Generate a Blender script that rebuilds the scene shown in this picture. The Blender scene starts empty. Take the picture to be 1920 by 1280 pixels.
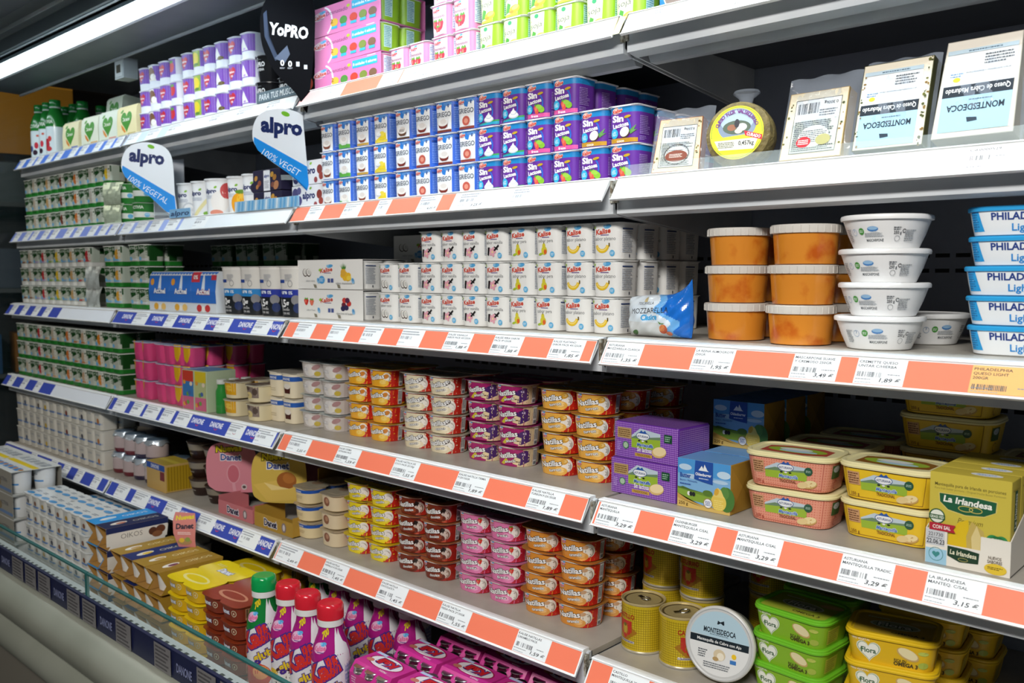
import bpy, math, random
import numpy as np
from mathutils import Vector, Matrix
random.seed(7)
SC = bpy.context.scene
COL = SC.collection
# ---------------------------------------------------------------- camera
cam = bpy.data.cameras.new('camera')
cam.sensor_width = 36.0
cam.lens = 31.5
cam.clip_start = 0.05
cam.dof.use_dof = True
cam.dof.focus_distance = 1.5
cam.dof.aperture_fstop = 7.0
camo = bpy.data.objects.new('camera', cam)
COL.objects.link(camo)
camo.location = (0.905, -1.2, 1.5)
camo.rotation_euler = (math.radians(90 - 4.21), 0, math.radians(42.9))
SC.camera = camo
# ---------------------------------------------------------------- world, light, exposure
SC.view_settings.view_transform = 'Standard'
SC.view_settings.look = 'None'
SC.view_settings.gamma = 1.0
SC.view_settings.use_curve_mapping = False
SC.view_settings.exposure = 1.12
w = bpy.data.worlds.new('world'); SC.world = w; w.use_nodes = True
w.node_tree.nodes['Background'].inputs[0].default_value = (0.9, 0.97, 1.0, 1)
w.node_tree.nodes['Background'].inputs[1].default_value = 0.04
SC.cycles.max_bounces = 6
SC.cycles.diffuse_bounces = 3
SC.cycles.glossy_bounces = 3
SC.cycles.transmission_bounces = 6
SC.cycles.transparent_max_bounces = 10
SC.cycles.sample_clamp_indirect = 4.0
LAMP_STRENGTH = 10.5      # the led strip under the canopy
STORE_LAMP = 2.6          # the store's ceiling lamps over the aisle

def area(name, loc, rot, sx, sy, power, col):
    l = bpy.data.lights.new(name, 'AREA'); l.shape = 'RECTANGLE'; l.size = sx; l.size_y = sy
    l.energy = power; l.color = col
    o = bpy.data.objects.new(name, l); COL.objects.link(o); o.location = loc; o.rotation_euler = rot
    return o
# ceiling lamps of the store over the aisle behind the photographer; the last is an added fill
area('aisle_light', (1.0, -2.3, 2.9), (math.radians(38), 0, math.radians(10)), 1.6, 0.3, 39.0, (1.0, 0.955, 0.90))
area('aisle_light', (-2.6, -2.5, 3.0), (math.radians(35), 0, 0), 1.6, 0.3, 4.5, (1.0, 0.94, 0.86))
area('aisle_light', (-4.2, -0.6, 3.3), (0, math.radians(20), 0), 1.2, 0.3, 9.0, (1.0, 0.9, 0.75))  # added fill light without a known fixture, lifts the dark far aisle
# ---------------------------------------------------------------- measuring helpers: where a sight line meets a shelf line
_F = Vector((-math.sin(math.radians(42.9)) * math.cos(math.radians(4.21)), math.cos(math.radians(42.9)) * math.cos(math.radians(4.21)), -math.sin(math.radians(4.21))))
_R = Vector((math.cos(math.radians(42.9)), math.sin(math.radians(42.9)), 0))
def ux(u, y, z):
    """x along the shelf line (y, z) that is seen in direction u"""
    t = (u - 960) / 1680.0
    A = _R - _F * t
    return 0.905 - (A.y * (y + 1.2) + A.z * (z - 1.5)) / A.x
# ---------------------------------------------------------------- materials
def lin(h):
    if not isinstance(h, int): return tuple(h)
    o = []
    for s in (16, 8, 0):
        c = ((h >> s) & 255) / 255.0
        o.append(c / 12.92 if c <= 0.04045 else ((c + 0.055) / 1.055) ** 2.4)
    return tuple(o)
def mat(name, base=None, rough=0.45, metal=0.0, spec=0.5, attr=False, trans=0.0, alpha=1.0, emis=None, es=0.0, noise=None, coat=0.0, bump=0.0, sss=0.0):
    m = bpy.data.materials.new(name); m.use_nodes = True
    nt = m.node_tree; b = nt.nodes['Principled BSDF']; I = b.inputs
    I['Roughness'].default_value = rough; I['Metallic'].default_value = metal; I['Specular IOR Level'].default_value = spec
    I['Transmission Weight'].default_value = trans; I['Alpha'].default_value = alpha; I['Coat Weight'].default_value = coat
    if attr:
        a = nt.nodes.new('ShaderNodeAttribute'); a.attribute_name = 'Col'
        nt.links.new(a.outputs['Color'], I['Base Color'])
    elif noise:
        n = nt.nodes.new('ShaderNodeTexNoise'); n.inputs['Scale'].default_value = noise[1]; n.inputs['Detail'].default_value = noise[2] if len(noise) > 2 else 3
        tc = nt.nodes.new('ShaderNodeTexCoord'); nt.links.new(tc.outputs['Object'], n.inputs['Vector'])
        r = nt.nodes.new('ShaderNodeValToRGB')
        r.color_ramp.elements[0].color = (*lin(base), 1); r.color_ramp.elements[0].position = noise[3] if len(noise) > 3 else 0.35
        r.color_ramp.elements[1].color = (*lin(noise[0]), 1); r.color_ramp.elements[1].position = noise[4] if len(noise) > 4 else 0.7
        nt.links.new(n.outputs['Fac'], r.inputs[0]); nt.links.new(r.outputs[0], I['Base Color'])
    elif base is not None:
        I['Base Color'].default_value = (*lin(base), 1)
    if bump:
        n = nt.nodes.new('ShaderNodeTexNoise'); n.inputs['Scale'].default_value = bump[1]
        tc = nt.nodes.new('ShaderNodeTexCoord'); nt.links.new(tc.outputs['Object'], n.inputs['Vector'])
        bp = nt.nodes.new('ShaderNodeBump'); bp.inputs['Strength'].default_value = bump[0]; bp.inputs['Distance'].default_value = 0.004
        nt.links.new(n.outputs['Fac'], bp.inputs['Height']); nt.links.new(bp.outputs[0], I['Normal'])
    if emis is not None:
        I['Emission Color'].default_value = (*lin(emis), 1); I['Emission Strength'].default_value = es
    return m
PRINT = mat('printed_plastic', attr=True, rough=0.36)
GLOSS = mat('glossy_print', attr=True, rough=0.16)
CARD = mat('printed_card', attr=True, rough=0.5, spec=0.35)
MATTE = mat('matte_card', attr=True, rough=0.85, spec=0.08)
FOIL = mat('foil_lid', attr=True, rough=0.3, metal=0.55, bump=(0.35, 90))
PAINT = mat('white_painted_steel', 0xD9DEE2, rough=0.4, noise=(0xC6CDD4, 9, 2))
PLATE = mat('grey_shelf_plate', 0xB9B5AC, rough=0.42, noise=(0xA9A59C, 14, 4))
INNER = mat('grey_blue_back_wall', attr=True, rough=0.5)
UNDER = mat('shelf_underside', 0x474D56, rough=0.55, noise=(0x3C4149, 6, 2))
DARK = mat('dark_gap', 0x191A1A, rough=0.7)
RUST = mat('chipped_edge', 0x6E6250, rough=0.8, noise=(0xB9B9AE, 120, 4, 0.4, 0.6))
TRANSL = mat('translucent_lid', 0xE9E6DF, rough=0.25, alpha=0.86)
FILM = mat('clear_film', 0xC9D6E8, rough=0.08, alpha=0.24, spec=1.0, bump=(0.9, 40))
CLEAR = mat('clear_plastic', 0xE4F2F2, rough=0.05, alpha=0.16, spec=0.7)
GLASS = mat('green_edged_glass', 0xBCDCD6, rough=0.02, alpha=0.13, spec=0.7)
GEDGE = mat('glass_edge', 0x2E6E6C, rough=0.15, alpha=0.92)
METAL = mat('tin_metal', 0xC9B98A, rough=0.25, metal=0.9)
STEEL = mat('steel_ring', 0xC8C8C4, rough=0.25, metal=1.0)
LENSES = [mat('lamp_lens', 0xFFFFFF, rough=0.5, emis=(0.80, 0.93, 1.0), es=LAMP_STRENGTH*k) for k in (0.34, 0.58, 1.0, 1.05)]   # left lengths set dimmer on purpose, to darken the bays there
GS = [1.0]
# ---------------------------------------------------------------- mesh builder (millimetres)
class MB:
    def __init__(s): s.v = []; s.f = []; s.c = []; s.n = 0
    def add(s, V, F, c):
        b = s.n; s.v.extend([tuple(p) for p in V]); s.n += len(V)
        c = lin(c)
        for q in F: s.f.append(tuple(i + b for i in q)); s.c.append(c)
        return s
    def box(s, x0, y0, z0, x1, y1, z1, c):
        V = [(x0,y0,z0),(x1,y0,z0),(x1,y1,z0),(x0,y1,z0),(x0,y0,z1),(x1,y0,z1),(x1,y1,z1),(x0,y1,z1)]
        return s.add(V, [(0,3,2,1),(4,5,6,7),(0,1,5,4),(1,2,6,5),(2,3,7,6),(3,0,4,7)], c)
    def prism(s, prof, x0, x1, c, axis='x'):
        """closed 2d profile (y,z) swept along x"""
        n = len(prof)
        if axis == 'x': V = [(x0, a, b) for a, b in prof] + [(x1, a, b) for a, b in prof]
        elif axis == 'y': V = [(a, x0, b) for a, b in prof] + [(a, x1, b) for a, b in prof]
        else: V = [(a, b, x0) for a, b in prof] + [(a, b, x1) for a, b in prof]
        F = [(i, (i+1) % n, n + (i+1) % n, n + i) for i in range(n)] + [tuple(range(n))[::-1], tuple(range(n, 2*n))]
        return s.add(V, F, c)
    def loft(s, rings, cols, cap0=True, cap1=True):
        """rings: list of lists of 3d points; cols: colour per band (last = caps)"""
        n = len(rings[0]); b = s.n
        for r in rings: s.v.extend([tuple(p) for p in r])
        s.n += n * len(rings)
        for k in range(len(rings) - 1):
            c = lin(cols[min(k, len(cols) - 1)])
            for i in range(n):
                j = (i + 1) % n
                s.f.append((b + k*n + i, b + k*n + j, b + (k+1)*n + j, b + (k+1)*n + i)); s.c.append(c)
        if cap0: s.f.append(tuple(b + i for i in range(n))[::-1]); s.c.append(lin(cols[0]))
        if cap1:
            e = b + (len(rings) - 1) * n
            s.f.append(tuple(e + i for i in range(n))); s.c.append(lin(cols[-1]))
        return s
    def lathe(s, prof, cols, seg=40, cx=0, cy=0, cap0=True, cap1=True):
        return s.loft([[(cx + r*math.sin(2*math.pi*i/seg), cy - r*math.cos(2*math.pi*i/seg), z) for i in range(seg)] for r, z in prof], cols, cap0, cap1)
    def tube(s, pts, r, c, seg=8):
        rings = []
        for i, p in enumerate(pts):
            d = Vector(pts[min(i+1, len(pts)-1)]) - Vector(pts[max(i-1, 0)]); d.normalize()
            a = d.orthogonal().normalized(); b = d.cross(a)
            rings.append([tuple(Vector(p) + (a*math.cos(2*math.pi*k/seg) + b*math.sin(2*math.pi*k/seg)) * r) for k in range(seg)])
        return s.loft(rings, [c])
    def mesh(s, name, m=None, sharp=35, bevel=0):
        me = bpy.data.meshes.new(name)
        g = GS[0]/1000; me.from_pydata([(a*g, b*g, c*g) for a, b, c in s.v], [], s.f)
        at = me.color_attributes.new('Col', 'FLOAT_COLOR', 'CORNER')
        cc = np.ones((len(me.loops), 4), 'f4'); k = 0
        tot = np.array([len(f) for f in s.f]); arr = np.array(s.c, 'f4')
        cc[:, :3] = np.repeat(arr, tot, axis=0)
        at.data.foreach_set('color', cc.ravel())
        me.materials.append(m or PRINT)
        me.polygons.foreach_set('use_smooth', [True] * len(me.polygons))
        me.set_sharp_from_angle(angle=math.radians(sharp))
        me.update()
        return me
# ---------------------------------------------------------------- printed artwork: flat shapes laid over a surface
_TX = {}
def glyphs(t, bold, shear):
    k = (t, bold, shear)
    if k not in _TX:
        cu = bpy.data.curves.new('t', 'FONT'); cu.body = t; cu.size = 1; cu.offset = bold; cu.shear = shear; cu.resolution_u = 2
        o = bpy.data.objects.new('t', cu)
        me = o.to_mesh(); me.calc_loop_triangles()
        V = np.array([v.co[:2] for v in me.vertices]).reshape(-1, 2)
        T = np.array([q.vertices[:] for q in me.loop_triangles]).reshape(-1, 3)
        o.to_mesh_clear(); bpy.data.objects.remove(o); bpy.data.curves.remove(cu)
        _TX[k] = (V, T)
    return _TX[k]
class Art:
    def __init__(s): s.L = []
    def P(s, pts, c):
        pts = np.array(pts, float); n = len(pts)
        m = pts.mean(0)
        s.L.append((np.vstack([pts, m]), np.array([(i, (i+1) % n, n) for i in range(n)]), c)); return s
    def R(s, x0, y0, x1, y1, c): return s.P([(x0,y0),(x1,y0),(x1,y1),(x0,y1)], c)
    def RS(s, rects, c):
        V = []; T = []
        for x0, y0, x1, y1 in rects:
            b = len(V); V += [(x0,y0),(x1,y0),(x1,y1),(x0,y1)]; T += [(b,b+1,b+2),(b,b+2,b+3)]
        s.L.append((np.array(V, float), np.array(T), c)); return s
    def E(s, cx, cy, rx, ry, c, rot=0, n=20, a0=0, a1=360):
        r = math.radians(rot); o = []
        for i in range(n if a1-a0 == 360 else n+1):
            a = math.radians(a0 + (a1-a0)*i/n); x = rx*math.cos(a); y = ry*math.sin(a)
            o.append((cx + x*math.cos(r) - y*math.sin(r), cy + x*math.sin(r) + y*math.cos(r)))
        return s.P(o, c)
    def O(s, cx, cy, r, w, c, a0=0, a1=360, n=24, ry=None):
        ry = ry or r; V = []; T = []
        for i in range(n+1):
            a = math.radians(a0 + (a1-a0)*i/n); V += [(cx+(r-w)*math.cos(a), cy+(ry-w)*math.sin(a)), (cx+r*math.cos(a), cy+ry*math.sin(a))]
            if i: k = 2*i; T += [(k-2,k-1,k+1),(k-2,k+1,k)]
        s.L.append((np.array(V), np.array(T), c)); return s
    def T(s, t, cx, cy, h, c, b=0.0, sh=0.0, rot=0, w=None, out=None, al=0, ob=0.055):
        """text, h = cap height; b = weight; out = outline colour; w = width to fit"""
        V, T = glyphs(t, b, sh)
        if not len(T): return s
        x0 = V[:,0].min(); x1 = V[:,0].max()
        k = h / 0.70; kx = k if w is None else w / (x1 - x0)
        r = math.radians(rot); R = np.array([[math.cos(r), math.sin(r)], [-math.sin(r), math.cos(r)]])
        def tr(Q): return ((Q - [(x0 + x1)/2 if al == 0 else x0, 0.35]) * [kx, k]) @ R + [cx, cy]
        if out is not None:
            V2, T2 = glyphs(t, b + ob, sh); s.L.append((tr(V2), T2, out))
        s.L.append((tr(V), T, c)); return s
    def M(s, x0, y0, x1, y1, n, c, seed=1):
        """small print too fine to read: broken grey lines"""
        rd = random.Random(seed); h = (y1-y0)/n; V = []; T = []
        for i in range(n):
            x = x0; e = x1 - rd.random()*0.3*(x1-x0)
            while x < e:
                l = min(e - x, 0.8 + rd.random()*3.2); b = len(V); y = y1 - (i+0.8)*h
                V += [(x,y),(x+l,y),(x+l,y+h*0.5),(x,y+h*0.5)]; T += [(b,b+1,b+2),(b,b+2,b+3)]; x += l + 0.6
        if T: s.L.append((np.array(V), np.array(T), c))
        return s
    def B(s, x0, y0, x1, y1, c=0x222222, seed=3, n=22):
        rd = random.Random(seed); V = []; T = []; p = (x1-x0)/n
        for i in range(n):
            if rd.random() < 0.85:
                a = x0 + i*p; l = p*(0.3 + 0.5*rd.random()); b = len(V)
                V += [(a,y0),(a+l,y0),(a+l,y1),(a,y1)]; T += [(b,b+1,b+2),(b,b+2,b+3)]
        s.L.append((np.array(V), np.array(T), c)); return s
    def add(s, o, dx=0, dy=0, k=1.0, kx=None):
        for V, T, c in o.L: s.L.append((V * [kx or k, k] + [dx, dy], T, c))
        return s
def split(V, T, m):
    P = V[T]
    for _ in range(12):
        e = np.stack([np.linalg.norm(P[:,(i+1)%3]-P[:,i], axis=1) for i in range(3)], 1)
        k = e.argmax(1); big = e.max(1) > m
        if not big.any(): break
        keep = P[~big]; Q = P[big]; kk = k[big]; i = np.arange(len(Q))
        a, b, c = Q[i,kk], Q[i,(kk+1)%3], Q[i,(kk+2)%3]; mid = (a+b)/2
        P = np.concatenate([keep, np.stack([a,mid,c],1), np.stack([mid,b,c],1)])
    V2 = P.reshape(-1, 2); return V2, np.arange(len(V2)).reshape(-1, 3)
def paint(mb, art, surf, step=0.07, maxe=None, base=0.08):
    for k, (V, T, c) in enumerate(art.L):
        if maxe: V, T = split(V, T, maxe)
        Q = surf(V, base + k*step)
        mb.add(Q.tolist(), T.tolist(), c)
def flat(o, ax, ay, n):
    o, ax, ay, n = (np.array(q, float) for q in (o, ax, ay, n))
    return lambda V, off: o + V[:, :1]*ax + V[:, 1:2]*ay + n*off
def front(x=0, y=0, z=0): return flat((x, y, z), (1,0,0), (0,0,1), (0,-1,0))
def topf(x=0, y=0, z=0): return flat((x, y, z), (1,0,0), (0,1,0), (0,0,1))
def right(x=0, y=0, z=0): return flat((x, y, z), (0,1,0), (0,0,1), (1,0,0))
class Sec:
    """rounded rectangle outline, walked from the middle of the front towards +x"""
    def __init__(s, a, b, r, seg=6):
        r = min(r, a, b); P = [(0, -b)]
        for cx, cy, a0 in ((a-r, -b+r, -90), (a-r, b-r, 0), (-a+r, b-r, 90), (-a+r, -b+r, 180)):
            for i in range(seg+1):
                t = math.radians(a0 + 90*i/seg); q = (cx + r*math.cos(t), cy + r*math.sin(t))
                if math.dist(q, P[-1]) > 0.02: P.append(q)
        s.P = np.array(P); d = np.roll(s.P, -1, 0) - s.P; l = np.linalg.norm(d, axis=1)
        s.s = np.concatenate([[0], np.cumsum(l)]); s.Lt = s.s[-1]
        N = np.stack([d[:,1], -d[:,0]], 1) / np.maximum(l[:,None], 1e-9)
        s.N = N + np.roll(N, 1, 0); s.N /= np.linalg.norm(s.N, axis=1)[:,None]
        s.a, s.b = a, b
    def ring(s, k, z, grow=0): return [(p[0]*k + n[0]*grow, p[1]*k + n[1]*grow, z) for p, n in zip(s.P, s.N)]
    def surf(s, prof):
        """prof: [(z, scale)]"""
        zs = np.array([p[0] for p in prof], float); ks = np.array([p[1] for p in prof], float)
        Px = np.append(s.P[:,0], s.P[0,0]); Py = np.append(s.P[:,1], s.P[0,1]); Nx = np.append(s.N[:,0], s.N[0,0]); Ny = np.append(s.N[:,1], s.N[0,1])
        def f(V, off):
            q = np.mod(V[:,0], s.Lt); k = np.interp(V[:,1], zs, ks)
            return np.stack([np.interp(q, s.s, Px)*k + np.interp(q, s.s, Nx)*off, np.interp(q, s.s, Py)*k + np.interp(q, s.s, Ny)*off, V[:,1]], 1)
        return f
# ---------------------------------------------------------------- linking
def obj(name, data, parent=None, loc=(0,0,0), rz=0.0):
    o = bpy.data.objects.new(name, data); COL.objects.link(o)
    o.parent = parent; o.location = loc
    o.rotation_euler = rz if isinstance(rz, tuple) else (0, 0, rz)
    return o
def link_parts(root, parts):
    for p in parts:
        c = obj(p[0], p[1], root, tuple(q*GS[0] for q in p[2]) if len(p) > 2 else (0,0,0), p[3] if len(p) > 3 else 0.0)
        if len(p) > 4 and p[4]: link_parts(c, p[4])
        if len(p) > 5 and p[5]: c['label'] = p[5]
def put(name, label, cat, parts, loc, rz=0.0, group=None):
    """one thing: a single mesh, or an Empty at its base that parents its parts"""
    if isinstance(parts, bpy.types.Mesh): o = obj(name, parts, None, loc, rz)
    else:
        o = obj(name, None, None, loc, rz); o.empty_display_size = 0.02
        link_parts(o, parts)
    o['label'] = label; o['category'] = cat
    if group: o['group'] = group
    return o
def struct(name, me, loc=(0,0,0), label=None):
    o = obj(name, me, None, loc); o['kind'] = 'structure'
    if label: o['label'] = label
    return o
def jit(a=1.0): return random.uniform(-a, a)
# ================================================================ THE PLACE
MW = 0.9375
# level: front edge y, top z of the price rail, z of the plate
LV = {1: (0.0506, 1.934, 1.930), 2: (0.0258, 1.663, 1.661), 3: (-0.0016, 1.393, 1.397), 4: (-0.022, 1.128, 1.124), 5: (-0.0373, 0.868, 0.864)}
BACK = 0.49
XA = {'A': -3*MW, 'B': -2*MW, 'C': -MW, 'D': 0.0}
SECT = {'A': 'far left bay', 'B': 'second bay from the left', 'C': 'third bay from the left', 'D': 'right bay'}
LEVN = {1: 'top', 2: 'second', 3: 'third', 4: 'fourth', 5: 'fifth'}
SALMON = 0xF57F60; BLUE = 0x3C50B4; PALE = 0xE6E9EE
# store room
mb = MB(); mb.box(-9000, -6000, -40, 4000, 2500, 0, 0x3A3733); struct('floor', mb.mesh('floor', mat('dark_floor_tiles', 0x2C2A27, rough=0.4, noise=(0x3A3733, 3, 3))))
mb = MB(); mb.box(-9000, 2400, 0, 4000, 2500, 3600, 0x2A2723); struct('wall_back', mb.mesh('wall_back', mat('dark_store_wall', 0x2B2723, rough=0.8)))
mb = MB(); mb.box(-9000, -6000, 0, -8900, 2500, 3600, 0x2A2723); struct('wall_left', mb.mesh('wall_left', mat('brown_store_wall', 0x4A3A28, rough=0.8)))
mb = MB(); mb.box(-9000, -6000, 3600, 4000, 2500, 3700, 0x201C19); struct('ceiling', mb.mesh('ceiling', mat('dark_ceiling', 0x2E2822, rough=0.8)))
# the display case itself
def slots():
    a = Art()
    for zz in (1532, 1505, 1265, 995): a.RS([(-3*937.5 + m*937.5 + 60 + i*34, zz, -3*937.5 + m*937.5 + 84 + i*34, zz + 7) for m in range(4) for i in range(24)], 0x15171B)
    return a
L0 = -3*937.5 - 20; L1 = 937.5 + 20
bk = MB(); bk.box(L0, 490, 470, L1, 520, 2420, 0xB0BACE); paint(bk, slots(), front(0, 490, 0), base=0.6); bk_me = bk.mesh('back_panel', INNER)
cn = MB()   # canopy: box above the shelves with a stepped underside
cn.prism([(-400,2420),(-400,2236),(-86,2236),(-86,2190),(70,2186),(70,2232),(488,2240),(488,2420)], L0, L1, 0x6A7278)
cn_me = cn.mesh('canopy', mat('grey_canopy_underside', 0x6C7478, rough=0.45, noise=(0x5F676C, 5, 2)))
edge = MB(); edge.box(L0, 66, 2180, L1, 74, 2190, 0xA8B2BA); edge.box(L0, -88, 2184, L1, -72, 2192, 0xC0C6CA); edge_me = edge.mesh('canopy_trim', PAINT)
dk = MB(); dk.prism([(-328,600),(488,600),(488,500),(-328,500)], L0, -1180, 0xC8CCCC); dk.prism([(-328,600),(-75,600),(-75,535),(488,535),(488,500),(-328,500)], -1180, L1, 0xC8CCCC); dk_me = dk.mesh('deck', PLATE)
gr = MB(); gr.box(L0, -360, 706, L1, -316, 715, 0xC9D2D2); gr.box(L0, -326, 600, L1, -316, 706, 0xB5BBBA)
gr.add([q for i in range(int((L1-L0)/29)) for q in ((L0+i*29,-357,715.5),(L0+i*29+14,-357,715.5),(L0+i*29+14,-330,715.5),(L0+i*29,-330,715.5))], [(4*i,4*i+1,4*i+2,4*i+3) for i in range(int((L1-L0)/29))], 0x0E1214)
gr_me = gr.mesh('air_grille', PRINT)
bp = MB()
def arc(cy, cz, r, a0, a1, n=12): return [(cy + r*math.cos(math.radians(a0 + (a1-a0)*i/n)), cz + r*math.sin(math.radians(a0 + (a1-a0)*i/n))) for i in range(n+1)]
bp.prism([(-326,692)] + arc(-384, 643, 55, 90, 250) + [(-326,588)], L0, L1, 0xC9CBBE)
bp.prism([(-326,590)] + arc(-378, 540, 53, 95, 235) + [(-326,480)], L0, L1, 0xB9B9AA)
bp_me = bp.mesh('bumper', mat('cream_bumper', 0x9CA094, rough=0.34, noise=(0x8E9286, 4, 2)), sharp=50)
kp = MB(); kp.box(L0, -360, 108, L1, -324, 530, 0x8B877C); kp_me = kp.mesh('lower_panel', mat('grey_lower_panel', 0x807C72, rough=0.45))
sk = MB(); sk.box(L0, -276, 0, L1, -240, 108, 0x151515); sk_me = sk.mesh('plinth', DARK)
fr = MB(); fr.prism([(-381,698),(-389,698),(-389,756),(-381,756)], L0, L1, 0x1C2246)
fa = Art()
rd = random.Random(5); x = L0 + 30
while x < L1 - 80:
    wd = rd.choice((74, 79, 72)); fa.R(x, 700, x+wd, 754, 0x7C7A7C); fa.M(x+5, 703, x+wd-5, 751, 6, 0x4A484C, int(x)); x += wd + rd.choice((14, 17, 72, 14, 108))
    if rd.random() < 0.4: fa.T('DANONE', x + 38, 727, 18, 0x8A92BC, 0.02, w=62); x += 89
paint(fr, fa, front(0, -389.2, 0)); fr_me = fr.mesh('front_price_strip', PRINT)
case_parts = [('back_panel', bk_me, (0,0,0)), ('canopy', cn_me, (0,0,0), 0.0, [('canopy_trim', edge_me)]), ('deck', dk_me), ('air_grille', gr_me),
              ('bumper', bp_me), ('lower_panel', kp_me), ('plinth', sk_me), ('front_price_strip', fr_me)]
put('display_case', 'long refrigerated supermarket display case holding all the dairy shelves', 'display case', case_parts, (0,0,0))
# glass front panes
for k, (xa, xb, lb) in enumerate(((-3*MW-0.02, -1.2395, 'low glass front pane before the small cups and dessert sleeves'), (-1.2335, MW, 'low glass front pane before the brown packs and drink bottles'))):
    g = MB(); g.box(xa*1000, -370, 716, xb*1000, -363, 797, 0xFFFFFF)
    e = MB(); e.box(xa*1000, -370.6, 797, xb*1000, -362.4, 801, 0x2E6E6C); e.box(xb*1000-5, -370.6, 716, xb*1000, -362.4, 797, 0x2E6E6C)
    put('glass_front_pane', lb, 'glass pane', [('pane', g.mesh('pane', GLASS)), ('polished_edge', e.mesh('edge', GEDGE))], (0,0,0), group='glass front panes')
# lamp under the canopy
lens = []
for m in range(4):
    ln = MB(); ln.box((-3+m)*937.5 + (3 if m else -15), -156, 2180, (-2+m)*937.5 - 3 + (15 if m == 3 else 0), -92, 2184, 0xFFFFFF); lens.append(('lens', ln.mesh('lens', LENSES[m])))
hs = MB(); hs.prism([(-214,2235),(-214,2180),(-206,2180),(-206,2196),(-190,2196),(-190,2188),(-182,2188),(-182,2206),(-162,2206),(-162,2235)], L0 + 330, L1-5, 0x8FA0A8)
hs.box(L0+5, -160, 2184.2, L1-5, -90, 2194, 0xAEB8BC)
cp = MB(); cp.prism([(-270,2235),(-270,2196),(-266,2196),(-266,2208),(-226,2208),(-226,2235)], L0 + 120, L1-5, 0x9FB4BC)
put('canopy_lamp', 'long white strip lamp glowing under the canopy edge', 'lamp', lens + [('housing', hs.mesh('housing', PRINT)), ('clear_rail', cp.mesh('rail', CLEAR))], (0,0,0))
# temperature sensor under the canopy
sn = MB(); sn.box(-32, -12, -62, 32, 34, 0, 0xC9D2D6); sn.box(-26, -14, -56, 26, -12, -8, 0xE6EEF0); sn2 = MB(); sn2.box(-13, -15.5, -44, 13, -14, -20, 0x4A4332)
put('temperature_sensor', 'small white sensor box hanging under the canopy above the purple cups', 'sensor', [('housing', sn.mesh('housing', PRINT)), ('window', sn2.mesh('window', CARD))], (-1.985, 0.0885, 2.186), 0.0)
# end wall of the case at the far left, and the aisle beyond it
ep = MB(); ep.prism([(-60,2230),(490,2230),(490,470),(-330,470),(-330,700)], L0 - 12, L0 - 4, 0x223033); put('end_panel', 'dark tinted glass end panel at the far left of the case', 'glass panel', ep.mesh('end', mat('tinted_glass', 0x1C2B2E, rough=0.05, alpha=0.22)), (0,0,0))

# ---------------------------------------------------------------- price tags and shelves
def tag_art(w, h, lines=None, price=None, seed=1, white=0xEFF3F5):
    a = Art(); a.R(0, 0, w, h, white); i = 0.05*h
    if lines:
        for k, t in enumerate(lines):
            a.T(t, 2.2, h*(0.87 - 0.16*k), h*0.098, 0x33383F, 0.014, w=min(w*0.92, len(t)*h*0.094), al=1)
        y = h*(0.80 - 0.16*len(lines))
        a.B(3, y - h*0.20, w*0.55, y, 0x50545A, seed); a.M(w*0.66, y-h*0.10, w*0.95, y-h*0.03, 1, 0x8A8E94, seed)
        a.M(2, h*0.16, w*0.4, h*0.22, 1, 0x8A8E94, seed+1); a.M(2, h*0.04, w*0.45, h*0.09, 1, 0xA0A4AA, seed+2)
    else:
        a.M(2, h*0.66, w*0.9, h*0.95, 2, 0x9498A0, seed); a.B(3, h*0.42, w*0.55, h*0.6, 0x7A7E86, seed); a.M(2, h*0.18, w*0.35, h*0.25, 1, 0xA0A4AA, seed)
    if price: a.T(price, w*0.73, h*0.19, h*0.15, 0x33383E, 0.012, 0.15, w=w*0.42)
    return a
TILT = math.atan2(24.0, 38.0); RH = 45.0
def rail_surf(yF, zF):
    ct, st = math.cos(TILT), math.sin(TILT)
    return flat((0, yF*1000, zF*1000), (1,0,0), (0, st, ct), (0, -ct, st))     # t runs downwards as negative
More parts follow.
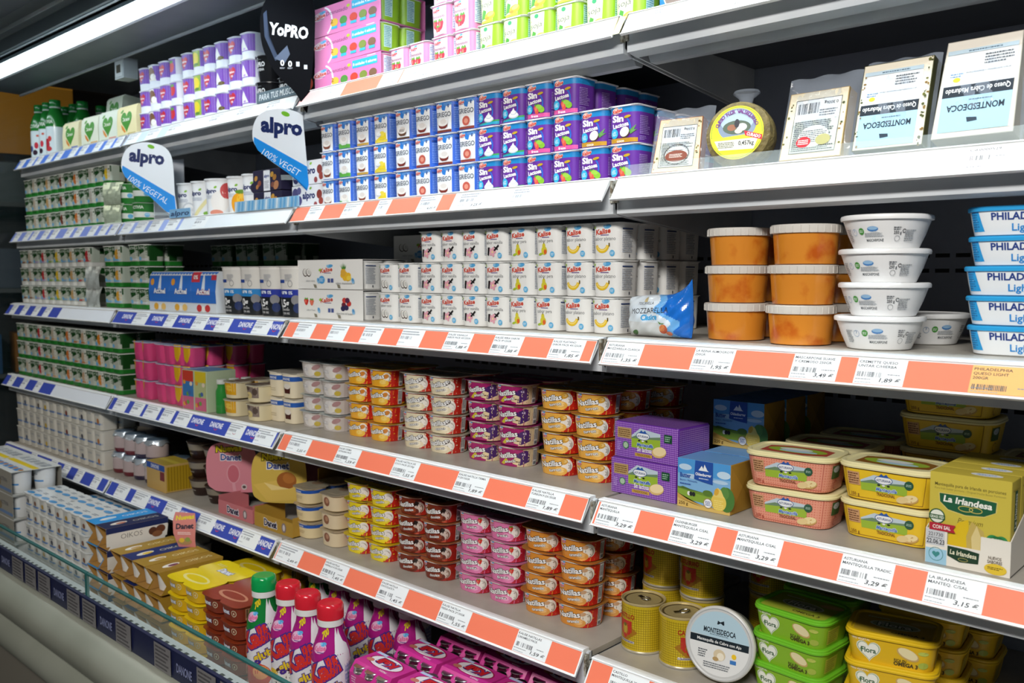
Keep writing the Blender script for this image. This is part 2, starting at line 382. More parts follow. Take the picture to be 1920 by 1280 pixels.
def make_shelf(sec, lv, card, tags, words=None, extra=None, dz=0.0):
    yF, zF, zp = LV[lv]; zF += dz; zp += dz
    x0 = XA[sec]*1000 + 4; x1 = x0 + MW*1000 - 8
    Y = yF*1000; Z = zF*1000; ZP = zp*1000
    root = obj('shelf', None); root['category'] = 'shelf'; root.location = (0,0,0)
    root['label'] = '%s shelf of the %s with a %s price rail' % (LEVN[lv], SECT[sec], {SALMON: 'salmon', BLUE: 'blue', PALE: 'white'}[card])
    root['group'] = 'shelves of the display case'
    p = MB(); p.box(x0, Y+14, ZP-10, x1, 488, ZP, 0xB4B0A8)
    pl = obj('plate', p.mesh('plate', PLATE), root); p = MB()
    p.prism([(Y+6,ZP-1),(Y+16,ZP),(Y+16,ZP-46),(Y+34,ZP-58),(Y+30,ZP-62),(Y+2,ZP-58),(Y+2,ZP-20)], x0, x1, 0xC3CAD2)
    obj('front_lip', p.mesh('front_lip', PAINT), root)
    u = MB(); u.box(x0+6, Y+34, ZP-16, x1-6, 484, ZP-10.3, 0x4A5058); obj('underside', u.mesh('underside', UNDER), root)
    for xx in (x0, x1-3.2):
        b = MB(); b.prism([(Y+8,ZP-14),(Y+8,ZP-50),(Y+34,ZP-62),(424,ZP-96),(487,ZP-100),(487,ZP-12)], xx, xx+3.2, 0xB9C2CA); obj('bracket', b.mesh('bracket', PAINT), root)
        r = MB(); r.box(xx-0.6, Y-2, ZP-40, xx+3.8, Y+7, ZP-3, 0x6E6250); obj('worn_end', r.mesh('end', RUST), root)
    if lv == 1:
        t = MB(); t.prism([(Y+40,ZP-58),(Y+48,ZP-70),(Y+66,ZP-70),(Y+72,ZP-58),(Y+72,ZP-16),(Y+40,ZP-16)], x0+16, x1-6, 0xE8EEF2); obj('light_profile', t.mesh('profile', PAINT), root)
    # rail: clear lipped profile with the coloured card behind it
    ct, st = math.cos(TILT), math.sin(TILT)
    r = MB()
    def q(t, n): return (Y + st*t - ct*n, Z + ct*t + st*n)
    r.prism([q(0,0), q(-RH,0), q(-RH,2.4), q(-RH-1.5,2.4), q(-RH-1.5,-2.5), (Y+3,Z-6), (Y+14,Z-4), (Y+14,Z+1), (Y-1,Z+1), q(-2.2,2.2), q(-2.2,0)], x0+5, x1-5, 0xF2F5F6)
    rail = obj('price_rail', r.mesh('rail', PRINT), root)
    S = rail_surf(yF, zF)
    ca = Art()
    for (a, b, c) in (extra or [(x0+8, x1-8, card)]): ca.R(a, -RH+2.5, b, -4, c)
    for (t, cx, h, col, wd) in (words or []):
        ca.T(t, cx, -RH*0.42, h, col, 0.03, w=wd); ca.O(cx + wd*0.06, -RH*0.52, 10, 2, 0xD0405A, 215, 325, 8)
    cm = MB(); paint(cm, ca, S, base=0.15, step=0.05); obj('card_strip', cm.mesh('card', CARD), rail)
    ym = yF - 0.012; zm = zF - 0.019
    for k, tg in enumerate(tags):
        xa = ux(tg[0], ym, zm)*1000; xb = ux(tg[1], ym, zm)*1000; wd = xb - xa
        a = Art(); a.add(tag_art(wd, 38, tg[2] if len(tg) > 2 else None, tg[3] if len(tg) > 3 else None, k + lv*10, tg[4] if len(tg) > 4 else 0xEFF3F5), xa, -RH+3.0)
        m = MB(); paint(m, a, S, base=0.45, step=0.04); obj('price_tag', m.mesh('tag', CARD), rail)
    return root
def auto_tags(n, sec, lv, seed):
    rd = random.Random(seed); o = []
    yF, zF, zp = LV[lv]; ym = yF - 0.012; zm = zF - 0.019
    return o
DN = lambda xs: [('DANONE', x, 14, 0xF2F2FA, 62) for x in xs]
def rx(us, lv): return [ux(u, LV[lv][0]-0.012, LV[lv][1]-0.019)*1000 for u in us]
def evenly(u0, u1, n, gap, lv):
    a, b = ux(u0, LV[lv][0], LV[lv][1]), ux(u1, LV[lv][0], LV[lv][1])
    return a, b, n, gap
def tagx(sec, lv, fr):   # tags given as fractions of the bay
    o = []
    for a in fr:
        x = XA[sec] + a*MW; o.append(x)
    return o
def U(x, lv):           # inverse of ux for a rail
    p = Vector((x - 0.905, LV[lv][0]-0.012 + 1.2, LV[lv][1]-0.019 - 1.5)); return 960 + 1680*p.dot(_R)/p.dot(_F)
def T6(sec, lv, fr, w=0.055): return [(U(XA[sec] + a*MW, lv), U(XA[sec] + a*MW + w, lv)) for a in fr]
A6 = (0.03, 0.14, 0.22, 0.33, 0.42, 0.55, 0.64, 0.76, 0.85, 0.93)
def shelves():
    make_shelf('A', 1, BLUE, T6('A', 1, A6), None, [(-2806, -1882, 0x3C74D8)])
    make_shelf('A', 2, BLUE, T6('A', 2, A6), None, [(-2806, -1882, 0x7D92DC)])
    make_shelf('A', 3, BLUE, T6('A', 3, (0.05, 0.17, 0.29, 0.40)), None, [(-2806, -2300, BLUE), (-2300, -1882, 0xE8EEF6)])
    make_shelf('A', 4, BLUE, T6('A', 4, (0.06, 0.20, 0.34)), None, [(-2806, -2330, BLUE), (-2330, -1882, 0xE4EAF2)])
    make_shelf('A', 5, BLUE, T6('A', 5, (0.3, 0.5, 0.62, 0.74, 0.88)), None)
    make_shelf('B', 1, PALE, T6('B', 1, (0.02, 0.16, 0.3, 0.55, 0.7, 0.85), 0.08), None, [(-1868, -1560, 0xCBDCF2), (-1560, -1330, 0xE9EEF2), (-1330, -1280, 0xF0A070), (-1280, -945, 0xE9EEF2)])  # pale card colours stand in for overexposure by the lamp
    make_shelf('B', 2, PALE, T6('B', 2, (0.02, 0.12, 0.22, 0.33, 0.5), 0.07), None, [(-1868, -1480, 0x9CB0E8), (-1480, -945, 0xE6EDF2)])  # card bleached in its colour, lamp glare painted in
    make_shelf('B', 3, BLUE, [(252,277), (311,329), (363,388), (406,433), (476,507)], DN(rx((238, 295, 346, 400, 460, 515), 3)))
    make_shelf('B', 4, BLUE, [(216,239), (248,268), (273,298), (304,325), (331,356), (428,457), (480,514)], DN(rx((370, 405, 440, 474), 4)))
    make_shelf('B', 5, BLUE, [(218,240), (251,278), (309,336), (371,401), (450,484)], DN(rx((262, 288, 345, 408, 442, 495), 5)))
    make_shelf('C', 1, SALMON, [(612,644), (713,751,None,'3,39 €'), (770,808,None,'2,29 €')], None,
               [(-929, -820, 0xF3B8B4), (-820, -560, SALMON), (-560, -9, 0xF2EDE6)] + [(x, x+95, 0xF3E3A4) for x in (-540, -300, -90)])
    make_shelf('C', 2, SALMON, [(577,604), (644,677), (706,730), (785,824,None,'4,05 €'), (861,911,None,'3,25 €'), (960,995)], None, [(-929, -380, SALMON), (-380, -9, 0xF6F1EC)])  # right part of the salmon card painted near white as blown-out light
    make_shelf('C', 3, SALMON, [(555,588), (618,650), (679,715), (750,792), (835,883,('KALISE VAINILLA','SABOR PACK 4X125GR'),'1,88 €'),
               (923,978,('KALISE PERA SABOR','PACK 4*125GR'),'1,88 €'), (1032,1094,('KALISE PLATANO','SABOR PACK 4X125GR'),'1,85 €')])
    make_shelf('C', 4, SALMON, [(542,580,None,'2,55 €'), (631,673,('KALISE CREMA','CATALANA PACK'),'1,59 €'), (737,783,('KALISE NATILLA DE','COCO PACK 2X135gr'),'1,55 €'),
               (855,912,('KALISE NATILLA TIRMA','P-2X135GR'),'1,89 €'), (992,1054,('KALISE NATILLA','TURRON P-2X135GR'),'1,89 €')])
    make_shelf('C', 5, SALMON, [(522,564,None,'2,49 €'), (606,650,('KALISE NATILLA','VAINILLA P-2X135GR'),'1,45 €'), (711,761,('KALISE NATILLA','CHOCOLATE P-'),'1,45 €'),
               (824,880,('KALISE NATILLA','FRESA PACK 2*135GR'),'1,55 €'), (967,1029,('KALISE NATILLAS','CARAMELO PACK'),'1,59 €')])
    make_shelf('D', 1, PALE, [(1222,1244,None,'1,19 €',0xF2EDE6), (1365,1392,None,'0,85 €',0xF2EDE6)], None, [(9, 928, 0xF2EDE6), (40, 105, 0xF3E3A4), (165, 230, 0xF3E3A4)])
    make_shelf('D', 2, PALE, [(1812,1895,('Cd.0000529',),None,0xF6F4F2)], None, [(9, 928, 0xF6F4F2)])
    make_shelf('D', 3, SALMON, [(1135,1203,('ASTURIANA','MOZZARELLA CLASICA'),'1,35 €'), (1299,1375,('LA REINA ALMOGROTE','250GR'),'1,95 €'), (1485,1572,('MASCARPONE SUAVE','Y CREMOSO 250GR'),'3,49 €'),
               (1605,1698,('CREMETTE QUESO','UNTAR C/HIERBA'),'1,89 €'), (1820,1960,('PHILADELPHIA','QUESO LIGHT','200GR'),None,0xF2B870)])
    make_shelf('D', 4, SALMON, [(1121,1195,('ASTURIANA','MANTEQUILLA'),'3,29 €'), (1259,1338,('OLDENBURGER','MANTEQUILLA C/SAL'),'3,29 €'), (1378,1464,('ASTURIANA','MANTEQUILLA C/SAL'),'3,29 €'),
               (1575,1674,('ASTURIANA','MANTEQUILLA TRADIC'),'3,29 €'), (1735,1846,('LA IRLANDESA','MANTEQ. C/SAL'),'3,15 €')])
    make_shelf('D', 5, SALMON, [(1143,1212,('CASTILLO','MANTEQUILLA 250GR'))], dz=-0.007)
shelves()
# ================================================================ CUPS, PACKS, TUBS
def cup_mesh(name, a, b, r, h, k0, bands, art=None, rim=1.6, maxe=5.0, m=None, kt=1.0, rimc=None, step=0.07, seg=5):
    """bands: [(z_top, colour)] from the foot up"""
    sec = Sec(a, b, r, seg); mb = MB(); hr = h - 1.6
    K = lambda z: k0 + (kt-k0)*min(1.0, z/hr)**0.8
    zs = [0.0, 1.5]; cols = []
    rings = [sec.ring(K(0)*0.95, 0), sec.ring(K(1.5), 1.5)]; cols.append(bands[0][1]); z = 1.5
    for zt, c in bands:
        zt = min(zt, hr); n = max(1, int((zt - z)/14))
        for i in range(1, n+1):
            zz = z + (zt - z)*i/n; rings.append(sec.ring(K(zz), zz)); cols.append(c)
        z = zt
    rc = rimc if rimc is not None else bands[-1][1]
    rings += [sec.ring(1.0, hr, rim), sec.ring(1.0, h, rim)]; cols += [rc, rc, rc]
    mb.loft(rings, cols)
    if art is not None:
        zz = [i*h/12 for i in range(13)]
        paint(mb, art, sec.surf([(q, K(q)) for q in zz]), step=step, maxe=maxe, base=0.2)
    return mb.mesh(name, m or PRINT, sharp=40)
def lid_mesh(name, cells, a, b, r, col, art=None, t=1.0, m=None, grow=1.5, bridge=True):
    """film lid over several cups: one rounded leaf per cup, joined"""
    mb = MB(); sec = Sec(a, b, r, 4)
    for i, (cx, cy) in enumerate(cells):
        e = 0.03*i
        mb.loft([[(x+cx, y+cy, z) for x, y, z in sec.ring(1, q, grow)] for q in (e, t+e)], [col])
    if bridge and len(cells) > 1:
        X = [c[0] for c in cells]; Y = [c[1] for c in cells]
        mb.box(min(X)-a*0.55, min(Y)-b*0.55, 0.1, max(X)+a*0.55, max(Y)+b*0.55, t+0.15, col)
    if art is not None: paint(mb, art, topf(0, 0, t+0.2), step=0.05)
    return mb.mesh(name, m or FOIL, sharp=40)
LN = {1: ('only',), 2: ('lower', 'upper'), 3: ('bottom', 'middle', 'top'), 4: ('bottom', 'second', 'third', 'top'), 5: ('bottom', 'second', 'third', 'fourth', 'top')}
ORD = ('first', 'second', 'third', 'fourth', 'fifth', 'sixth', 'seventh', 'eighth', 'ninth', 'tenth', 'eleventh', 'twelfth')
def stack(name, cat, desc, parts, x, y, z, pitch, n, grp, tail, jx=0.0012, jr=0.6, lean=0.0, only=None):
    for k in range(n):
        if only and k not in only: continue
        p = parts[k] if isinstance(parts[0], list) else parts
        pos = '' if n == 1 else ', %s of %s' % (LN[n][k], tail) if tail else ', %s one' % LN[n][k]
        if n == 1: pos = ', ' + tail if tail else ''
        put(name, desc + pos, cat, p, (x + jit(jx) + lean*k, y + jit(jx), z + pitch*k), math.radians(jit(jr)), grp)
# ---- little pictures
def coco(a, x, y, k):
    for d in (-5.5, 3.5): a.E(x+d*k, y, 6*k, 8*k, 0x3E2A20, 12); a.E(x+d*k+0.5*k, y+0.8*k, 5*k, 6.8*k, 0xF7F5F0, 12); a.E(x+d*k+1.2*k, y+1*k, 3.2*k, 4.7*k, 0xD5D6D2, 12)
    return a
def berry(a, x, y, k, c=0xD5352B):
    a.P([(x-6*k,y+3*k),(x-4*k,y+6*k),(x+4*k,y+6*k),(x+6*k,y+3*k),(x+3.5*k,y-4*k),(x,y-7*k),(x-3.5*k,y-4*k)], c); a.E(x-1.5*k, y+1*k, 2*k, 3*k, 0xEE7A66)
    return a.P([(x-5*k,y+6*k),(x-2*k,y+9*k),(x,y+6.6*k),(x+3*k,y+9*k),(x+5*k,y+5.6*k),(x,y+4.4*k)], 0x5FA53A)
def banana(a, x, y, k):
    a.O(x-2*k, y+9*k, 15*k, 6*k, 0xF0C92C, 195, 345, 12); a.O(x-2*k, y+9.5*k, 12.4*k, 1.6*k, 0xFAE48A, 205, 335, 10)
    return a.R(x+11*k, y+4*k, x+13.6*k, y+9.5*k, 0x6B5A20)
def pear(a, x, y, k):
    a.E(x, y, 6.5*k, 7*k, 0xD9CE3A); a.E(x-0.4*k, y+7*k, 3.6*k, 5.5*k, 0xD9CE3A); a.E(x+2.5*k, y-2*k, 3.4*k, 4*k, 0xE0662E); a.R(x-0.8*k, y+11*k, x+0.4*k, y+15*k, 0x5B4A24)
    return a.E(x-8*k, y-5.5*k, 5*k, 2*k, 0xA9C63A, 15)
def vanil(a, x, y, k):
    for q in range(5):
        t = math.radians(72*q); a.E(x+4.4*k*math.cos(t), y+4.4*k*math.sin(t), 4.6*k, 3.2*k, 0xE7A9B8, 72*q)
    a.E(x, y, 2*k, 2*k, 0xF5E2A0)
    a.P([(x+3*k,y+3*k),(x+15*k,y+13*k),(x+17*k,y+10*k),(x+6*k,y+1*k)], 0x1E1A1C); a.P([(x+4*k,y+8*k),(x+13*k,y+3*k),(x+14*k,y+5*k),(x+5*k,y+10*k)], 0x1E1A1C)
    return a.P([(x-9*k,y-7*k),(x-6*k,y+8*k),(x-11*k,y+8*k),(x-13*k,y-5*k)], 0x1E1A1C)
def swirl(a, x, y, k, c=0xFFFFFF, s=0xD4DCE8):
    a.E(x, y, 12*k, 5*k, s); a.E(x, y+1.5*k, 10.5*k, 4.4*k, c); a.E(x+0.5*k, y+4.5*k, 7.4*k, 3.6*k, s); a.E(x, y+5.3*k, 6.4*k, 3.2*k, c)
    return a.P([(x-4*k,y+7*k),(x+1*k,y+13*k),(x+4*k,y+7*k)], c)
def bowl(a, x, y, k, c=0x8A4A34, f=0xF8F3EE):
    a.P([(x-13*k,y+2*k),(x+13*k,y+2*k),(x+11*k,y-5*k),(x+6*k,y-8*k),(x-6*k,y-8*k),(x-11*k,y-5*k)], c); a.E(x, y+2*k, 13*k, 6*k, f); return a.E(x+1*k, y+4*k, 8*k, 4.4*k, 0xE4DDD8)
def kalise(a, x, y, h, red=0xD2452F, pale=None, rot=8):
    if pale: a.E(x, y+0.5, h*2.1, h*1.15, pale, rot)
    a.E(x+h*1.15, y+h*0.95, h*0.95, h*0.42, 0x5AA9DE, 8); a.E(x+h*0.5, y+h*1.0, h*0.4, h*0.3, 0x8CC6EA)
    a.T('Kalise', x, y, h, red, 0.035, 0.12, rot, w=h*3.9); return a.R(x-h*0.6, y-h*0.85, x+h*1.5, y-h*0.68, 0x6B4A8C)
def heart(a, x, y, k, c):
    p = []
    for i in range(28):
        t = 2*math.pi*i/28; p.append((x + k*16*math.sin(t)**3/16, y + k*(13*math.cos(t) - 5*math.cos(2*t) - 2*math.cos(3*t) - math.cos(4*t))/16))
    return a.P(p, c)
# ---- white flavour yogurts (four to a pack)
def white_pack(fl, txt, pic):
    def face(right):
        a = Art(); kalise(a, -5, 49, 8.6, rot=6); a.T('sabor ' + txt, -1, 36.5, 6.2, 0x7E8082, 0, w=46 if len(txt) > 4 else 36); pic(a, -5, 18, 1.12)
        a.E(15, 11, 5.5, 5.5, 0x62B5E5); a.M(11.5, 8.5, 18.5, 13.5, 3, 0xDDF0FA); a.E(-24, 56, 3.5, 2, 0x9BC53A, 30)
        a.R(34, 52, 62, 54.5, 0x3C4F7A); a.M(34, 12, 62, 50, 12, 0x9AA2B0, 4); a.R(34, 30, 34.4, 50, 0x9AA2B0); a.R(52, 4, 55, 9, 0x333B4A)
        a.O(-44, 36, 7, 0.8, 0xA9ABAC); a.O(-44, 36, 4.6, 0.8, 0xB5B7B8, 30, 300); a.T('5', -48, 22, 5, 0x9A9C9E); a.O(-40, 22, 3, 1.2, 0x3A3C3E, 40, 320)
        return a
    c = cup_mesh('cup_' + fl, 32, 32, 17, 63, 0.93, [(63, 0xF0F1EF)], face(1))
    cells = [(-32.8,-32.8),(32.8,-32.8),(-32.8,32.8),(32.8,32.8)]
    return [('cup', c, (x/1000, y/1000, 0)) for x, y in cells] + [('lid', white_lid, (0,0,0.063))]
white_lid = lid_mesh('lid_white', [(-32.8,-32.8),(32.8,-32.8),(-32.8,32.8),(32.8,32.8)], 32, 32, 10, 0xF3F4F2, m=PRINT)
WH = {k: white_pack(k, t, p) for k, t, p in (('coconut','coco',coco), ('vanilla','vainilla',vanil), ('pear','pera',pear), ('banana','platano',banana))}
yw = 0.06; zw = LV[3][2]
HP = 0.0656
for u, fl, nm, n in ((707,'coconut','the coconut stack',2), (783,'vanilla','the left vanilla stack',3), (861,'vanilla','the right vanilla stack',3), (950,'pear','the pear stack',3), (1052,'banana','the banana stack',3)):
    stack('yogurt_pack', 'yogurt pack', 'white %s yogurt four-pack' % fl, WH[fl], ux(u, yw, zw) + HP, yw + HP, zw + 0.0005, 0.0652, n, 'white flavoured yogurt packs', nm)
put('yogurt_pack', 'white banana yogurt four-pack in second row, top of the stack behind', 'yogurt pack', WH['banana'], (ux(1052, yw, zw) + HP + 0.002, yw + 3*HP + 0.004, zw + 0.0005 + 0.1304), 0.0, 'white flavoured yogurt packs')
for k in (0, 1): put('yogurt_pack', 'white banana yogurt four-pack in second row, %s of the stack behind' % ('bottom', 'middle')[k], 'yogurt pack', WH['banana'], (ux(1052, yw, zw) + HP + 0.002, yw + 3*HP + 0.004, zw + 0.0005 + 0.0652*k), 0.0, 'white flavoured yogurt packs')
for k in (0, 1): put('yogurt_pack', 'white banana yogurt pack behind the mozzarella bag, %s one' % LN[2][k], 'yogurt pack', WH['banana'], (0.142, yw + 4.9*HP, zw + 0.0005 + 0.0652*k), 0.0, 'white flavoured yogurt packs')
# ---- white cartons round eight yogurts
def box_mesh(name, w, d, h, col, fa=None, ta=None, ra=None, cols=None, m=None, la=None, r=1.5, step=0.05):
    mb = MB(); sec = Sec(w/2, d/2, r, 3); c = cols or {}
    mb.loft([sec.ring(0.985, 0), sec.ring(1, r*0.6), sec.ring(1, h-r*0.6), sec.ring(0.985, h)], [col], True, False)
    mb.loft([sec.ring(0.985, h), sec.ring(0.97, h+0.05)], [c.get('top', col)])
    if c.get('side') is not None: mb.box(w/2-0.5, -d/2+r, r, w/2+0.12, d/2-r, h-r, c['side'])
    if fa: paint(mb, fa, front(0, -d/2, 0), step, base=0.15)
    if ta: paint(mb, ta, topf(0, 0, h+0.05), step, base=0.1)
    if ra: paint(mb, ra, right(w/2, 0, 0), step, base=0.2)
    if la: paint(mb, la, flat((-w/2, 0, 0), (0,-1,0), (0,0,1), (-1,0,0)), step, base=0.2)
    return mb.mesh(name, m or CARD, sharp=30)
def sleeve_mesh(w, d, h, col, fa, inner):
    mb = MB(); t = 0.8; mb.box(-w/2, -d/2, 0, w/2, -d/2+t, h, col); mb.box(-w/2, d/2-t, 0, w/2, d/2, h, col)
    mb.box(-w/2, -d/2+t, h-t, w/2, d/2-t, h, col); mb.box(-w/2, -d/2+t, 0, w/2, d/2-t, t, col); mb.box(-w/2+2, -d/2+t, t, -w/2+3, d/2-t, h-t, inner)
    paint(mb, fa, front(0, -d/2, 0), 0.05, base=0.15); return mb.mesh('sleeve', CARD)
def white_carton(kind):
    a = Art(); kalise(a, -8, 40, 9)
    a.E(-25, 40, 4, 3, 0x9BC53A, 30)
    if kind: coco(a, -62, 34, 1.15); a.E(-20, 18, 8.5, 9, 0x4FA3E0); a.M(-26, 14, -14, 22, 4, 0xCFE7F8); 
    else: berry(a, -66, 34, 1.15); berry(a, -50, 33, 1.1, 0xE4765C)
    for x in (0, 9): a.R(x-3.5, 12, x+3.5, 21, 0x4A5A96)
    if kind:
        for q in ((38,28),(46,30),(54,28),(44,22),(52,21)): a.E(q[0], q[1], 6, 6, 0xF0BE2E)
        a.E(40, 34, 7, 9, 0xE4B040); a.E(55, 22, 6, 5.5, 0xF6D34A)
        for q in range(-3, 4): a.P([(40+q*1.2, 42), (40+q*3, 57-abs(q)*2), (42+q*1.2, 42)], 0x4E8F3A)
    else:
        for q, c in (((40,30),0x6A2438), ((47,24),0x35305A), ((54,33),0xC93A34), ((42,40),0xD2443C), ((38,22),0x2E2A50), ((50,40),0x5A2A4A)): a.E(q[0], q[1], 6, 6, c)
    a.T('sabor ' + ('coco' if kind else 'fresa'), -52, 16, 4.6, 0xA2A4A6, 0, w=26); a.T('sabor ' + ('macedonia' if kind else 'frutos del bosque'), 42, 11, 5, 0x8A8C8E, 0, w=44)
    for x in (-29, 66): a.E(x, 16, 4, 6.5, 0x8FC2E8, 15); a.E(x, 18, 2, 3.5, 0x4F94CE, 15)
    for x in (-40, 26): a.P([(x, 0), (x-3, 8), (x+5, 7), (x+7, 0)], 0x8A8674)
    return sleeve_mesh(256, 132, 69, 0xF1F1EE, Art().add(a, 0, 3, 1.05, 1.42), 0x9A8E7E)
ENDC = [('cup', WH['coconut'][0][1], (0.094, y, 0.001)) for y in (-0.0325, 0.0325)] + [('lid', lid_mesh('lid_end', [(0,-32.5),(0,32.5)], 31, 31, 10, 0xF3F4F2, m=PRINT), (0.094, 0, 0.0642))]
for k in (0, 1):
    put('yogurt_carton', ('white yogurt carton with strawberries and forest fruit, lower of two', 'white yogurt carton with coconut and pineapple, upper of two')[k], 'yogurt carton',
        [('sleeve', white_carton(k))] + ENDC, (ux(559, yw - 0.005, zw) + 0.129, yw + 0.062, zw + 0.0005 + 0.0705*k), 0.0, 'white yogurt cartons')
put('yogurt_carton', 'white coconut carton standing dim at the back of the third shelf', 'yogurt carton', [('sleeve', white_carton(1))], (ux(738, 0.264, 1.56) + 0.129, 0.33, zw + 0.0652*2 + 0.0025), 0.0, 'white yogurt cartons')
for k in (0, 1): put('yogurt_pack', 'white coconut yogurt pack under the dim back carton, %s one' % LN[2][k], 'yogurt pack', WH['coconut'], (ux(738, 0.264, 1.56) + 0.075, 0.33, zw + 0.0652*k), 0.0, 'white flavoured yogurt packs')
# ---- blue and white cups, second shelf
def griego(kind):
    a = Art(); a.P([(-25,1),(-25,58),(-10,60),(22,58),(22,1)], 0xF4F7FA)
    a.P([(-10,61),(-4,46),(4,44),(7,52),(4,61)], 0x2F7FD6); a.E(12, 57, 12, 4, 0x5A8FD0)
    kalise(a, -14, 54, 4.6, 0xD24A38, 0xF2D8D2); a.R(13, 50, 16, 56, 0x39518A)
    a.T('GRIEGO', -1, 37, 9.5, 0x4B5468, 0.012, w=44); P = {'plain': lambda: bowl(a, 0, 15, 1.2), 'green': lambda: (a.P([(-25,1),(22,1),(22,9),(-25,13)], 0x62B04A), bowl(a, 0, 17, 1.1, 0xE8EDE6)), 'cream': lambda: (a.R(-25, 1, 22, 6, 0xC9A24A), bowl(a, 0, 17, 1.1)),
        'lemon': lambda: (a.R(-25, 1, 22, 7, 0xE8D24A), a.P([(-20,6),(18,22),(20,8)], 0xF0D52E), a.E(6, 19, 9, 6, 0xF4DF52), swirl(a, -6, 18, 0.7)), 'fig': lambda: (a.R(-25, 1, 22, 6, 0x8E4038), a.E(0, 17, 13, 11, 0xF1E9E4), a.E(0, 17, 11, 9.4, 0xC65A4C), a.E(0, 17, 6, 5, 0xE49A84)),
        'mocha': lambda: (a.R(-25, 1, 22, 6, 0x7A3A30), bowl(a, -2, 18, 1.15, 0x7A3028, 0xF0ECE8)), 'choc': lambda: (a.R(-25, 1, 22, 5, 0x5A4030), bowl(a, 0, 17, 1.15, 0x6A4A38), a.M(-10, 16, 10, 22, 5, 0x4A3A30))}
    P[kind](); a.R(27, 52, 55, 55, 0x16429A); a.M(28, 8, 54, 50, 12, 0x7FA5E6, 5)
    c = cup_mesh('cup_' + kind, 32, 32, 18, 63, 0.93, [(63, 0x2A62CE)], a, rimc=0xE9EEF6)
    cells = [(-32.8,-32.8),(32.8,-32.8),(-32.8,32.8),(32.8,32.8)]
    return [('cup', c, (x/1000, y/1000, 0)) for x, y in cells] + [('lid', white_lid, (0,0,0.063))]
def pair(A, B):   # a pack whose two columns differ
    return [A[0], ('cup', B[0][1]) + B[1][2:], A[2], ('cup', B[0][1]) + B[3][2:], A[4]]
GR = {k: griego(k) for k in ('plain', 'green', 'cream', 'lemon', 'fig', 'mocha', 'choc')}
ys = 0.07; zs_ = LV[2][2] + 0.0005
for u, n, PK in ((598, 'white and green-rimmed bowls', [pair(GR['plain'], GR['green'])]*3), (662, 'cream bowl and lemon', [pair(GR['cream'], GR['lemon'])]*3),
                 (735, 'bowl and fig', [pair(GR['mocha'], GR['fig']), pair(GR['mocha'], GR['fig']), pair(GR['choc'], GR['mocha'])]), (812, 'brown bowl and fig', [pair(GR['mocha'], GR['fig'])]*3)):
    stack('yogurt_pack', 'yogurt pack', 'blue and white yogurt pack showing %s' % n, PK, ux(u, ys, zs_) + HP, ys + HP, zs_, 0.0652, 3, 'blue and white yogurt packs', 'three')
def sinl(kind):
    a = Art(); a.O(-2, 27, 20, 3, 0x2A6FD0, 300, 430)
    kalise(a, -10, 55, 5.2, 0xD8452F, 0xF0C9C0); a.T('Sin', -9, 42, 10.5, 0xFFFFFF, 0.045, w=24); a.T('Lactosa', -3, 31, 7, 0xFFFFFF, 0.04, rot=6, w=34); a.E(11, 44, 7, 2.4, 0xC9A62A, 8)
    if kind == 'cream': a.P([(-31,2),(31,2),(31,8),(-31,4)], 0x2BA5C8); a.P([(-31,4),(31,8),(31,11),(10,9)], 0x3FA84A); swirl(a, 6, 12, 1.1)
    if kind == 'strawberry': a.P([(-31,1),(31,1),(31,8),(-31,9)], 0xE05AA0); a.T('fresa', -4, 4.4, 4.6, 0xFFFFFF, 0.02, w=18); berry(a, 2, 15, 1.3, 0xE85A48); a.E(13, 15, 8, 6, 0x8CC63A, -20); a.E(8, 20, 8, 4, 0x9FD04A, -10)
    if kind == 'coconut': a.P([(-31,1),(31,1),(31,8),(-31,9)], 0xC9972E); a.T('coco', -4, 4.4, 4.6, 0xFFFFFF, 0.02, w=16); a.E(6, 18, 11, 9, 0x5A4030, 20); a.E(5, 19, 10, 8, 0xFAFAF6, 20); a.P([(15,20),(28,30),(22,18),(30,22),(18,14)], 0x5F9A4A)
    a.E(-17, 17, 8.5, 8.5, 0x35B5E4); a.M(-22, 13, -12, 21, 4, 0xE8F8FF)
    a.M(34, 14, 62, 46, 11, 0xA98BD0, 6); a.M(34, 4, 52, 12, 3, 0xA98BD0, 7)
    c = cup_mesh('cup_lf_' + kind, 32, 32, 17, 63, 0.93, [(51.5, 0x6A32A0), (63, 0x1F86C8)], a, rimc=0xE4E2F0)
    cells = [(-32.8,-32.8),(32.8,-32.8),(-32.8,32.8),(32.8,32.8)]
    return [('cup', c, (x/1000, y/1000, 0)) for x, y in cells] + [('lid', white_lid, (0,0,0.063))]
SL = {k: sinl(k) for k in ('cream', 'strawberry', 'coconut')}
for u, n, ks in ((890, 'the left purple stack', ('cream',)*3), (980, 'the middle purple stack', ('strawberry',)*3), (1080, 'the right purple stack', ('strawberry', 'coconut'))):
    for k, fl in enumerate(ks):
        put('yogurt_pack', 'purple lactose-free %s yogurt pack, %s of %s' % (fl, LN[len(ks)][k], n), 'yogurt pack', SL[fl], (ux(u, ys, zs_) + HP + jit(.001), ys + HP, zs_ + 0.0652*k), math.radians(jit(.5)), 'purple lactose-free yogurt packs')
for k in range(3): put('yogurt_pack', 'purple strawberry yogurt pack behind, %s of the back stack' % LN[3][k], 'yogurt pack', SL['strawberry'], (ux(980, ys, zs_) + HP, ys + 3.1*HP, zs_ + 0.0652*k), 0, 'purple lactose-free yogurt packs')
for k in range(2): put('yogurt_pack', 'purple coconut yogurt pack in the back row beside the wedges, %s one' % LN[2][k], 'yogurt pack', SL['coconut'], (ux(1080, ys, zs_) + HP, ys + 3.1*HP, zs_ + 0.0652*k), 0, 'purple lactose-free yogurt packs')
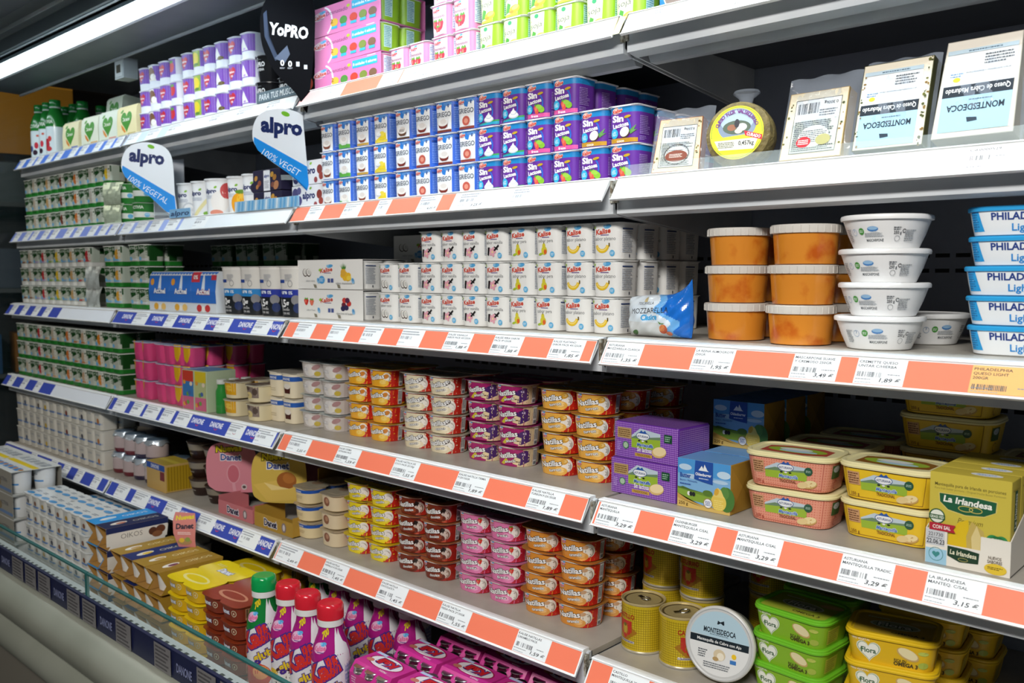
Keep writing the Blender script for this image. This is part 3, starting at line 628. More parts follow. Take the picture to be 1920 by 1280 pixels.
# ---- top shelf: pink skimmed, green soya, pink cartons
def pinkcup():
    a = Art(); a.P([(-28,2),(-28,58),(20,60),(20,2)], 0xE4C6D4); kalise(a, -10, 52, 5); a.T('Desnatado', -4, 40, 5.5, 0x7A4A58, 0, w=38)
    for x, y, k in ((-14, 24, 1.3), (3, 22, 1.5), (-5, 12, 1.2)): berry(a, x, y, k, 0xC93048)
    a.R(-8, 3, 12, 9, 0xF4C9D8); a.R(33, 12, 58, 58, 0xE9EEF4); a.M(34, 14, 57, 56, 12, 0x5A86C0, 8)
    return cup_mesh('cup_pink', 32, 32, 18, 63, 0.93, [(63, 0xE488B6)], a, rimc=0xF0E8EE)
def soyacup():
    a = Art(); a.P([(-28,2),(-28,60),(14,60),(10,2)], 0xD6DDB8); a.T('soja', -8, 38, 10, 0x3E4A48, -0.01, 0.2, rot=4, w=30); a.E(-6, 54, 5, 4, 0x3FA870)
    a.P([(-24,8),(-16,28),(-8,24),(-12,10)], 0x4FA03A); a.E(2, 14, 14, 8, 0xEBC93A, 10); a.E(4, 17, 9, 4, 0xF6E27A, 10); a.E(-6, 10, 6, 3, 0xE09A3A); a.P([(-28,2),(10,2),(10,7),(-28,6)], 0xE9D24A)
    a.R(36, 10, 58, 58, 0xC9E8DC); a.M(37, 12, 57, 56, 12, 0x4A9AA8, 9)
    return cup_mesh('cup_soya', 32, 32, 18, 63, 0.93, [(63, 0x96C42C)], a, rimc=0xEAF0DC)
C4 = [(-32.8,-32.8),(32.8,-32.8),(-32.8,32.8),(32.8,32.8)]
pk = [('cup', pinkcup(), (x/1000, y/1000, 0)) for x, y in C4] + [('lid', white_lid, (0,0,0.063))]
sy = [('cup', soyacup(), (x/1000, y/1000, 0)) for x, y in C4] + [('lid', white_lid, (0,0,0.063))]
y1 = 0.09; z1 = LV[1][2] + 0.0005
for u, n, nl in ((727, 'left pink stack', 1), (805, 'right pink stack', 3)):
    stack('yogurt_pack', 'yogurt pack', 'pink strawberry yogurt pack', pk, ux(u, y1, z1) + HP, y1 + HP, z1, 0.0652, nl, 'pink and green packs on the top shelf', 'alone before the pink cartons' if nl == 1 else 'the pink stack')
for u, n, nl in ((893, 'the left green stack', 2), (985, 'the middle green stack', 2), (1090, 'the right green stack', 2)):
    stack('yogurt_pack', 'yogurt pack', 'lime green soya dessert pack', sy, ux(u, y1, z1) + HP, y1 + HP, z1, 0.0652, nl, 'pink and green packs on the top shelf', n)
def pink_carton():
    a = Art(); a.O(-58, 30, 26, 4, 0xF4E8F0, -60, 75, 14, ry=34); kalise(a, -66, 44, 8, 0xD24A38, 0xF4D0DC); a.T('Desnatado', -22, 46, 9, 0x5A2A50, -0.01, 0.1, w=52); a.E(6, 50, 4, 3.4, 0xB8C83A)
    a.R(14, 40, 72, 57, 0x2FB0D8); a.T('8 unidades 4 sabores', 43, 48, 6, 0xFFFFFF, 0.02, w=54)
    for x, c in ((-28, 0xE9B83A), (-6, 0x4E8F3A), (18, 0xD2402F), (40, 0x7A8A3A), (62, 0x7A5A40)): a.E(x, 22, 9, 9, c); a.R(x-7, 8, x+7, 14, 0x35B0DC)
    a.T('2', -34, 26, 9, 0xB06A2A, 0.02)
    return sleeve_mesh(250, 132, 66.5, 0xE07CB4, Art().add(a, 0, 1, 1.03, 1.56), 0x9A7A8A)
pc = pink_carton()
for k in range(3): put('yogurt_carton', 'pink eight-cup yogurt carton with fruit, %s of three' % LN[3][k], 'yogurt carton', [('sleeve', pc)] + [('cup', (sy if k else pk)[0][1], (0.091, y, 0.001)) for y in (-0.0325, 0.0325)],
    (ux(590, 0.085, z1) + 0.126, 0.152, z1 + 0.0672*k), math.radians((0.3, -0.5, 0.6)[k]), 'pink yogurt cartons')
# blue carton at the left end of the right bay's top shelf
ba = Art(); ba.E(-6, 40, 30, 26, 0x8A7A70); ba.O(-6, 40, 30, 2, 0xE8F0F6)
put('milk_carton', 'bright blue carton at the left end of the right bay top shelf', 'carton', [('carton', box_mesh('carton', 86, 120, 150, 0x1E78D8, ba))], (0.075, y1 + 0.075, z1), 0)
put('milk_carton', 'pale blue carton beside the bright blue one on the top shelf', 'carton', [('carton', box_mesh('carton', 70, 120, 150, 0xA9D2E4, Art().M(-30, 4, 30, 60, 14, 0x4A86A8)))], (0.162, y1 + 0.075, z1), 0)
# ---- custard twin packs, fourth and fifth shelf
def natilla(key, bg, redc, txt, sub, pic, lidc, right_cup, tc=0xFFFFFF, bar=True):
    a = Art()
    a.P([(-44,0),(-44,35),(47,35),(47,0)], bg); a.P([(12,0),(26,35),(62,35),(62,0)], redc)
    pic(a)
    a.T(txt, -13, 21.5, 10.2, tc, 0.025, 0.0, 9, w=49, out=0x2A201C)
    if sub: a.T(sub, -4, 10.5, 5.6, tc, 0.02, 0.0, 9, w=28, out=0x4A3A30)
    kalise(a, -31, 31, 3.4, 0xC8452F, 0xF0D0E0)
    if right_cup: a.R(48, 1.5, 60, 35, 0xE8E8E6); a.B(49.5, 12, 58.5, 32, 0x252525, 8, 9); a.R(50, 3, 58, 9, 0x7A7E84)
    return cup_mesh('cup_%s' % key, 41.5, 38, 33, 38.5, 0.9, [(5, bg), (38, redc)], Art().add(a, 13), maxe=5.5, rimc=0xE8E4DA, rim=2.2, step=0.06, m=GLOSS)
def natpack(key, bg, red, txt, sub, pic, lidc):
    A = natilla(key, bg, red, txt, sub, pic, lidc, 0); B = natilla(key + '_bar', bg, red, txt, sub, pic, lidc, 1)
    la = Art(); la.T(txt, 0, 4, 14, 0xE8E8E8, 0.03, 0.2, w=120, out=0x3A3432); la.E(36, -16, 26, 12, bg); la.E(-40, -18, 22, 9, bg); la.M(-60, -30, 60, -24, 1, 0x8A8A8A)
    lid = lid_mesh('lid_' + key, [(-42.5,0),(42.5,0)], 41.5, 38, 22, lidc, la, t=0.9, grow=2.6)
    return [('cup', A, (-0.0425,0,0)), ('cup', B, (0.0425,0,0)), ('lid', lid, (0,0,0.0386))]
def cream(a, x, y, k, c=0xF6F2EA, d=0xB8B4AC):
    a.E(x, y, 11*k, 12*k, c, 20); a.E(x+1, y-2, 8*k, 9*k, d, 30); a.E(x-1, y-2, 7*k, 8*k, c, 30); return a
def dollop(a, c, c2): a.E(10, 9, 13, 8, c); a.E(8, 11, 9, 5, c2); return a
NAT = {}
NAT['egg'] = natpack('egg', 0xF3B233, 0xC9281E, 'Natillas', None, lambda a: (cream(a, 18, 22, 0.9), a.E(16, 24, 7, 5, 0xD88A3A, 25), dollop(a, 0xF6C64A, 0xFAD878)), 0xE9C64A)
NAT['coco'] = natpack('coco', 0xE9DDBE, 0xBF2A20, 'Natillas', 'coco', lambda a: (cream(a, 20, 18, 1.1), a.E(14, 26, 8, 5, 0x4A3A34, 20), a.E(14, 27, 6, 3.6, 0xE8E8E8, 20), dollop(a, 0xF0E4C4, 0xFAF2DC)), 0xE4DCC8)
NAT['choc_cake'] = natpack('snack', 0xA8286C, 0xE4CFA4, 'Natillas', 'snack', lambda a: (a.P([(2,6),(8,24),(30,33),(40,30),(40,10),(18,2)], 0x4A2A6A), a.P([(2,6),(8,20),(20,16),(18,2)], 0xE9D4A8), a.R(4,9,18,11,0x5A3020), a.T('+4', 26, 25, 5, 0xE8D8F0, 0.02), a.P([(-30,4),(-14,16),(-8,10),(-22,2)], 0xD8C83A)), 0xB83A86)
NAT['nougat'] = natpack('nougat', 0xEDB24E, 0xC4281E, 'Natillas', 'turron', lambda a: (cream(a, 22, 20, 1.05), a.E(16, 27, 8, 5.5, 0xD9A23A, 10), a.E(18, 28, 4, 3, 0xF0CC7A), dollop(a, 0xF2BC58, 0xF8D48A)), 0xD8B24A)
NAT['lemon'] = natpack('lemon', 0xF2DC2E, 0xC4281E, 'Natillas', 'vainilla', lambda a: (cream(a, 20, 20, 1.05), a.E(13, 10, 11, 6, 0xF4E13E, 10), a.E(15, 12, 7, 3.4, 0xFAEE8A, 10)), 0xECDC30)
NAT['chocolate'] = natpack('chocolate', 0x7A2F1E, 0xA82A20, 'Natillas', 'chocolate', lambda a: (cream(a, 24, 18, 1.0, 0xD8C8BC, 0x8A6A5A), a.P([(10,22),(16,32),(24,28),(19,19)], 0x281A16), dollop(a, 0x6A2818, 0x9A4A30)), 0xD08A5A)
NAT['strawberry'] = natpack('strawberry', 0xE47FB0, 0xB8283A, 'Natillas', 'fresa', lambda a: (cream(a, 24, 20, 1.05), berry(a, 17, 25, 0.8), dollop(a, 0xE889B8, 0xF4B0D2)), 0xE9A4CC)
NAT['caramel'] = natpack('caramel', 0xDE9238, 0xC8281E, 'Natillas', 'caramelo', lambda a: (cream(a, 24, 20, 1.05, 0xEDE4D6, 0xA89A88), a.E(17, 26, 6, 3.6, 0xC9A07A, 10), dollop(a, 0xDFA050, 0xECBB78)), 0xD89A4A)
def silver():
    a = Art(); a.P([(-44,0),(-44,35),(60,35),(60,0)], 0xC9C2BC); a.E(8, 18, 22, 15, 0xE4E0DE); a.T('CREMA', -12, 20, 7, 0xF8F8F8, 0.01, w=30, out=0x8A8084); a.E(16, 14, 12, 9, 0xE9E4DC); a.E(34, 10, 9, 6, 0xC9B24A); a.E(30, 26, 12, 6, 0xB08A8A, 20)
    c = cup_mesh('cup_silver', 41.5, 38, 33, 38.5, 0.9, [(38, 0xC6BDB6)], a, rimc=0xE0DCD6, rim=2.2, m=GLOSS); lid = lid_mesh('lid_silver', [(-42.5,0),(42.5,0)], 41.5, 38, 22, 0xC9D6D8, Art().T('Kalise', 0, 4, 14, 0x6A7A86, 0.03, w=80), t=0.9, grow=2.6)
    return [('cup', c, (-0.0425,0,0)), ('cup', c, (0.0425,0,0)), ('lid', lid, (0,0,0.0386))]
NAT['silver'] = silver()
y4 = 0.068; z4 = LV[4][2] + 0.0005; NP = 0.0415
for u, k, d, yy in ((557,'silver','silver cream dessert twin pack',0.068), (640,'egg','orange custard twin pack',0.068), (744,'coco','cream coconut custard twin pack',0.068), (862,'choc_cake','magenta chocolate cake custard twin pack',0.070), (997,'nougat','golden nougat custard twin pack',0.072)):
    stack('custard_pack', 'custard pack', d, NAT[k], ux(u, yy, z4) + 0.086, yy + 0.04, z4, NP, 4, 'custard twin packs on the fourth shelf', 'its front stack', lean=0.0008, jx=0.002, jr=1.0)
    stack('custard_pack', 'custard pack', d + ' in the second row', NAT[k], ux(u, yy, z4) + 0.086 + 0.01, yy + 0.04 + 0.085, z4, NP, 4, 'custard twin packs on the fourth shelf', 'its stack', jx=0.003, jr=1.5, only=(3,) if k != 'nougat' else (0,1,2,3))
stack('custard_pack', 'custard pack', 'golden nougat custard twin pack in the third row', NAT['nougat'], ux(997, y4, z4) + 0.11, y4 + 0.215, z4, NP, 4, 'custard twin packs on the fourth shelf', 'its stack', only=(2, 3))
y5 = 0.03; z5 = LV[5][2] + 0.0005
for u, k, d, yy in ((637,'lemon','yellow vanilla custard twin pack',0.028), (730,'chocolate','dark chocolate custard twin pack',0.028), (845,'strawberry','pink strawberry custard twin pack',0.028), (966,'caramel','orange caramel custard twin pack',0.030)):
    stack('custard_pack', 'custard pack', d, NAT[k], ux(u, yy, z5) + 0.086 + (0.003 if k == 'chocolate' else 0), yy + 0.04, z5, NP, 4, 'custard twin packs on the fifth shelf', 'its front stack', lean=0.0022, jx=0.002, jr=1.0)
    stack('custard_pack', 'custard pack', d + ' in the second row', NAT[k], ux(u, yy, z5) + 0.086 + 0.012, yy + 0.04 + 0.084, z5, NP, 4, 'custard twin packs on the fifth shelf', 'its stack', jx=0.003, jr=1.5, only=(3,) if k != 'caramel' else (0,1,2,3))
# ---- tall beige cups with a blue band, and beige pots on the shelf below
def bluecup(win):
    a = Art(); a.T('DANONE' , -2, 49, 6, 0xFFFFFF, 0.02, w=34)
    if win: a.E(2, 30, 14, 6, 0xF1E9DC); a.P([(-12,30),(16,30),(14,12),(-10,12)], 0x4A1A16); a.E(2, 30, 14, 7, 0xEDE6DC)
    else: a.M(-16, 14, 10, 24, 2, 0xC9BC9E)
    return cup_mesh('cup_tall%d' % win, 29, 30, 18, 63, 0.9, [(43, 0xEBDFC2), (55, 0x2B5FB4), (63, 0xEFE6D0)], a, rimc=0xEEE8D8)
tall = [('cup', bluecup(0), (-0.03,-0.03,0)), ('cup', bluecup(1), (0.03,-0.03,0)), ('cup', bluecup(0), (-0.03,0.03,0)), ('cup', bluecup(1), (0.03,0.03,0)), ('lid', lid_mesh('lid_tall', [(-30,-30),(30,-30),(-30,30),(30,30)], 29, 30, 10, 0xE9E2D2), (0,0,0.063))]
stack('dessert_pack', 'dessert pack', 'tall beige cups with a blue band', tall, ux(500, 0.06, z4) + 0.06, 0.06 + 0.062, z4, 0.0655, 2, 'beige packs with blue bands', 'two by the bay joint', jr=.3)
def pot(kind):
    a = Art()
    if kind: a.E(0, 22, 12, 12, 0xDCC8B4); a.E(0, 22, 11, 11, 0x8A5A44); a.E(2, 24, 6, 6, 0xB88A70); return cup_mesh('pot_brown', 36, 34, 26, 38, 0.92, [(38, 0xE0CFAE)], a, rimc=0xE6DAC0)
    a.T('Danone', -6, 30, 4.5, 0xE8EEF8, 0.02, w=26); a.M(-16, 12, 12, 20, 2, 0xC2B088)
    return cup_mesh('pot_blue', 36, 34, 28, 38, 0.92, [(26, 0xE4D2A6), (34, 0x2357B0), (38, 0xE6DAC0)], a, rimc=0xE6DAC0)
pA = pot(0); pB = pot(1)
la = Art(); la.E(-8, -10, 16, 14, 0xD0B090)
lidp = lid_mesh('lid_pot', [(0,-35),(0,35)], 36, 34, 18, 0xE2D6BC, la, grow=2.5)
for u, p, d in ((547, pA, 'beige pot pack with a blue band'), (593, pB, 'beige pot pack with a brown round picture')):
    stack('dessert_pack', 'dessert pack', d, [('cup', p, (0,-0.035,0)), ('cup', p, (0,0.035,0)), ('lid', lidp, (0,0,0.038))], ux(u, 0.015, z5) + 0.038, 0.015 + 0.07, z5, 0.0425, 3, 'beige pot packs', 'three', jx=0.002)
# ---- right bay, third shelf: orange tubs, white tubs, blue tubs, mozzarella
ORANGE = mat('orange_spread', 0xD98A2E, rough=0.2, noise=(0xC05A14, 22, 6, 0.52, 0.68), coat=0.3)
def ormesh():
    b = MB(); b.lathe([(42,0.5),(44,1.5),(47.5,46),(47.5,50)], [0xD98A2E], 48); body = b.mesh('tub', ORANGE)
    l = MB(); l.lathe([(47.9,46),(50.5,46.5),(51,50),(51,58),(49.5,59),(46,59.2),(45,57),(0.5,57)], [0xE9E6DF], 48, cap0=False)
    for i in range(28):
        t = 2*math.pi*i/28; l.box(51*math.sin(t)-0.5, 51*math.cos(t)-0.5, 47, 51*math.sin(t)+0.5, 51*math.cos(t)+0.5, 57, 0xDDD8CE)
    return [('tub', body), ('lid', l.mesh('lid', TRANSL))]
XO1 = ux(1380, 0.108, 1.43); XO2 = ux(1498, 0.084, 1.43) + 0.003
OT = ormesh(); zo = LV[3][2] + 0.0003
for (xs, yy, n) in (((XO1, XO1+.0015, XO1+.004), 0.108, 'left'), ((XO2, XO2+.002, XO2+.005), 0.084, 'right')):
    for k in range(3): put('spread_tub', 'round orange spread tub with clear lid, %s of the %s stack' % (LN[3][k], n), 'spread tub', OT, (xs[k], yy + jit(.001), zo + 0.0592*k), random.random()*6, 'orange spread tubs')
for k in range(3): put('spread_tub', 'round orange spread tub half hidden in the back stack, %s one' % LN[3][k], 'spread tub', OT, (XO2 + 0.006, 0.190, zo + 0.0592*k), random.random()*6, 'orange spread tubs')
for k in range(3): put('spread_tub', 'round orange spread tub behind the left stack, %s one' % LN[3][k], 'spread tub', OT, (XO1, 0.215, zo + 0.0592*k), random.random()*6, 'orange spread tubs')
def masc():
    a = Art(); sec = Sec(50, 50, 50, 12)
    a.E(-2, 27, 8, 3.6, 0x4A86C8); a.E(-2, 28, 7, 2.4, 0x9AC4E8); a.P([(-16,17),(-10,21),(0,24),(8,22),(14,17)], 0xC9CED2); a.M(-15, 16, 13, 22, 4, 0x9AA0A6); a.T('MASCARPONE', 0, 12, 3.6, 0x5A6066, 0.01, w=27)
    a.E(-20, 24, 4.6, 4.6, 0x4E9A44); a.M(-23, 22, -17, 26, 2, 0xDDEEDD); a.O(-33, 23, 4.6, 0.5, 0x8AA8CC); a.T('3', -33, 25, 3.4, 0x4A7AB4); a.M(-52, 10, -40, 28, 8, 0x8A9096)
    a.T('250 g', 33, 22, 4, 0x3E4248, 0.015, w=11); a.M(27, 25, 38, 30, 2, 0x6A6E74); a.O(33, 14, 4, 0.5, 0x7A7E84); a.O(42, 24, 2.6, 0.9, 0x3A3E44, 30, 330); a.M(44, 10, 62, 26, 7, 0x8A9096, 4)
    body = cup_mesh('tub_white', 57, 57, 57, 41, 0.72, [(41, 0xF2F4F5)], a, seg=12, rim=0.8, maxe=4)
    l = MB(); l.lathe([(57.5,0),(60.5,0.5),(61,4),(60,6.5),(57,7.5),(55,5.5),(0.5,5.5)], [0xF5F7F8], 56, cap0=False)
    return [('tub', body), ('lid', l.mesh('lid', PRINT), (0,0,0.0395))]
MS = masc(); XM = ux(1654, 0.078, 1.46)
for k, (x, rz) in enumerate(((XM - .003, 0.35), (XM + .002, -0.05), (XM + .001, 0.0), (XM + .003, 0.05))):
    put('cheese_tub', 'round white cream cheese tub, %s of the stack of four' % LN[4][k], 'cheese tub', MS, (x, 0.078, zo + 0.0462*k), rz, 'round white cheese tubs')
put('cheese_tub', 'round white cream cheese tub alone in the shade behind the stack', 'cheese tub', MS, (XM + 0.012, 0.225, zo), 0.9, 'round white cheese tubs')
def phil():
    a = Art(); a.P([(-62,6),(-42,6),(-48,34),(-62,34)], 0x2BA5E8); a.M(-60, 8, -48, 32, 8, 0x1A6AB0); a.T('PHILADELPHIA', 10, 25, 9, 0x23408A, 0.03, w=84); a.T('Light', 6, 11, 9, 0x2F8FDA, 0.02, w=28)
    body = cup_mesh('tub_ph', 62, 40, 26, 33, 0.9, [(33, 0xEEF4F8)], a, rim=0.6)
    sec = Sec(62, 40, 26, 6); l = MB(); l.loft([sec.ring(1, 0, 1), sec.ring(1, 0.6, 2.6), sec.ring(1, 4.5, 3), sec.ring(1, 6.5, 1.5), sec.ring(1, 6.6, -2), sec.ring(0.98, 5, -4)], [0x2FA8EA])
    return [('tub', body), ('lid', l.mesh('lid', PRINT), (0,0,0.0315))]
PH = phil(); XP = ux(1818, 0.1, 1.5) + 0.066
for k, dx in enumerate((0.003, 0.0, -0.003, 0.001, -0.001)):
    put('cheese_tub', 'oval white cheese tub with blue lid, %s of the stack of five' % LN[5][k], 'cheese tub', PH, (XP + dx, 0.10, zo + 0.0382*k), math.radians(jit(2)), 'white cheese tubs with blue lids')
    if k < 4: put('cheese_tub', 'oval white cheese tub with blue lid in the stack behind, %s one' % LN[4][k], 'cheese tub', PH, (XP + 0.005 + dx, 0.20, zo + 0.0382*k), math.radians(jit(3)), 'white cheese tubs with blue lids')
def pillow(w, h, d, fa, colf, nx=64, nz=40, corner=(0,0)):
    mb = MB()
    def P(u, v, sgn):
        e = (1-abs(u)**2.6)*(1-abs(v)**3); cr = 1.2*math.sin(9*u+5*v) + 1.0*math.sin(17*u-11*v+2)
        return (u*w/2*(1-0.04*abs(v)**3), sgn*(d/2*e**0.55 + (cr if e > .02 else 0)*0.8), (v+1)*h/2 + (corner[1]*max(0,u)**3*max(0,v)**2) - 5*max(0,-u)**2*max(0,v)**2)
    for sgn in (-1, 1):
        V = [P(-1+2*i/nx, -1+2*j/nz, sgn) for j in range(nz+1) for i in range(nx+1)]
        for j in range(nz):
            for i in range(nx):
                q = (j*(nx+1)+i, j*(nx+1)+i+1, (j+1)*(nx+1)+i+1, (j+1)*(nx+1)+i)
                mb.add([V[k] for k in q], [(0,1,2,3)], colf(-1+2*(i+.5)/nx, -1+2*(j+.5)/nz))
    b = mb.n
    if fa:
        for k, (V, T, c) in enumerate(fa.L):
            V2, T2 = split(V, T, 4.0)
            Q = [(P(x/(w/2), y/(h/2)-1, -1)[0], P(x/(w/2), y/(h/2)-1, -1)[1] - 0.25 - 0.08*k, P(x/(w/2), y/(h/2)-1, -1)[2]) for x, y in V2]
            mb.add(Q, T2.tolist(), c)
    return mb
ma = Art(); ma.T('MOZZARELLA', -9, 44, 9, 0x2E3440, 0.0, 0.08, rot=3, w=76); ma.T('Clasica', -8, 33, 9, 0x4AA8E0, 0.05, 0.25, rot=4, w=34, out=0xE8F4FC); ma.T('TOSCANELLA', -16, 56, 4.5, 0x3A4048, 0, rot=2, w=34)
ma.P([(-19,58),(-19,63),(-16,67),(-13,63),(-13,58)], 0xB8A87A); ma.E(20, 14, 9, 7, 0xC65A38, 30); ma.E(18, 16, 7, 5, 0xE08A50, 30); ma.P([(14,22),(12,27),(19,22),(24,24)], 0x5A8A3A); ma.E(30, 7, 7, 3.4, 0xD87A58); ma.E(-44, 6, 8, 4, 0x3E6A34, 20)
def mcol(u, v):
    t = u*0.75 + 0.25*v + 0.12*math.sin(6*v)
    return 0x1E6FD0 if t > 0.38 else 0x6FB0EA if t > 0.2 else 0xDCE8F2 if v > -0.3 or u > 0.2 else 0xD4D8DA
put('mozzarella_bag', 'blue and silver crinkled mozzarella bag lying beside the white yogurts', 'cheese bag', pillow(130, 70, 44, ma, mcol, corner=(0, 26)).mesh('mozzarella_bag', GLOSS, sharp=80), (0.072, 0.060, zo + 0.001), math.radians(-4))
# ---- right bay, second shelf: vacuum packed cheeses
RIND = mat('cheese_rind', 0x8A7A4A, rough=0.6, noise=(0x5A4E2E, 60, 5), bump=(0.8, 140))
def wedge(w0, w1, h, d, face, side, label, spots=0):
    mb = MB(); pts = [(-w0/2,0),(w0/2,0),(w1/2,h),(-w1/2,h)]
    mb.prism([(x, z) for x, z in pts], -d/2, d/2, side, axis='y')
    mb.add([(-w0/2+1,-d/2-0.2,1),(w0/2-1,-d/2-0.2,1),(w1/2-1,-d/2-0.2,h-1),(-w1/2+1,-d/2-0.2,h-1)], [(0,1,2,3)], face)
    rd = random.Random(int(w0*7+h)); a = Art()
    for i in range(spots):
        s = rd.choice((-1, 1)); z = rd.random()*h; ww = (w0 + (w1-w0)*z/h)/2; a.E(s*(ww-2-rd.random()*5), z, 0.8+rd.random()*1.6, 0.8+rd.random()*1.6, rd.choice((0x6A6A2A, 0x4A5020, 0x8A6A30)), n=8)
    paint(mb, a, front(0, -d/2, 0), base=0.25)
    la = MB(); paint(la, label, front(0, -d/2, 0), base=0.9, step=0.06)
    return mb.mesh('cheese', PRINT), la.mesh('label', CARD)
def bag(w, h, d, m=FILM):
    mb = MB(); nx, nz = 18, 18
    for sgn in (-1, 1):
        def P(i, j):
            u = -1+2*i/nx; v = -1+2*j/nz; e = max(0.0, (1-abs(u)**5)*(1-abs(v)**5))
            return (u*w/2, sgn*(d/2*e + 0.8*math.sin(i*1.7+j*1.1)*e + 0.3), (v+1)*h/2 + 1.5*math.sin(i*0.9)*(abs(v) > .9))
        V = [P(i, j) for j in range(nz+1) for i in range(nx+1)]
        mb.add(V, [(j*(nx+1)+i, j*(nx+1)+i+1, (j+1)*(nx+1)+i+1, (j+1)*(nx+1)+i) for j in range(nz) for i in range(nx)], 0xFFFFFF)
    return mb.mesh('film', m, sharp=180)
def lab_a(w, h, wt, red):
    a = Art(); a.R(-w/2, 0, w/2, h, 0xE9EBEA); a.R(-w/2, 0, w/2, h*0.62, 0xD6D9CF if red else 0xC9CFC6)
    for e in ((-w/2,0,-w/2+.7,h),(w/2-.7,0,w/2,h),(-w/2,0,w/2,.7),(-w/2,h-.7,w/2,h)): a.R(*e, 0x2A2E34)
    a.B(-w*0.44, h*0.73, w*0.04, h*0.93, 0x2A2E34, 9); a.T(wt, w*0.28, h*0.9, h*0.055, 0x2A2E34, 0.01, rot=180, w=w*0.3); a.M(w*0.05, h*0.66, w*0.45, h*0.8, 3, 0x6A6E74)
    a.M(-w*0.45, h*0.03, w*0.45, h*0.6, 16, 0x4A5258, 12); a.E(0, h*0.3, w*0.33, h*0.2, 0xDCDFD8); a.M(-w*0.3, h*0.18, w*0.3, h*0.42, 7, 0x5A6468, 5)
    if red: a.O(0, h*0.3, w*0.36, 1, 0x3A2A2A, ry=h*0.25); a.E(0, h*0.26, w*0.32, h*0.14, 0x8A4A38); a.M(-w*0.2, h*0.22, w*0.2, h*0.32, 3, 0xE9DCD0, 4)
    else: a.E(-w*0.2, h*0.2, w*0.16, h*0.1, 0xD0303A); a.M(-w*0.32, h*0.15, -w*0.08, h*0.25, 3, 0xF4F0EA, 8); a.E(w*0.22, h*0.22, w*0.16, h*0.1, 0xB8B47A)
    return a
def lab_m(w, h, blue=True):
    a = Art(); a.R(-w/2, 0, w/2, h, 0xE4E8EA); a.R(-w/2, 0, w/2, h*0.42, 0xA8D2E8); a.R(-w/2, h*0.42, w/2, h*0.56, 0x16222E); a.T('Queso de Cabra Madurado', 0, h*0.49, h*0.062, 0xF2F4F4, 0.01, rot=180, w=w*0.92)
    a.T('MONTESDEOCA', 0, h*0.28, h*0.075, 0x1E2C3A, 0.03, rot=180, w=w*0.82); a.M(-w*0.1, h*0.36, w*0.24, h*0.385, 1, 0x4A6478); a.P([(-w*.08,h*.1),(w*.06,h*.11),(w*.05,h*.15),(-w*.1,h*.16)], 0x2A3A48)
    a.E(-w*0.32, h*0.63, w*0.055, h*0.028, 0xF0C62E); a.M(-w*0.42, h*0.66, -w*0.22, h*0.72, 2, 0x6A90B8); a.M(w*0.05, h*0.78, w*0.46, h*0.92, 4, 0x5A6068); a.M(-w*0.2, h*0.7, w*0.46, h*0.72, 1, 0x9AA0A6)
    a.R(-w/2, h*0.95, w/2, h, 0xB8CCD8); a.M(-w*0.2, h*0.96, w*0.3, h*0.99, 1, 0x4A6478)
    return a
zc = LV[2][2] + 0.001; TL = math.radians(-16)
CH = (('flat cheese wedge with brown rind, leftmost in the right bay', wedge(84, 76, 94, 22, 0xE6D6B4, 0xB5703A, Art().add(lab_a(62, 72, '0.330kg', True), 0, 8), 10), (106, 118, 28), 0.084, 0.085, 8),
      ('cheese wedge in a loose clear bag with a grey printed label', wedge(96, 92, 106, 26, 0xE9DFC4, 0xC9AA70, Art().add(lab_a(72, 84, '0.300kg', False), 2, 9), 14), (118, 138, 32), 0.318, 0.085, -3),
      ('tall goat cheese wedge with a green-flecked rind and blue label', wedge(96, 96, 128, 34, 0xEEE6D2, 0x4A4A20, Art().add(lab_m(80, 112), -4, 4), 40), (103, 142, 40), 0.4345, 0.075, -2),
      ('largest goat cheese wedge, with pale sides and a white and blue label', wedge(100, 92, 136, 50, 0xE4DED2, 0xB9B4A8, Art().add(lab_m(86, 114), 0, 8), 0), (106, 146, 56), 0.545, 0.075, -4))
for d, (cm_, lm_), bg_, x, y, rz in CH:
    put('cheese_wedge', d, 'cheese', [('cheese', cm_), ('label', lm_), ('clear_bag', bag(*bg_), (0, 0.002, -0.001))], (x, y, zc + 0.0015 + bg_[2]*0.000138), (TL, 0, math.radians(rz)), 'vacuum packed cheeses')
put('cheese_wedge', 'dark cheese pack in crinkled film at the right edge of the second shelf', 'cheese', [('cheese', wedge(80, 80, 110, 40, 0x3E4248, 0x33373C, Art().R(-30, 60, 30, 100, 0x5A6470), 0)[0]), ('clear_bag', bag(104, 136, 46))], (0.662, 0.105, zc + 0.009), (TL, 0, math.radians(-8)), 'vacuum packed cheeses')
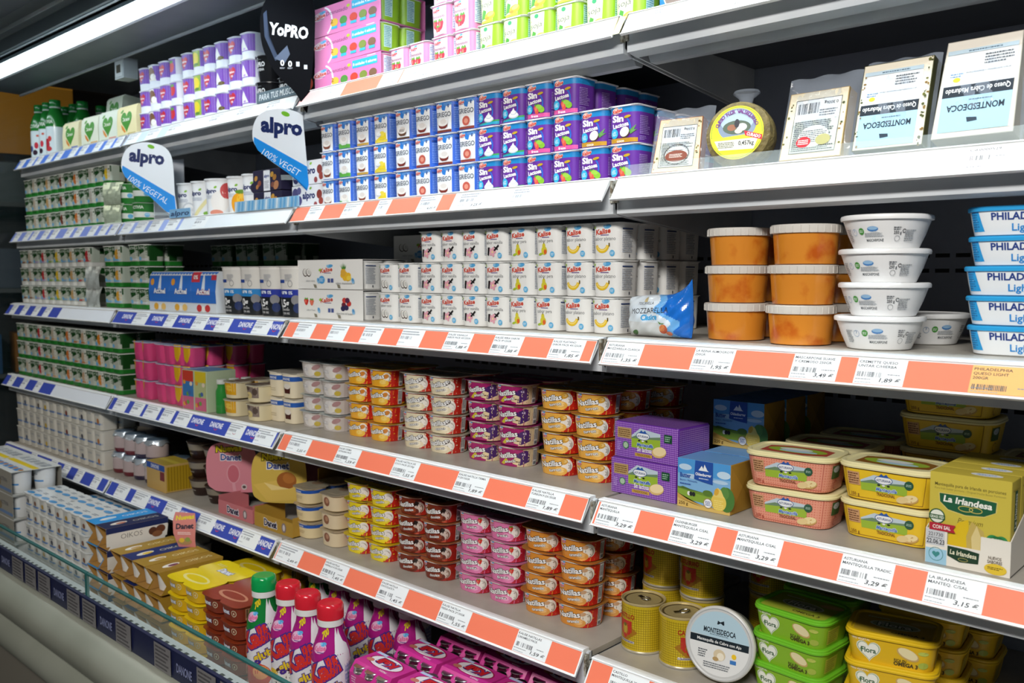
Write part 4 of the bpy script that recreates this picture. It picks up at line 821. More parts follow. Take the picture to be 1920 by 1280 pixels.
def roundcheese():
    b = MB(); prof = [(1,-26),(42,-26),(50,-20),(52.5,-8),(52.5,8),(50,20),(42,26),(1,26)]
    b.loft([[(r*math.sin(2*math.pi*i/48), y, r*math.cos(2*math.pi*i/48)+52.5) for i in range(48)] for r, y in prof], [0x8A7A4A])
    a = Art(); a.E(0, 0, 42, 42, 0xE9DA2A, n=40); a.E(0, 0, 40.5, 40.5, 0x9FB43A, n=40); a.E(0, 0, 39, 39, 0xF0E22E, n=40)
    a.E(0, 12, 30, 26, 0x8A9AB0, n=30); a.E(0, 18, 26, 17, 0xB4C8DC); a.E(0, 8, 22, 11, 0x5A6A5A); a.E(-8, 8, 7, 5, 0xA06A50); a.E(8, 8, 8, 6, 0xE8E4DC); a.E(0, 14, 4, 7, 0x3A3A40); a.E(3, 2, 6, 4, 0xD8D0C4)
    a.P([(-40,-8),(40,-2),(38,-14),(28,-28),(-28,-28),(-38,-16)], 0xF0E63A); a.P([(-34,-12),(34,-10),(28,-27),(-26,-27)], 0xEFF0DC)
    a.P([(12,2),(40,-6),(40,-14),(14,-6)], 0xC8283A); a.T('CURADO', 27, -6, 4.6, 0xFFFFFF, 0.03, rot=-16, w=22); a.T('0,457kg', 16, -17, 6.5, 0x23262A, 0.02, w=24); a.M(-28, -24, -2, -14, 4, 0x6A6A50)
    for i, ch in enumerate('QUESO FLOR VALSEQUILLO'):
        t = math.radians(158 - i*6.5); a.T(ch, 33*math.cos(t), 33*math.sin(t), 5.5, 0x7A3A86, 0.03, rot=math.degrees(t)-90)
    l = MB(); paint(l, a, front(0, -26.4, 52.5), step=0.05)
    kn = MB(); kn.loft([[(r*math.cos(t*math.pi/8), 14 + r*0.6*math.sin(t*math.pi/8), z) for t in range(16)] for r, z in ((20,98),(9,108),(12,118),(22,126),(20,130))], [0xFFFFFF])
    return [('cheese', b.mesh('round', RIND)), ('label', l.mesh('label', CARD)), ('clear_film', kn.mesh('film', FILM))]
put('round_cheese', 'small round cheese with a yellow label and straw rind standing upright', 'cheese', roundcheese(), (0.201, 0.08, zc + 0.002), (math.radians(-8), 0, math.radians(12)), 'vacuum packed cheeses')
fn = MB(); fn.box(-465, -1.2, 0, 425, 0, 22, 0xFFFFFF)
put('shelf_guard', 'low clear plastic guard strip before the wedges on the second shelf', 'shelf guard', fn.mesh('guard', CLEAR), (0.475, 0.043, zc), 0)
# ---- right bay, fourth shelf: butters
zb = LV[4][2] + 0.0004
def gingham(a, x0, y0, x1, y1, c1, c2, p):
    xs = [x0 + i*p for i in range(int((x1-x0)/p)+1) if x0 + i*p < x1]; ys = [y0 + i*p for i in range(int((y1-y0)/p)+1) if y0 + i*p < y1]
    a.RS([(x, y0, min(x+p*.5, x1), y1) for x in xs], c1); a.RS([(x0, y, x1, min(y+p*.5, y1)) for y in ys], c1)
    return a.RS([(x, y, min(x+p*.5, x1), min(y+p*.5, y1)) for x in xs for y in ys], c2)
def meadow(a, x0, y0, x1, y1):
    a.P([(x0,y0),(x0,y0+(y1-y0)*.6),(x0+(x1-x0)*.3,y1),(x1,y1-(y1-y0)*.15),(x1,y0)], 0xBFD0DC); a.P([(x0,y0),(x0,y0+(y1-y0)*.5),(x0+(x1-x0)*.25,y0+(y1-y0)*.7),(x0+(x1-x0)*.6,y0+(y1-y0)*.6),(x1,y0+(y1-y0)*.7),(x1,y0)], 0x6E8A6A)
    return a.P([(x0,y0),(x0,y0+(y1-y0)*.45),(x1,y0+(y1-y0)*.55),(x1,y0)], 0x9AB93A)
def astur(a, x, y, k, t2, t2c, third=None):
    a.E(x, y+14*k, 13*k, 6.5*k, 0x274A8E); a.E(x, y+14*k, 12*k, 5.6*k, 0xEEF2F6); a.P([(x-8*k,y+18*k),(x-3*k,y+23*k),(x,y+20*k),(x+4*k,y+23*k),(x+8*k,y+18*k)], 0x2F5AA8)
    a.T('ASTURIANA', x, y+13.5*k, 3.4*k, 0x2A3F7A, 0.02, w=21*k)
    for q in (-7, 0, 7): a.E(x+q*k, y+6.4*k, 2.4*k, 1.3*k, 0x26282A if q else 0xE8E8E4)
    a.T('Mantequilla', x+4*k, y+0.5*k, 5*k, 0x3F6FC0, 0.03, 0.25, w=31*k, out=0xEAF0F8)
    return a.T(t2, x+3*k, y-7*k, t2c[1]*k, t2c[0], 0.02, 0.1 if third else 0, w=28*k)
pu = gingham(Art(), -66, 1, 66, 61, 0x8A55B4, 0xB48ADA, 3.4)
meadow(pu, -30, 20, 30, 54); astur(pu, -6, 26, 1.1, 'Sin lactosa', (0xF4F0F8, 7), 1); pu.R(-22, 6, 14, 11.5, 0xC8A04A); pu.T('TRADICIONAL', -4, 8.8, 3.6, 0x5A3A20, 0.01, w=30)
pu.R(-60, 34, -30, 52, 0xB99A6A); pu.M(-58, 36, -32, 50, 4, 0x6A4A2A); pu.E(-42, 22, 6.5, 6.5, 0x3E7A52); pu.E(-42, 22, 5, 5, 0xA9C4A8); pu.M(-60, 12, -52, 28, 5, 0xC0A0E0)
pu.R(38, 36, 54, 50, 0x1F4A34); pu.M(40, 38, 52, 48, 3, 0x9AC4A8); pu.E(28, 18, 15, 9, 0xD9B878, 10); pu.E(29, 20, 13.5, 7.6, 0xEED9A8, 10)
pr_ = gingham(Art(), -44, 2, 44, 60, 0x8A55B4, 0xB48ADA, 3.4); pt = gingham(Art(), -65, -44, 65, 44, 0x8A55B4, 0xB48ADA, 3.4)
PB = box_mesh('wrapper', 133, 92, 62, 0x6A2FA4, pu, pt, pr_, r=5, step=0.04, m=GLOSS)
for k in (0, 1): put('butter_block', ('purple checked butter block on the shelf, lower of two', 'purple checked butter block, upper of two, pushed a little right')[k], 'butter', PB, (0.0485 + 0.004*k, 0.094 + 0.004*k, zb + 0.0625*k), math.radians(-0.5 - 2*k), 'purple checked butter blocks')
ob = Art(); ob.R(-48, 0, 48, 80, 0x7FB2DE); ob.R(-48, 55, 48, 80, 0x4E9ADA); ob.E(-34, 66, 12, 5, 0xBCD6EC); ob.E(-20, 52, 18, 4, 0xB4D0E8); ob.E(36, 62, 12, 6, 0xC4DCEE); ob.E(30, 50, 14, 3, 0xB4D0E8)
ob.P([(-48,14),(-48,33),(-20,30),(10,28),(48,26),(48,10)], 0x6E8F34); ob.P([(-48,14),(-48,30),(-10,25),(48,20),(48,10)], 0x86A83C); ob.P([(-48,31),(-38,34),(-24,31),(0,29),(-24,29)], 0x4A6A2E); ob.E(8, 29, 9, 5, 0x5A7A30)
ob.P([(-48,0),(-48,22),(-30,14),(0,8),(48,6),(48,0)], 0xC8A050); ob.P([(-48,0),(-48,14),(-20,8),(20,5),(48,4),(48,0)], 0xD8B868)
ob.E(42, 24, 14, 20, 0x4A7A38); ob.E(38, 34, 8, 10, 0x5A8A42); ob.E(28, 18, 13.5, 14, 0xE4C85A, n=26); ob.P([(18,26),(22,38),(26,41),(32,38),(38,26)], 0xE8D070); ob.E(24, 34, 4, 6, 0xD8A83A, -20); ob.M(20, 6, 37, 22, 5, 0xF0DC80)
ob.E(9, 13, 8.5, 8.5, 0xA08A5A); ob.E(9, 13, 7, 7, 0xEDF0F2); ob.M(4, 9, 14, 17, 4, 0x3A5AA0)
ob.P([(-17,49),(-15,79.5),(17,79.5),(17,44),(0,46)], 0x2450A4); ob.T('Oldenburger', 0, 58, 4.6, 0xF2F4F8, 0.03, w=29); ob.P([(-9,64),(-3,72),(0,68),(2,75),(7,66),(10,64)], 0xE8EEF4); ob.M(-8, 50, 10, 53, 1, 0xC8D4EA)
ob.T('Butter', -33, 53, 7, 0x2A52A4, 0.025, w=20); ob.T('Beurre - Mantequilla', -27, 45, 3, 0x3A60AA, 0, w=32); ob.M(-43, 37, -22, 41, 1, 0x3A60AA)
for x, s in ((-26, 0xE8E8E4), (-22, 0x24262A), (-17, 0x24262A)): ob.E(x, 24, 3, 3.6, s)
ob.T('250 g', -36, 7, 5, 0x5A4220, 0, w=17)
OB = box_mesh('wrapper', 97, 74, 80, 0xB08A34, ob, Art().R(-47, -36, 47, 36, 0x6FA4DC), Art().P([(-36,2),(0,40),(-36,78)], 0xC49A3E).P([(36,2),(0,40),(36,78)], 0x9A7628), r=2, cols={'top': 0x5E98D8})
put('butter_box', 'blue butter carton with a meadow picture, lowest and nearest the shelf edge', 'butter', OB, (0.1675, 0.081, zb), math.radians(0), 'blue butter cartons')
for k, (d, x, y, z) in enumerate((('directly behind the nearest one', 0.170, 0.160, 0), ('in the third row on the shelf', 0.172, 0.238, 0), ('in the fourth row on the shelf', 0.174, 0.316, 0), ('upper layer, front one showing its picture', 0.1525, 0.217, 0.0805), ('upper layer, middle one', 0.1545, 0.294, 0.0805), ('upper layer, rear one against the back wall', 0.157, 0.371, 0.0805), ('bottom layer against the back wall', 0.175, 0.395, 0))):
    put('butter_box', 'blue butter carton with gold ends, %s' % d, 'butter', OB, (x, y, zb + z), 0, 'blue butter cartons')
def tub_lid(a, b, r, col, h=8, art=None, label=None):
    s = Sec(a, b, r, 6); l = MB(); l.loft([s.ring(1, 0, 0.6), s.ring(1, 0.4, 2.8), s.ring(1, 3, 3.2), s.ring(1, 4, 2.2), s.ring(1, h-1.2, 2.0), s.ring(1, h, 0.8), s.ring(1, h, -4), s.ring(1, h-2.0, -6)], [col])
    if art: paint(l, art, topf(0, 0, h-2.0), step=0.05)
    return l.mesh('lid', PRINT)
def astub(c1, c2, frame, gin):
    a = Art()
    if gin: gingham(a, -95, 2, 110, 48, c1, c2, 4.0)
    for e in ((-58,4,-57.2,46),(57.2,4,58,46),(-58,45.2,58,46),(-58,4,58,4.8)): a.R(*e, frame)
    meadow(a, -34, 16, 34, 40); astur(a, 0, 20, 1.0, 'TRADICIONAL', (0x7A4A28, 4.6)); a.R(-54, 22, -35, 41, 0xC89A70); a.M(-53, 23, -36, 40, 5, 0x6A4228)
    a.E(36, 32, 6.5, 6.5, 0x2E5A44); a.M(32, 30, 40, 34, 2, 0xA9C4B4); a.E(39, 12, 12, 6.5, 0xC8A060, 10); a.E(39, 13.4, 10.6, 5.4, 0xEBD8A4, 10); a.E(28, 10, 9, 5, 0xE4CC94, 10); a.T('250 g', -45, 9, 4.4, frame, 0.01, w=14)
    a.R(72, 22, 98, 42, 0x3E5E34); a.E(84, 36, 10, 5, 0xB8C4CC); a.O(86, 12, 7, 1.2, frame, 40, 320)
    body = cup_mesh('tub', 68, 47, 26, 49, 0.88, [(49, c1 if not gin else c1)], a, rim=0.5, maxe=7, step=0.04)
    la = Art(); la.P([(-50,-26),(-50,20),(-20,32),(30,30),(52,18),(52,-20),(20,-32)], frame); la.E(0, 0, 46, 20, 0x9AB93A); la.E(4, -8, 30, 8, 0xB8D8E8); la.E(-4, 6, 26, 9, 0xE4E8E4)
    return [('tub', body), ('lid', tub_lid(68, 47, 26, 0xEAE2AE, 8, la), (0, 0, 0.0465))]
PT = astub(0xE8A088, 0xD87A64, 0xB04A3C, 1); YT = astub(0xE9C22A, 0xE9C22A, 0x8A5A20, 0)
px, py = 0.300, 0.098
for k in (0, 1): put('butter_tub', 'pink checked butter tub with cream lid, %s of the front pair' % LN[2][k], 'butter', PT, (px - 0.001*k, py, zb + 0.0545*k), math.radians(4), 'pink checked butter tubs')
for j in (1, 2):
    for k in (0, 1): put('butter_tub', 'pink checked butter tub in the %s row, %s one' % (ORD[j], LN[2][k]), 'butter', PT, (px + 0.012*j, py + 0.104*j, zb + 0.0545*k), math.radians(3), 'pink checked butter tubs')
yx, yy_ = 0.4455, 0.110
for k in (0, 1): put('butter_tub', 'yellow butter tub with cream lid, %s of the front pair' % LN[2][k], 'butter', YT, (yx - 0.002*k, yy_, zb + 0.0545*k), math.radians(-1), 'yellow butter tubs')
for k in (0, 1, 2, 3): put('butter_tub', 'yellow butter tub in the tall stack behind, %s one' % LN[4][k], 'butter', YT, (0.4695, 0.278 - 0.003*k, zb + 0.0545*k - (0.0 if k < 2 else 0.0)), math.radians(-1), 'yellow butter tubs')
for k in (0, 1): put('butter_tub', 'yellow butter tub in the second row, %s one' % LN[2][k], 'butter', YT, (0.462, 0.207-0.031, zb + 0.0545*k) if False else (0.606, 0.30, zb + 0.0545*k), math.radians(1), 'yellow butter tubs')
# upright gold carton in a white display tray
ia = Art(); ia.R(-48, 0, 48, 118, 0xC9B848); ia.T('Mantequilla pura de Irlanda en porciones', 0, 103, 4.2, 0x5A5222, 0.01, w=84); ia.T('Pure Irish butter portions - Original Irische Butter Portionen', 0, 97.5, 2.6, 0x8A7E3A, 0, w=84)
ia.P([(-37,92),(-36,80),(-26,70),(-4,66),(18,68),(32,76),(33,90),(10,92)], 0xD8C878); ia.P([(-36,91),(-35,80),(-25,71),(-4,67),(18,69),(31,76),(32,89),(10,91)], 0x1F5A3C); ia.T('La Irlandesa', -2, 84, 8, 0xF2F2EA, 0.03, 0.1, -2, w=58); ia.O(-4, 75, 9, 1, 0xC8B860, ry=4); ia.O(8, 75, 8, 1, 0xC8B860, ry=4)
ia.T('Premium', 2, 59, 7, 0x6A5A20, -0.01, 0.3, w=30); ia.E(-38, 60, 10, 10, 0x2E5A34, n=24); ia.E(-38, 60, 8.4, 8.4, 0xE4E8DC, n=24); ia.R(-49+1, 56, -28, 62, 0x2E5A34); ia.T('GRASS FED', -38, 59, 3.4, 0xE8EEE0, 0.02, w=17)
ia.P([(-26,10),(-22,40),(-12,56),(0,62),(2,10)], 0xD9B81E); ia.P([(0,10),(-2,40),(4,60),(18,50),(22,30),(22,10)], 0xBFA75A); ia.P([(6,14),(4,40),(10,56),(16,40),(17,14)], 0xD8C68A)
for dx, dy in ((-5,5),(5,5),(-6,-4),(6,-4)): ia.E(34+dx, 36+dy, 7.5, 7, 0x2F8A4E)
ia.E(34, 36, 11, 11, 0x1F6A3A); ia.T('ENJOY', 34, 42, 3.6, 0xEEF4EA, 0.02, w=12); ia.T('TASTE', 34, 35.5, 5, 0xEEF4EA, 0.03, w=19); ia.M(26, 28, 42, 32, 1, 0xDDEBDD)
ia.R(-20, 10, 20, 11, 0x8A7A2A)
it = Art(); it.E(14, 0, 19, 9, 0xE8EEF2); it.M(2, -5, 26, 5, 3, 0x6A9AC8)
ir = Art(); ir.R(-14, 50, 12, 104, 0x1F5A3C) if False else ir.T('La Irlandesa', 0, 78, 8, 0xF2F2EA, 0.02, rot=90, w=44); ir.R(-14, 104, 12, 106, 0xB0A03A)
IB = box_mesh('carton', 97, 42, 118, 0xC9B848, ia, it, Art().R(-6, 52, 6, 104, 0x1F5A3C).add(ir), r=1.5)
for j in range(4): put('butter_carton', 'upright gold Irish-style butter carton, %s' % ('at the front of the white tray', 'second in the white tray', 'third in the white tray', 'fourth and last in the row')[j], 'butter', IB, (0.5665, 0.0425 + 0.0435*j, zb + 0.0026), 0, 'gold butter cartons')
tr = MB(); X = 50.5
def trayface(): return [(-X,0),(X,0),(X,46),(16,46),(16,28),(-24,28),(-24,44),(-X,46)]
tr.prism(trayface(), 0, 1.2, 0xE6E2D8, axis='y'); tr.prism([(1.2,0),(178,0),(178,46),(60,70),(1.2,46)], X-1.2, X, 0xEAE6DE); tr.prism([(1.2,0),(178,0),(178,46),(60,70),(1.2,46)], -X, -X+1.2, 0xEAE6DE); tr.box(-X, 1.2, 0, X, 178, 1.2, 0xDDD8CC)
trm = tr.mesh('tray', CARD)
ta = Art(); ta.R(-50, 0, -24, 20, 0x9CC8E0); ta.R(-50, 24, -27, 45, 0xC9CCD0); ta.T('221730', -38, 39, 4.6, 0x4A4E54, 0.01, w=18); ta.T('22.06.23', -38, 29.5, 6, 0x3A3E44, 0.02, w=22); ta.M(-48, 33, -29, 36, 1, 0x8A8E94)
ta.O(-37, 13, 9, 0.7, 0x4A8A90); heart(ta, -37, 13, 0.36*13, 0x3E8A8A); ta.P([(-23,27),(-23,14),(-8,8),(14,10),(15,24),(0,26)], 0x1C3A26); ta.T('La Irlandesa', -4, 19.5, 6, 0xE8E4C8, 0.02, 0.1, -2, w=32); ta.O(-4, 12, 6, 0.7, 0xA8A060, ry=2.4)
ta.E(34, 8, 13, 7, 0xE0C23A); ta.T('NUEVOS', 33, 22, 3.8, 0x5A4A3A, 0.01, w=15); ta.T('SABORES', 33, 17, 3.8, 0x5A4A3A, 0.01, w=17); ta.M(25, 7, 43, 11, 2, 0x6A5218)
tm = MB(); paint(tm, ta, front(0, 0, 0), base=0.15)
cs = Art(); cs.P([(-16,0),(16,0),(13,5),(16,10),(-16,10)], 0xB02438); cs.T('CON SAL', -1, 5, 4.6, 0xF4F0EA, 0.02, w=22); cm2 = MB(); paint(cm2, cs, front(0, 0, 0), base=0.3)
put('display_tray', 'white cut-out display tray holding the gold butter cartons', 'tray', [('tray', trm), ('print', tm.mesh('print', CARD)), ('flag_sticker', cm2.mesh('flag', CARD), (-0.030, -0.0004, 0.0445))], (0.5665, 0.0185, zb), 0)
# ---- right bay, fifth shelf: tins, a round tub, spread tubs
zf = LV[5][2] - 0.007 + 0.0004
def tin(rot):
    a = Art(); C = 2*math.pi*38
    a.RS([(i*C/60, 6, i*C/60 + 0.6, 78) for i in range(60)], 0x9A8218); a.RS([(0, 8 + j*4.0, C, 8.6 + j*4.0) for j in range(18)], 0x9A8218)
    for c0 in (0, C/2):
        a.P([(c0-26,36),(c0,54),(c0+26,36),(c0,16)], 0xB07A1E); a.P([(c0-15,54),(c0+15,54),(c0+15,34),(c0,22),(c0-15,34)], 0xC8362A); a.E(c0, 40, 6, 9, 0xC9A83A); a.E(c0, 46, 4, 3, 0x7A6A24); a.R(c0-4, 30, c0-1.5, 36, 0xC9A83A); a.R(c0+1.5, 30, c0+4, 36, 0xC9A83A)
        a.T('CASTILLO' if c0 == 0 else 'CASTLE BRAND', c0, 62, 8, 0xB8301E, 0.03, w=40); a.R(c0-20, 16, c0+20, 20, 0xC9C4BC); a.M(c0-19, 16.6, c0+19, 19.6, 1, 0x5A5A86)
    a.R(C*0.28, 14, C*0.28+34, 56, 0xDEDCD8); a.M(C*0.28+2, 16, C*0.28+32, 46, 8, 0x7A7A7A); a.O(C*0.28+9, 50, 3, 1, 0x2A2A2A)
    sec = Sec(38, 38, 38, 10)
    b = MB(); rings = [(36.5,0),(38.6,0.6),(38.6,2.6),(37.6,4),(37.6,82),(38.6,83.4),(38.6,86),(37.8,86.6),(36.6,86),(36.2,83.5)]
    b.loft([sec.ring(r/38, z) for r, z in rings], [0xB9B3A0, 0xB9B3A0, 0xB9B3A0, 0xD9BE2A, 0xB9A878, 0xC9B888, 0xC9B888, 0xC9B888, 0xC9B888, 0xB8A674])
    paint(b, a, sec.surf([(0, 37.7/38), (90, 37.7/38)]), step=0.03, maxe=5)
    body = b.mesh('can', mat('tin_print', attr=True, rough=0.28, metal=0.25) if rot == 0 else bpy.data.materials['tin_print'])
    t = MB(); t.lathe([(30,83.6),(31,84.2),(33,84.2),(34,83.6)], [0xB9A878], 40, cap0=False, cap1=False); tp = t.mesh('end_ring', METAL)
    g = MB(); g.tube([(9*math.cos(q*math.pi/8), 9*math.sin(q*math.pi/8)*0.75, 85.4 + 1.2*math.cos(q*math.pi/8)) for q in range(17)], 1.3, 0xC8C8C4); g.box(-18, -4, 84, -6, 4, 85.2, 0xC8C8C4)
    return [('can', body, (0,0,0), rot), ('end_ring', tp), ('ring_pull', g.mesh('ring_pull', STEEL), (0.004, 0, 0), rot)]
T0 = tin(0); T1 = [(n, m, (0,0,0) if n != 'ring_pull' else (0.004,0,0), 0.55) for n, m, *q in T0]; T2 = [(n, m, (0,0,0) if n != 'ring_pull' else (-0.003,0.002,0), -0.45) for n, m, *q in T0]; T3 = [(n, m, (0,0,0), 3.0) for n, m, *q in T0]
for d, x, y, k, P_ in (('front left tin beside the custard stacks, ring pull showing', 0.0395, 0.067, 0, [(n, m, q[0] if q else (0,0,0), -0.35) for n, m, *q in T0]), ('front tin partly hidden by the white round tub', 0.1205, 0.062, 0, [(n, m, q[0] if q else (0,0,0), 0.9) for n, m, *q in T0]),
                     ('upper left tin of the back pair', 0.0215, 0.158, 1, T2), ('upper right tin of the back pair', 0.1035, 0.152, 1, T3), ('lower left tin of the back pair', 0.0205, 0.158, 0, T0), ('lower right tin of the back pair', 0.1045, 0.152, 0, T0), ('tin in the dark at the rear', 0.185, 0.25, 0, T1), ('tin on top of the rear one', 0.184, 0.25, 1, T3)):
    put('butter_tin', 'yellow checked butter tin, %s' % d, 'tin', P_, (x, y, zf + 0.0873*k), 0, 'yellow butter tins')
mo = MB(); mo.lathe([(44,0),(46,2),(54,34),(55.5,35),(55.5,37),(58,38),(58.5,44),(57,46)], [0xD9D6CE], 56, cap1=False); mob = mo.mesh('tub', mat('milky_plastic', 0xD5D3CC, rough=0.25))
ml = MB(); ml.lathe([(57,46),(55,47),(53,45.6),(0.5,45.6)], [0xC8CACA], 56, cap0=False); mla = Art(); mla.E(0, 0, 50, 50, 0xE4E6E6, n=48); mla.P([(50*math.cos(math.radians(q)), 50*math.sin(math.radians(q))) for q in range(8, 173, 6)], 0xB4D0DE); mla.R(-49, -3, 49, 8, 0x1E2830)
mla.T('Mantequilla de Cabra con Ajo', 0, 2.5, 4.6, 0xEEF0F0, 0.015, w=74); mla.T('MONTESDEOCA', 0, 19, 8, 0x24303A, 0.03, w=54); mla.P([(-5,30),(-4,36),(0,34),(6,37),(7,31),(5,30),(4,33),(-2,33),(-3,30)], 0x1E2830); mla.M(-16, 12, 16, 14, 1, 0x4A6070)
mla.E(2, -17, 10, 9, 0xD8C8A8); mla.E(4, -19, 6, 6, 0xF0E8D4); mla.E(-4, -24, 5, 3.4, 0xB89A68); mla.E(26, -14, 4, 4, 0xF0C82E); mla.R(20, -26, 30, -20, 0x3E7AC0); mla.M(-34, -26, -18, -12, 4, 0x5A6066); mla.M(-24, -40, 22, -30, 3, 0x6A7076)
paint(ml, mla, topf(0, 0, 45.7), step=0.05); mlm = ml.mesh('lid', PRINT)
put('butter_tub', 'round white goat butter tub standing on edge against the tins', 'butter', [('tub', mob), ('lid', mlm)], (0.205, 0.072, zf + 0.0585), (math.radians(83), math.radians(0), math.radians(6)))
def flora(c1, c2, lidc):
    a = Art(); heart(a, -30, 21, 17, 0xDDE2D4); heart(a, -30, 21, 15.6, 0x9AAE8A); heart(a, -30, 21, 14.4, 0xEEF0E6); a.T('Flora', -30, 21, 7.5, 0x2F5A34, 0.025, w=21); a.T('100% VEGETAL', -40, 36, 3.0, 0xEEF0E0, 0.01, w=26)
    a.E(24, 25, 16, 8, 0xC9A868, -20); a.E(24, 26, 14, 6.8, 0xE8DCAE, -20); a.T('RICA EN', 14, 14, 4, 0x4A3E1E, 0.02, w=17); a.T('OMEGA 3', 22, 9, 5.6, 0x4A3E1E, 0.04, w=34); a.E(46, 12, 7, 5, 0xA8B84A); a.E(44, 30, 7, 3, 0xB8C45A); a.R(66, 8, 100, 32, c2); a.M(68, 10, 98, 30, 6, 0x8A8A3A)
    body = cup_mesh('tub_fl', 60, 46, 20, 42, 0.89, [(42, c1)], a, rim=0.5, maxe=7, step=0.05)
    la = Art(); la.R(-52, -38, 52, 38, c2); la.E(0, 2, 34, 15, 0xDDE2D4, n=30); la.E(0, 2, 31, 13, 0xA8B090, n=30); la.T('Flora', 0, 2, 14, 0xEEF0E6, 0.03, w=46, out=0x3A5A34); la.E(36, 24, 18, 8, 0xD8C07A, 10); la.T('OMEGA 3', 20, -26, 7, 0x5A5224, 0.02, w=44); la.M(-40, 22, -8, 28, 1, 0xE8ECD8)
    return [('tub', body), ('lid', tub_lid(60, 46, 20, lidc, 8, la), (0, 0, 0.0395))]
FG = flora(0x86B428, 0xA9B83A, 0x6FBE28); FY = flora(0xDDB41E, 0xC9A834, 0xE4BE1C)
PF = 0.0446
for k in range(3): put('spread_tub', 'green-lidded vegetable spread tub, %s of the front green stack' % LN[3][k], 'spread tub', FG, (0.3155 - 0.002*(2-k), 0.0925, zf + PF*k), math.radians(-4 + jit(1)), 'green spread tubs')
for k in range(3): put('spread_tub', 'green-lidded vegetable spread tub in the row behind, %s one' % LN[3][k], 'spread tub', FG, (0.312, 0.197, zf + PF*k), math.radians(-2), 'green spread tubs')
for k in range(3): put('spread_tub', 'yellow-lidded vegetable spread tub, %s of the front yellow stack' % LN[3][k], 'spread tub', FY, (0.450 - 0.001*(2-k), 0.106, zf + PF*k), math.radians(13 + jit(1)), 'yellow spread tubs')
for k in range(3): put('spread_tub', 'yellow-lidded vegetable spread tub in the row behind, %s one' % LN[3][k], 'spread tub', FY, (0.456, 0.222, zf + PF*k), math.radians(6), 'yellow spread tubs')
for k in range(2): put('spread_tub', 'yellow-lidded vegetable spread tub at the back, %s one' % LN[2][k], 'spread tub', FY, (0.475, 0.332, zf + PF*k), math.radians(3), 'yellow spread tubs')
put('spread_tub', 'yellow-lidded spread tub standing alone near the right end of the fifth shelf', 'spread tub', FY, (0.70, 0.06, zf), 0.1, 'yellow spread tubs')
# ================================================================ LEFT BAYS
def cells4(a, b): return [(-a,-b),(a,-b),(-a,b),(a,b)]
def quad(mA, mB, a, b, lid, h):
    return [('cup', m, (x/1000, y/1000, 0)) for m, (x, y) in zip((mA, mB, mA, mB), cells4(a, b))] + [('lid', lid, (0,0,h/1000))]
lid63 = lid_mesh('lid_small', cells4(31.4, 31.4), 30.6, 30.6, 9, 0xE4EBE2, m=PRINT)
def bio(i, foot, gtop, pic, band=None):
    a = Art(); a.P([(-29,15),(-29,63),(29,63),(29,15)], 0xBCC3B6); a.P([(-29,30),(-29,63),(29,63),(29,46)], gtop)
    a.T('ACTIVIA', 2, 54, 7, 0xDDE8DC, 0.02, w=40)
    if pic is not None: a.P([(-2,15),(-2,63),(29,63),(29,15)], 0xC8CAC0); a.E(12, 36, 16, 17, pic, 10); a.E(9, 42, 8, 7, pic, 10)
    if band: a.R(-29, 17, 29, 22, band)
    a.E(-12, 22, 9, 6, 0x74BCE8); a.R(34, 15, 60, 62, gtop if pic is None else 0xC2CEC0)
    return cup_mesh('cup_bio%d' % i, 30.6, 30.6, 13, 63.5, 0.9, [(14, foot), (28 if pic is None else 42, 0xBCC3B6), (63.5, gtop)], a, maxe=9, rimc=0xEDF0EA)
G1 = 0x174A1C; GB = 0x1F7A28; WB = 0xE6E8E4
OAT, PRUNE, PEACH, LEMON, BERRY, TAN = 0xC9BBA4, 0x7A3A2A, 0xD87A34, 0xEBC52A, 0xC8323A, 0xD0A870
bio_i = [0]
def biopack(foot, pics, band=None, g=G1):
    ms = []
    for p in pics: bio_i[0] += 1; ms.append(bio(bio_i[0], foot, g, p, band))
    return quad(ms[0], ms[1], 31.4, 31.4, lid63, 63.5)
def biorow(desc, x0, y, z, packs, n, shelf, pitch=0.066, w=0.1275):
    for i, (nm, pk_) in enumerate(packs):
        for k in range(n):
            put('yogurt_pack', '%s, %s, %s of stack, %s' % (desc, nm, LN[n][k], shelf), 'yogurt pack', pk_, (x0 + w*(i+0.5) + jit(.0004), y + 0.0635, z + pitch*k), math.radians(jit(.6)), 'green and white yogurt packs')
z2 = LV[2][2] + 0.0005; z3 = LV[3][2] + 0.0005
gp = [('at the far left end', biopack(GB, (None, OAT))), ('second from the left end', biopack(GB, (None, TAN))), ('third from the left end', biopack(GB, (None, PRUNE))), ('fourth from the left end', biopack(GB, (None, PEACH))), ('fifth from the left end', biopack(GB, (None, 0xB9B4A8))), ('sixth from the left end', biopack(GB, (None, LEMON)))]
biorow('green-footed yogurt pack', -2.802, 0.055, z2, gp, 3, 'second shelf')
gw = [('with brown band', biopack(WB, (None, OAT), 0x8A4A2A)), ('with red fruit', biopack(WB, (None, BERRY), 0xB8A8D8)), ('with yellow fruit', biopack(WB, (None, LEMON), 0x8AB040)), ('with tan fruit', biopack(WB, (None, TAN), 0x8AB4D8)), ('with red band', biopack(WB, (None, BERRY), 0xC8323A))]
biorow('white-footed yogurt pack', -2.802, 0.03, z3, gw, 3, 'third shelf', w=0.130)
biorow('green-footed yogurt pack', -2.05, 0.03, z3, [('with yellow flower', biopack(GB, (None, 0xE0A83A), 0x74BCE8))], 3, 'third shelf', w=0.128)
biorow('green-footed yogurt pack', -1.866, 0.03, z3, [('with white spoon', biopack(GB, (None, None), 0xD8DCE4))], 3, 'third shelf', w=0.128)
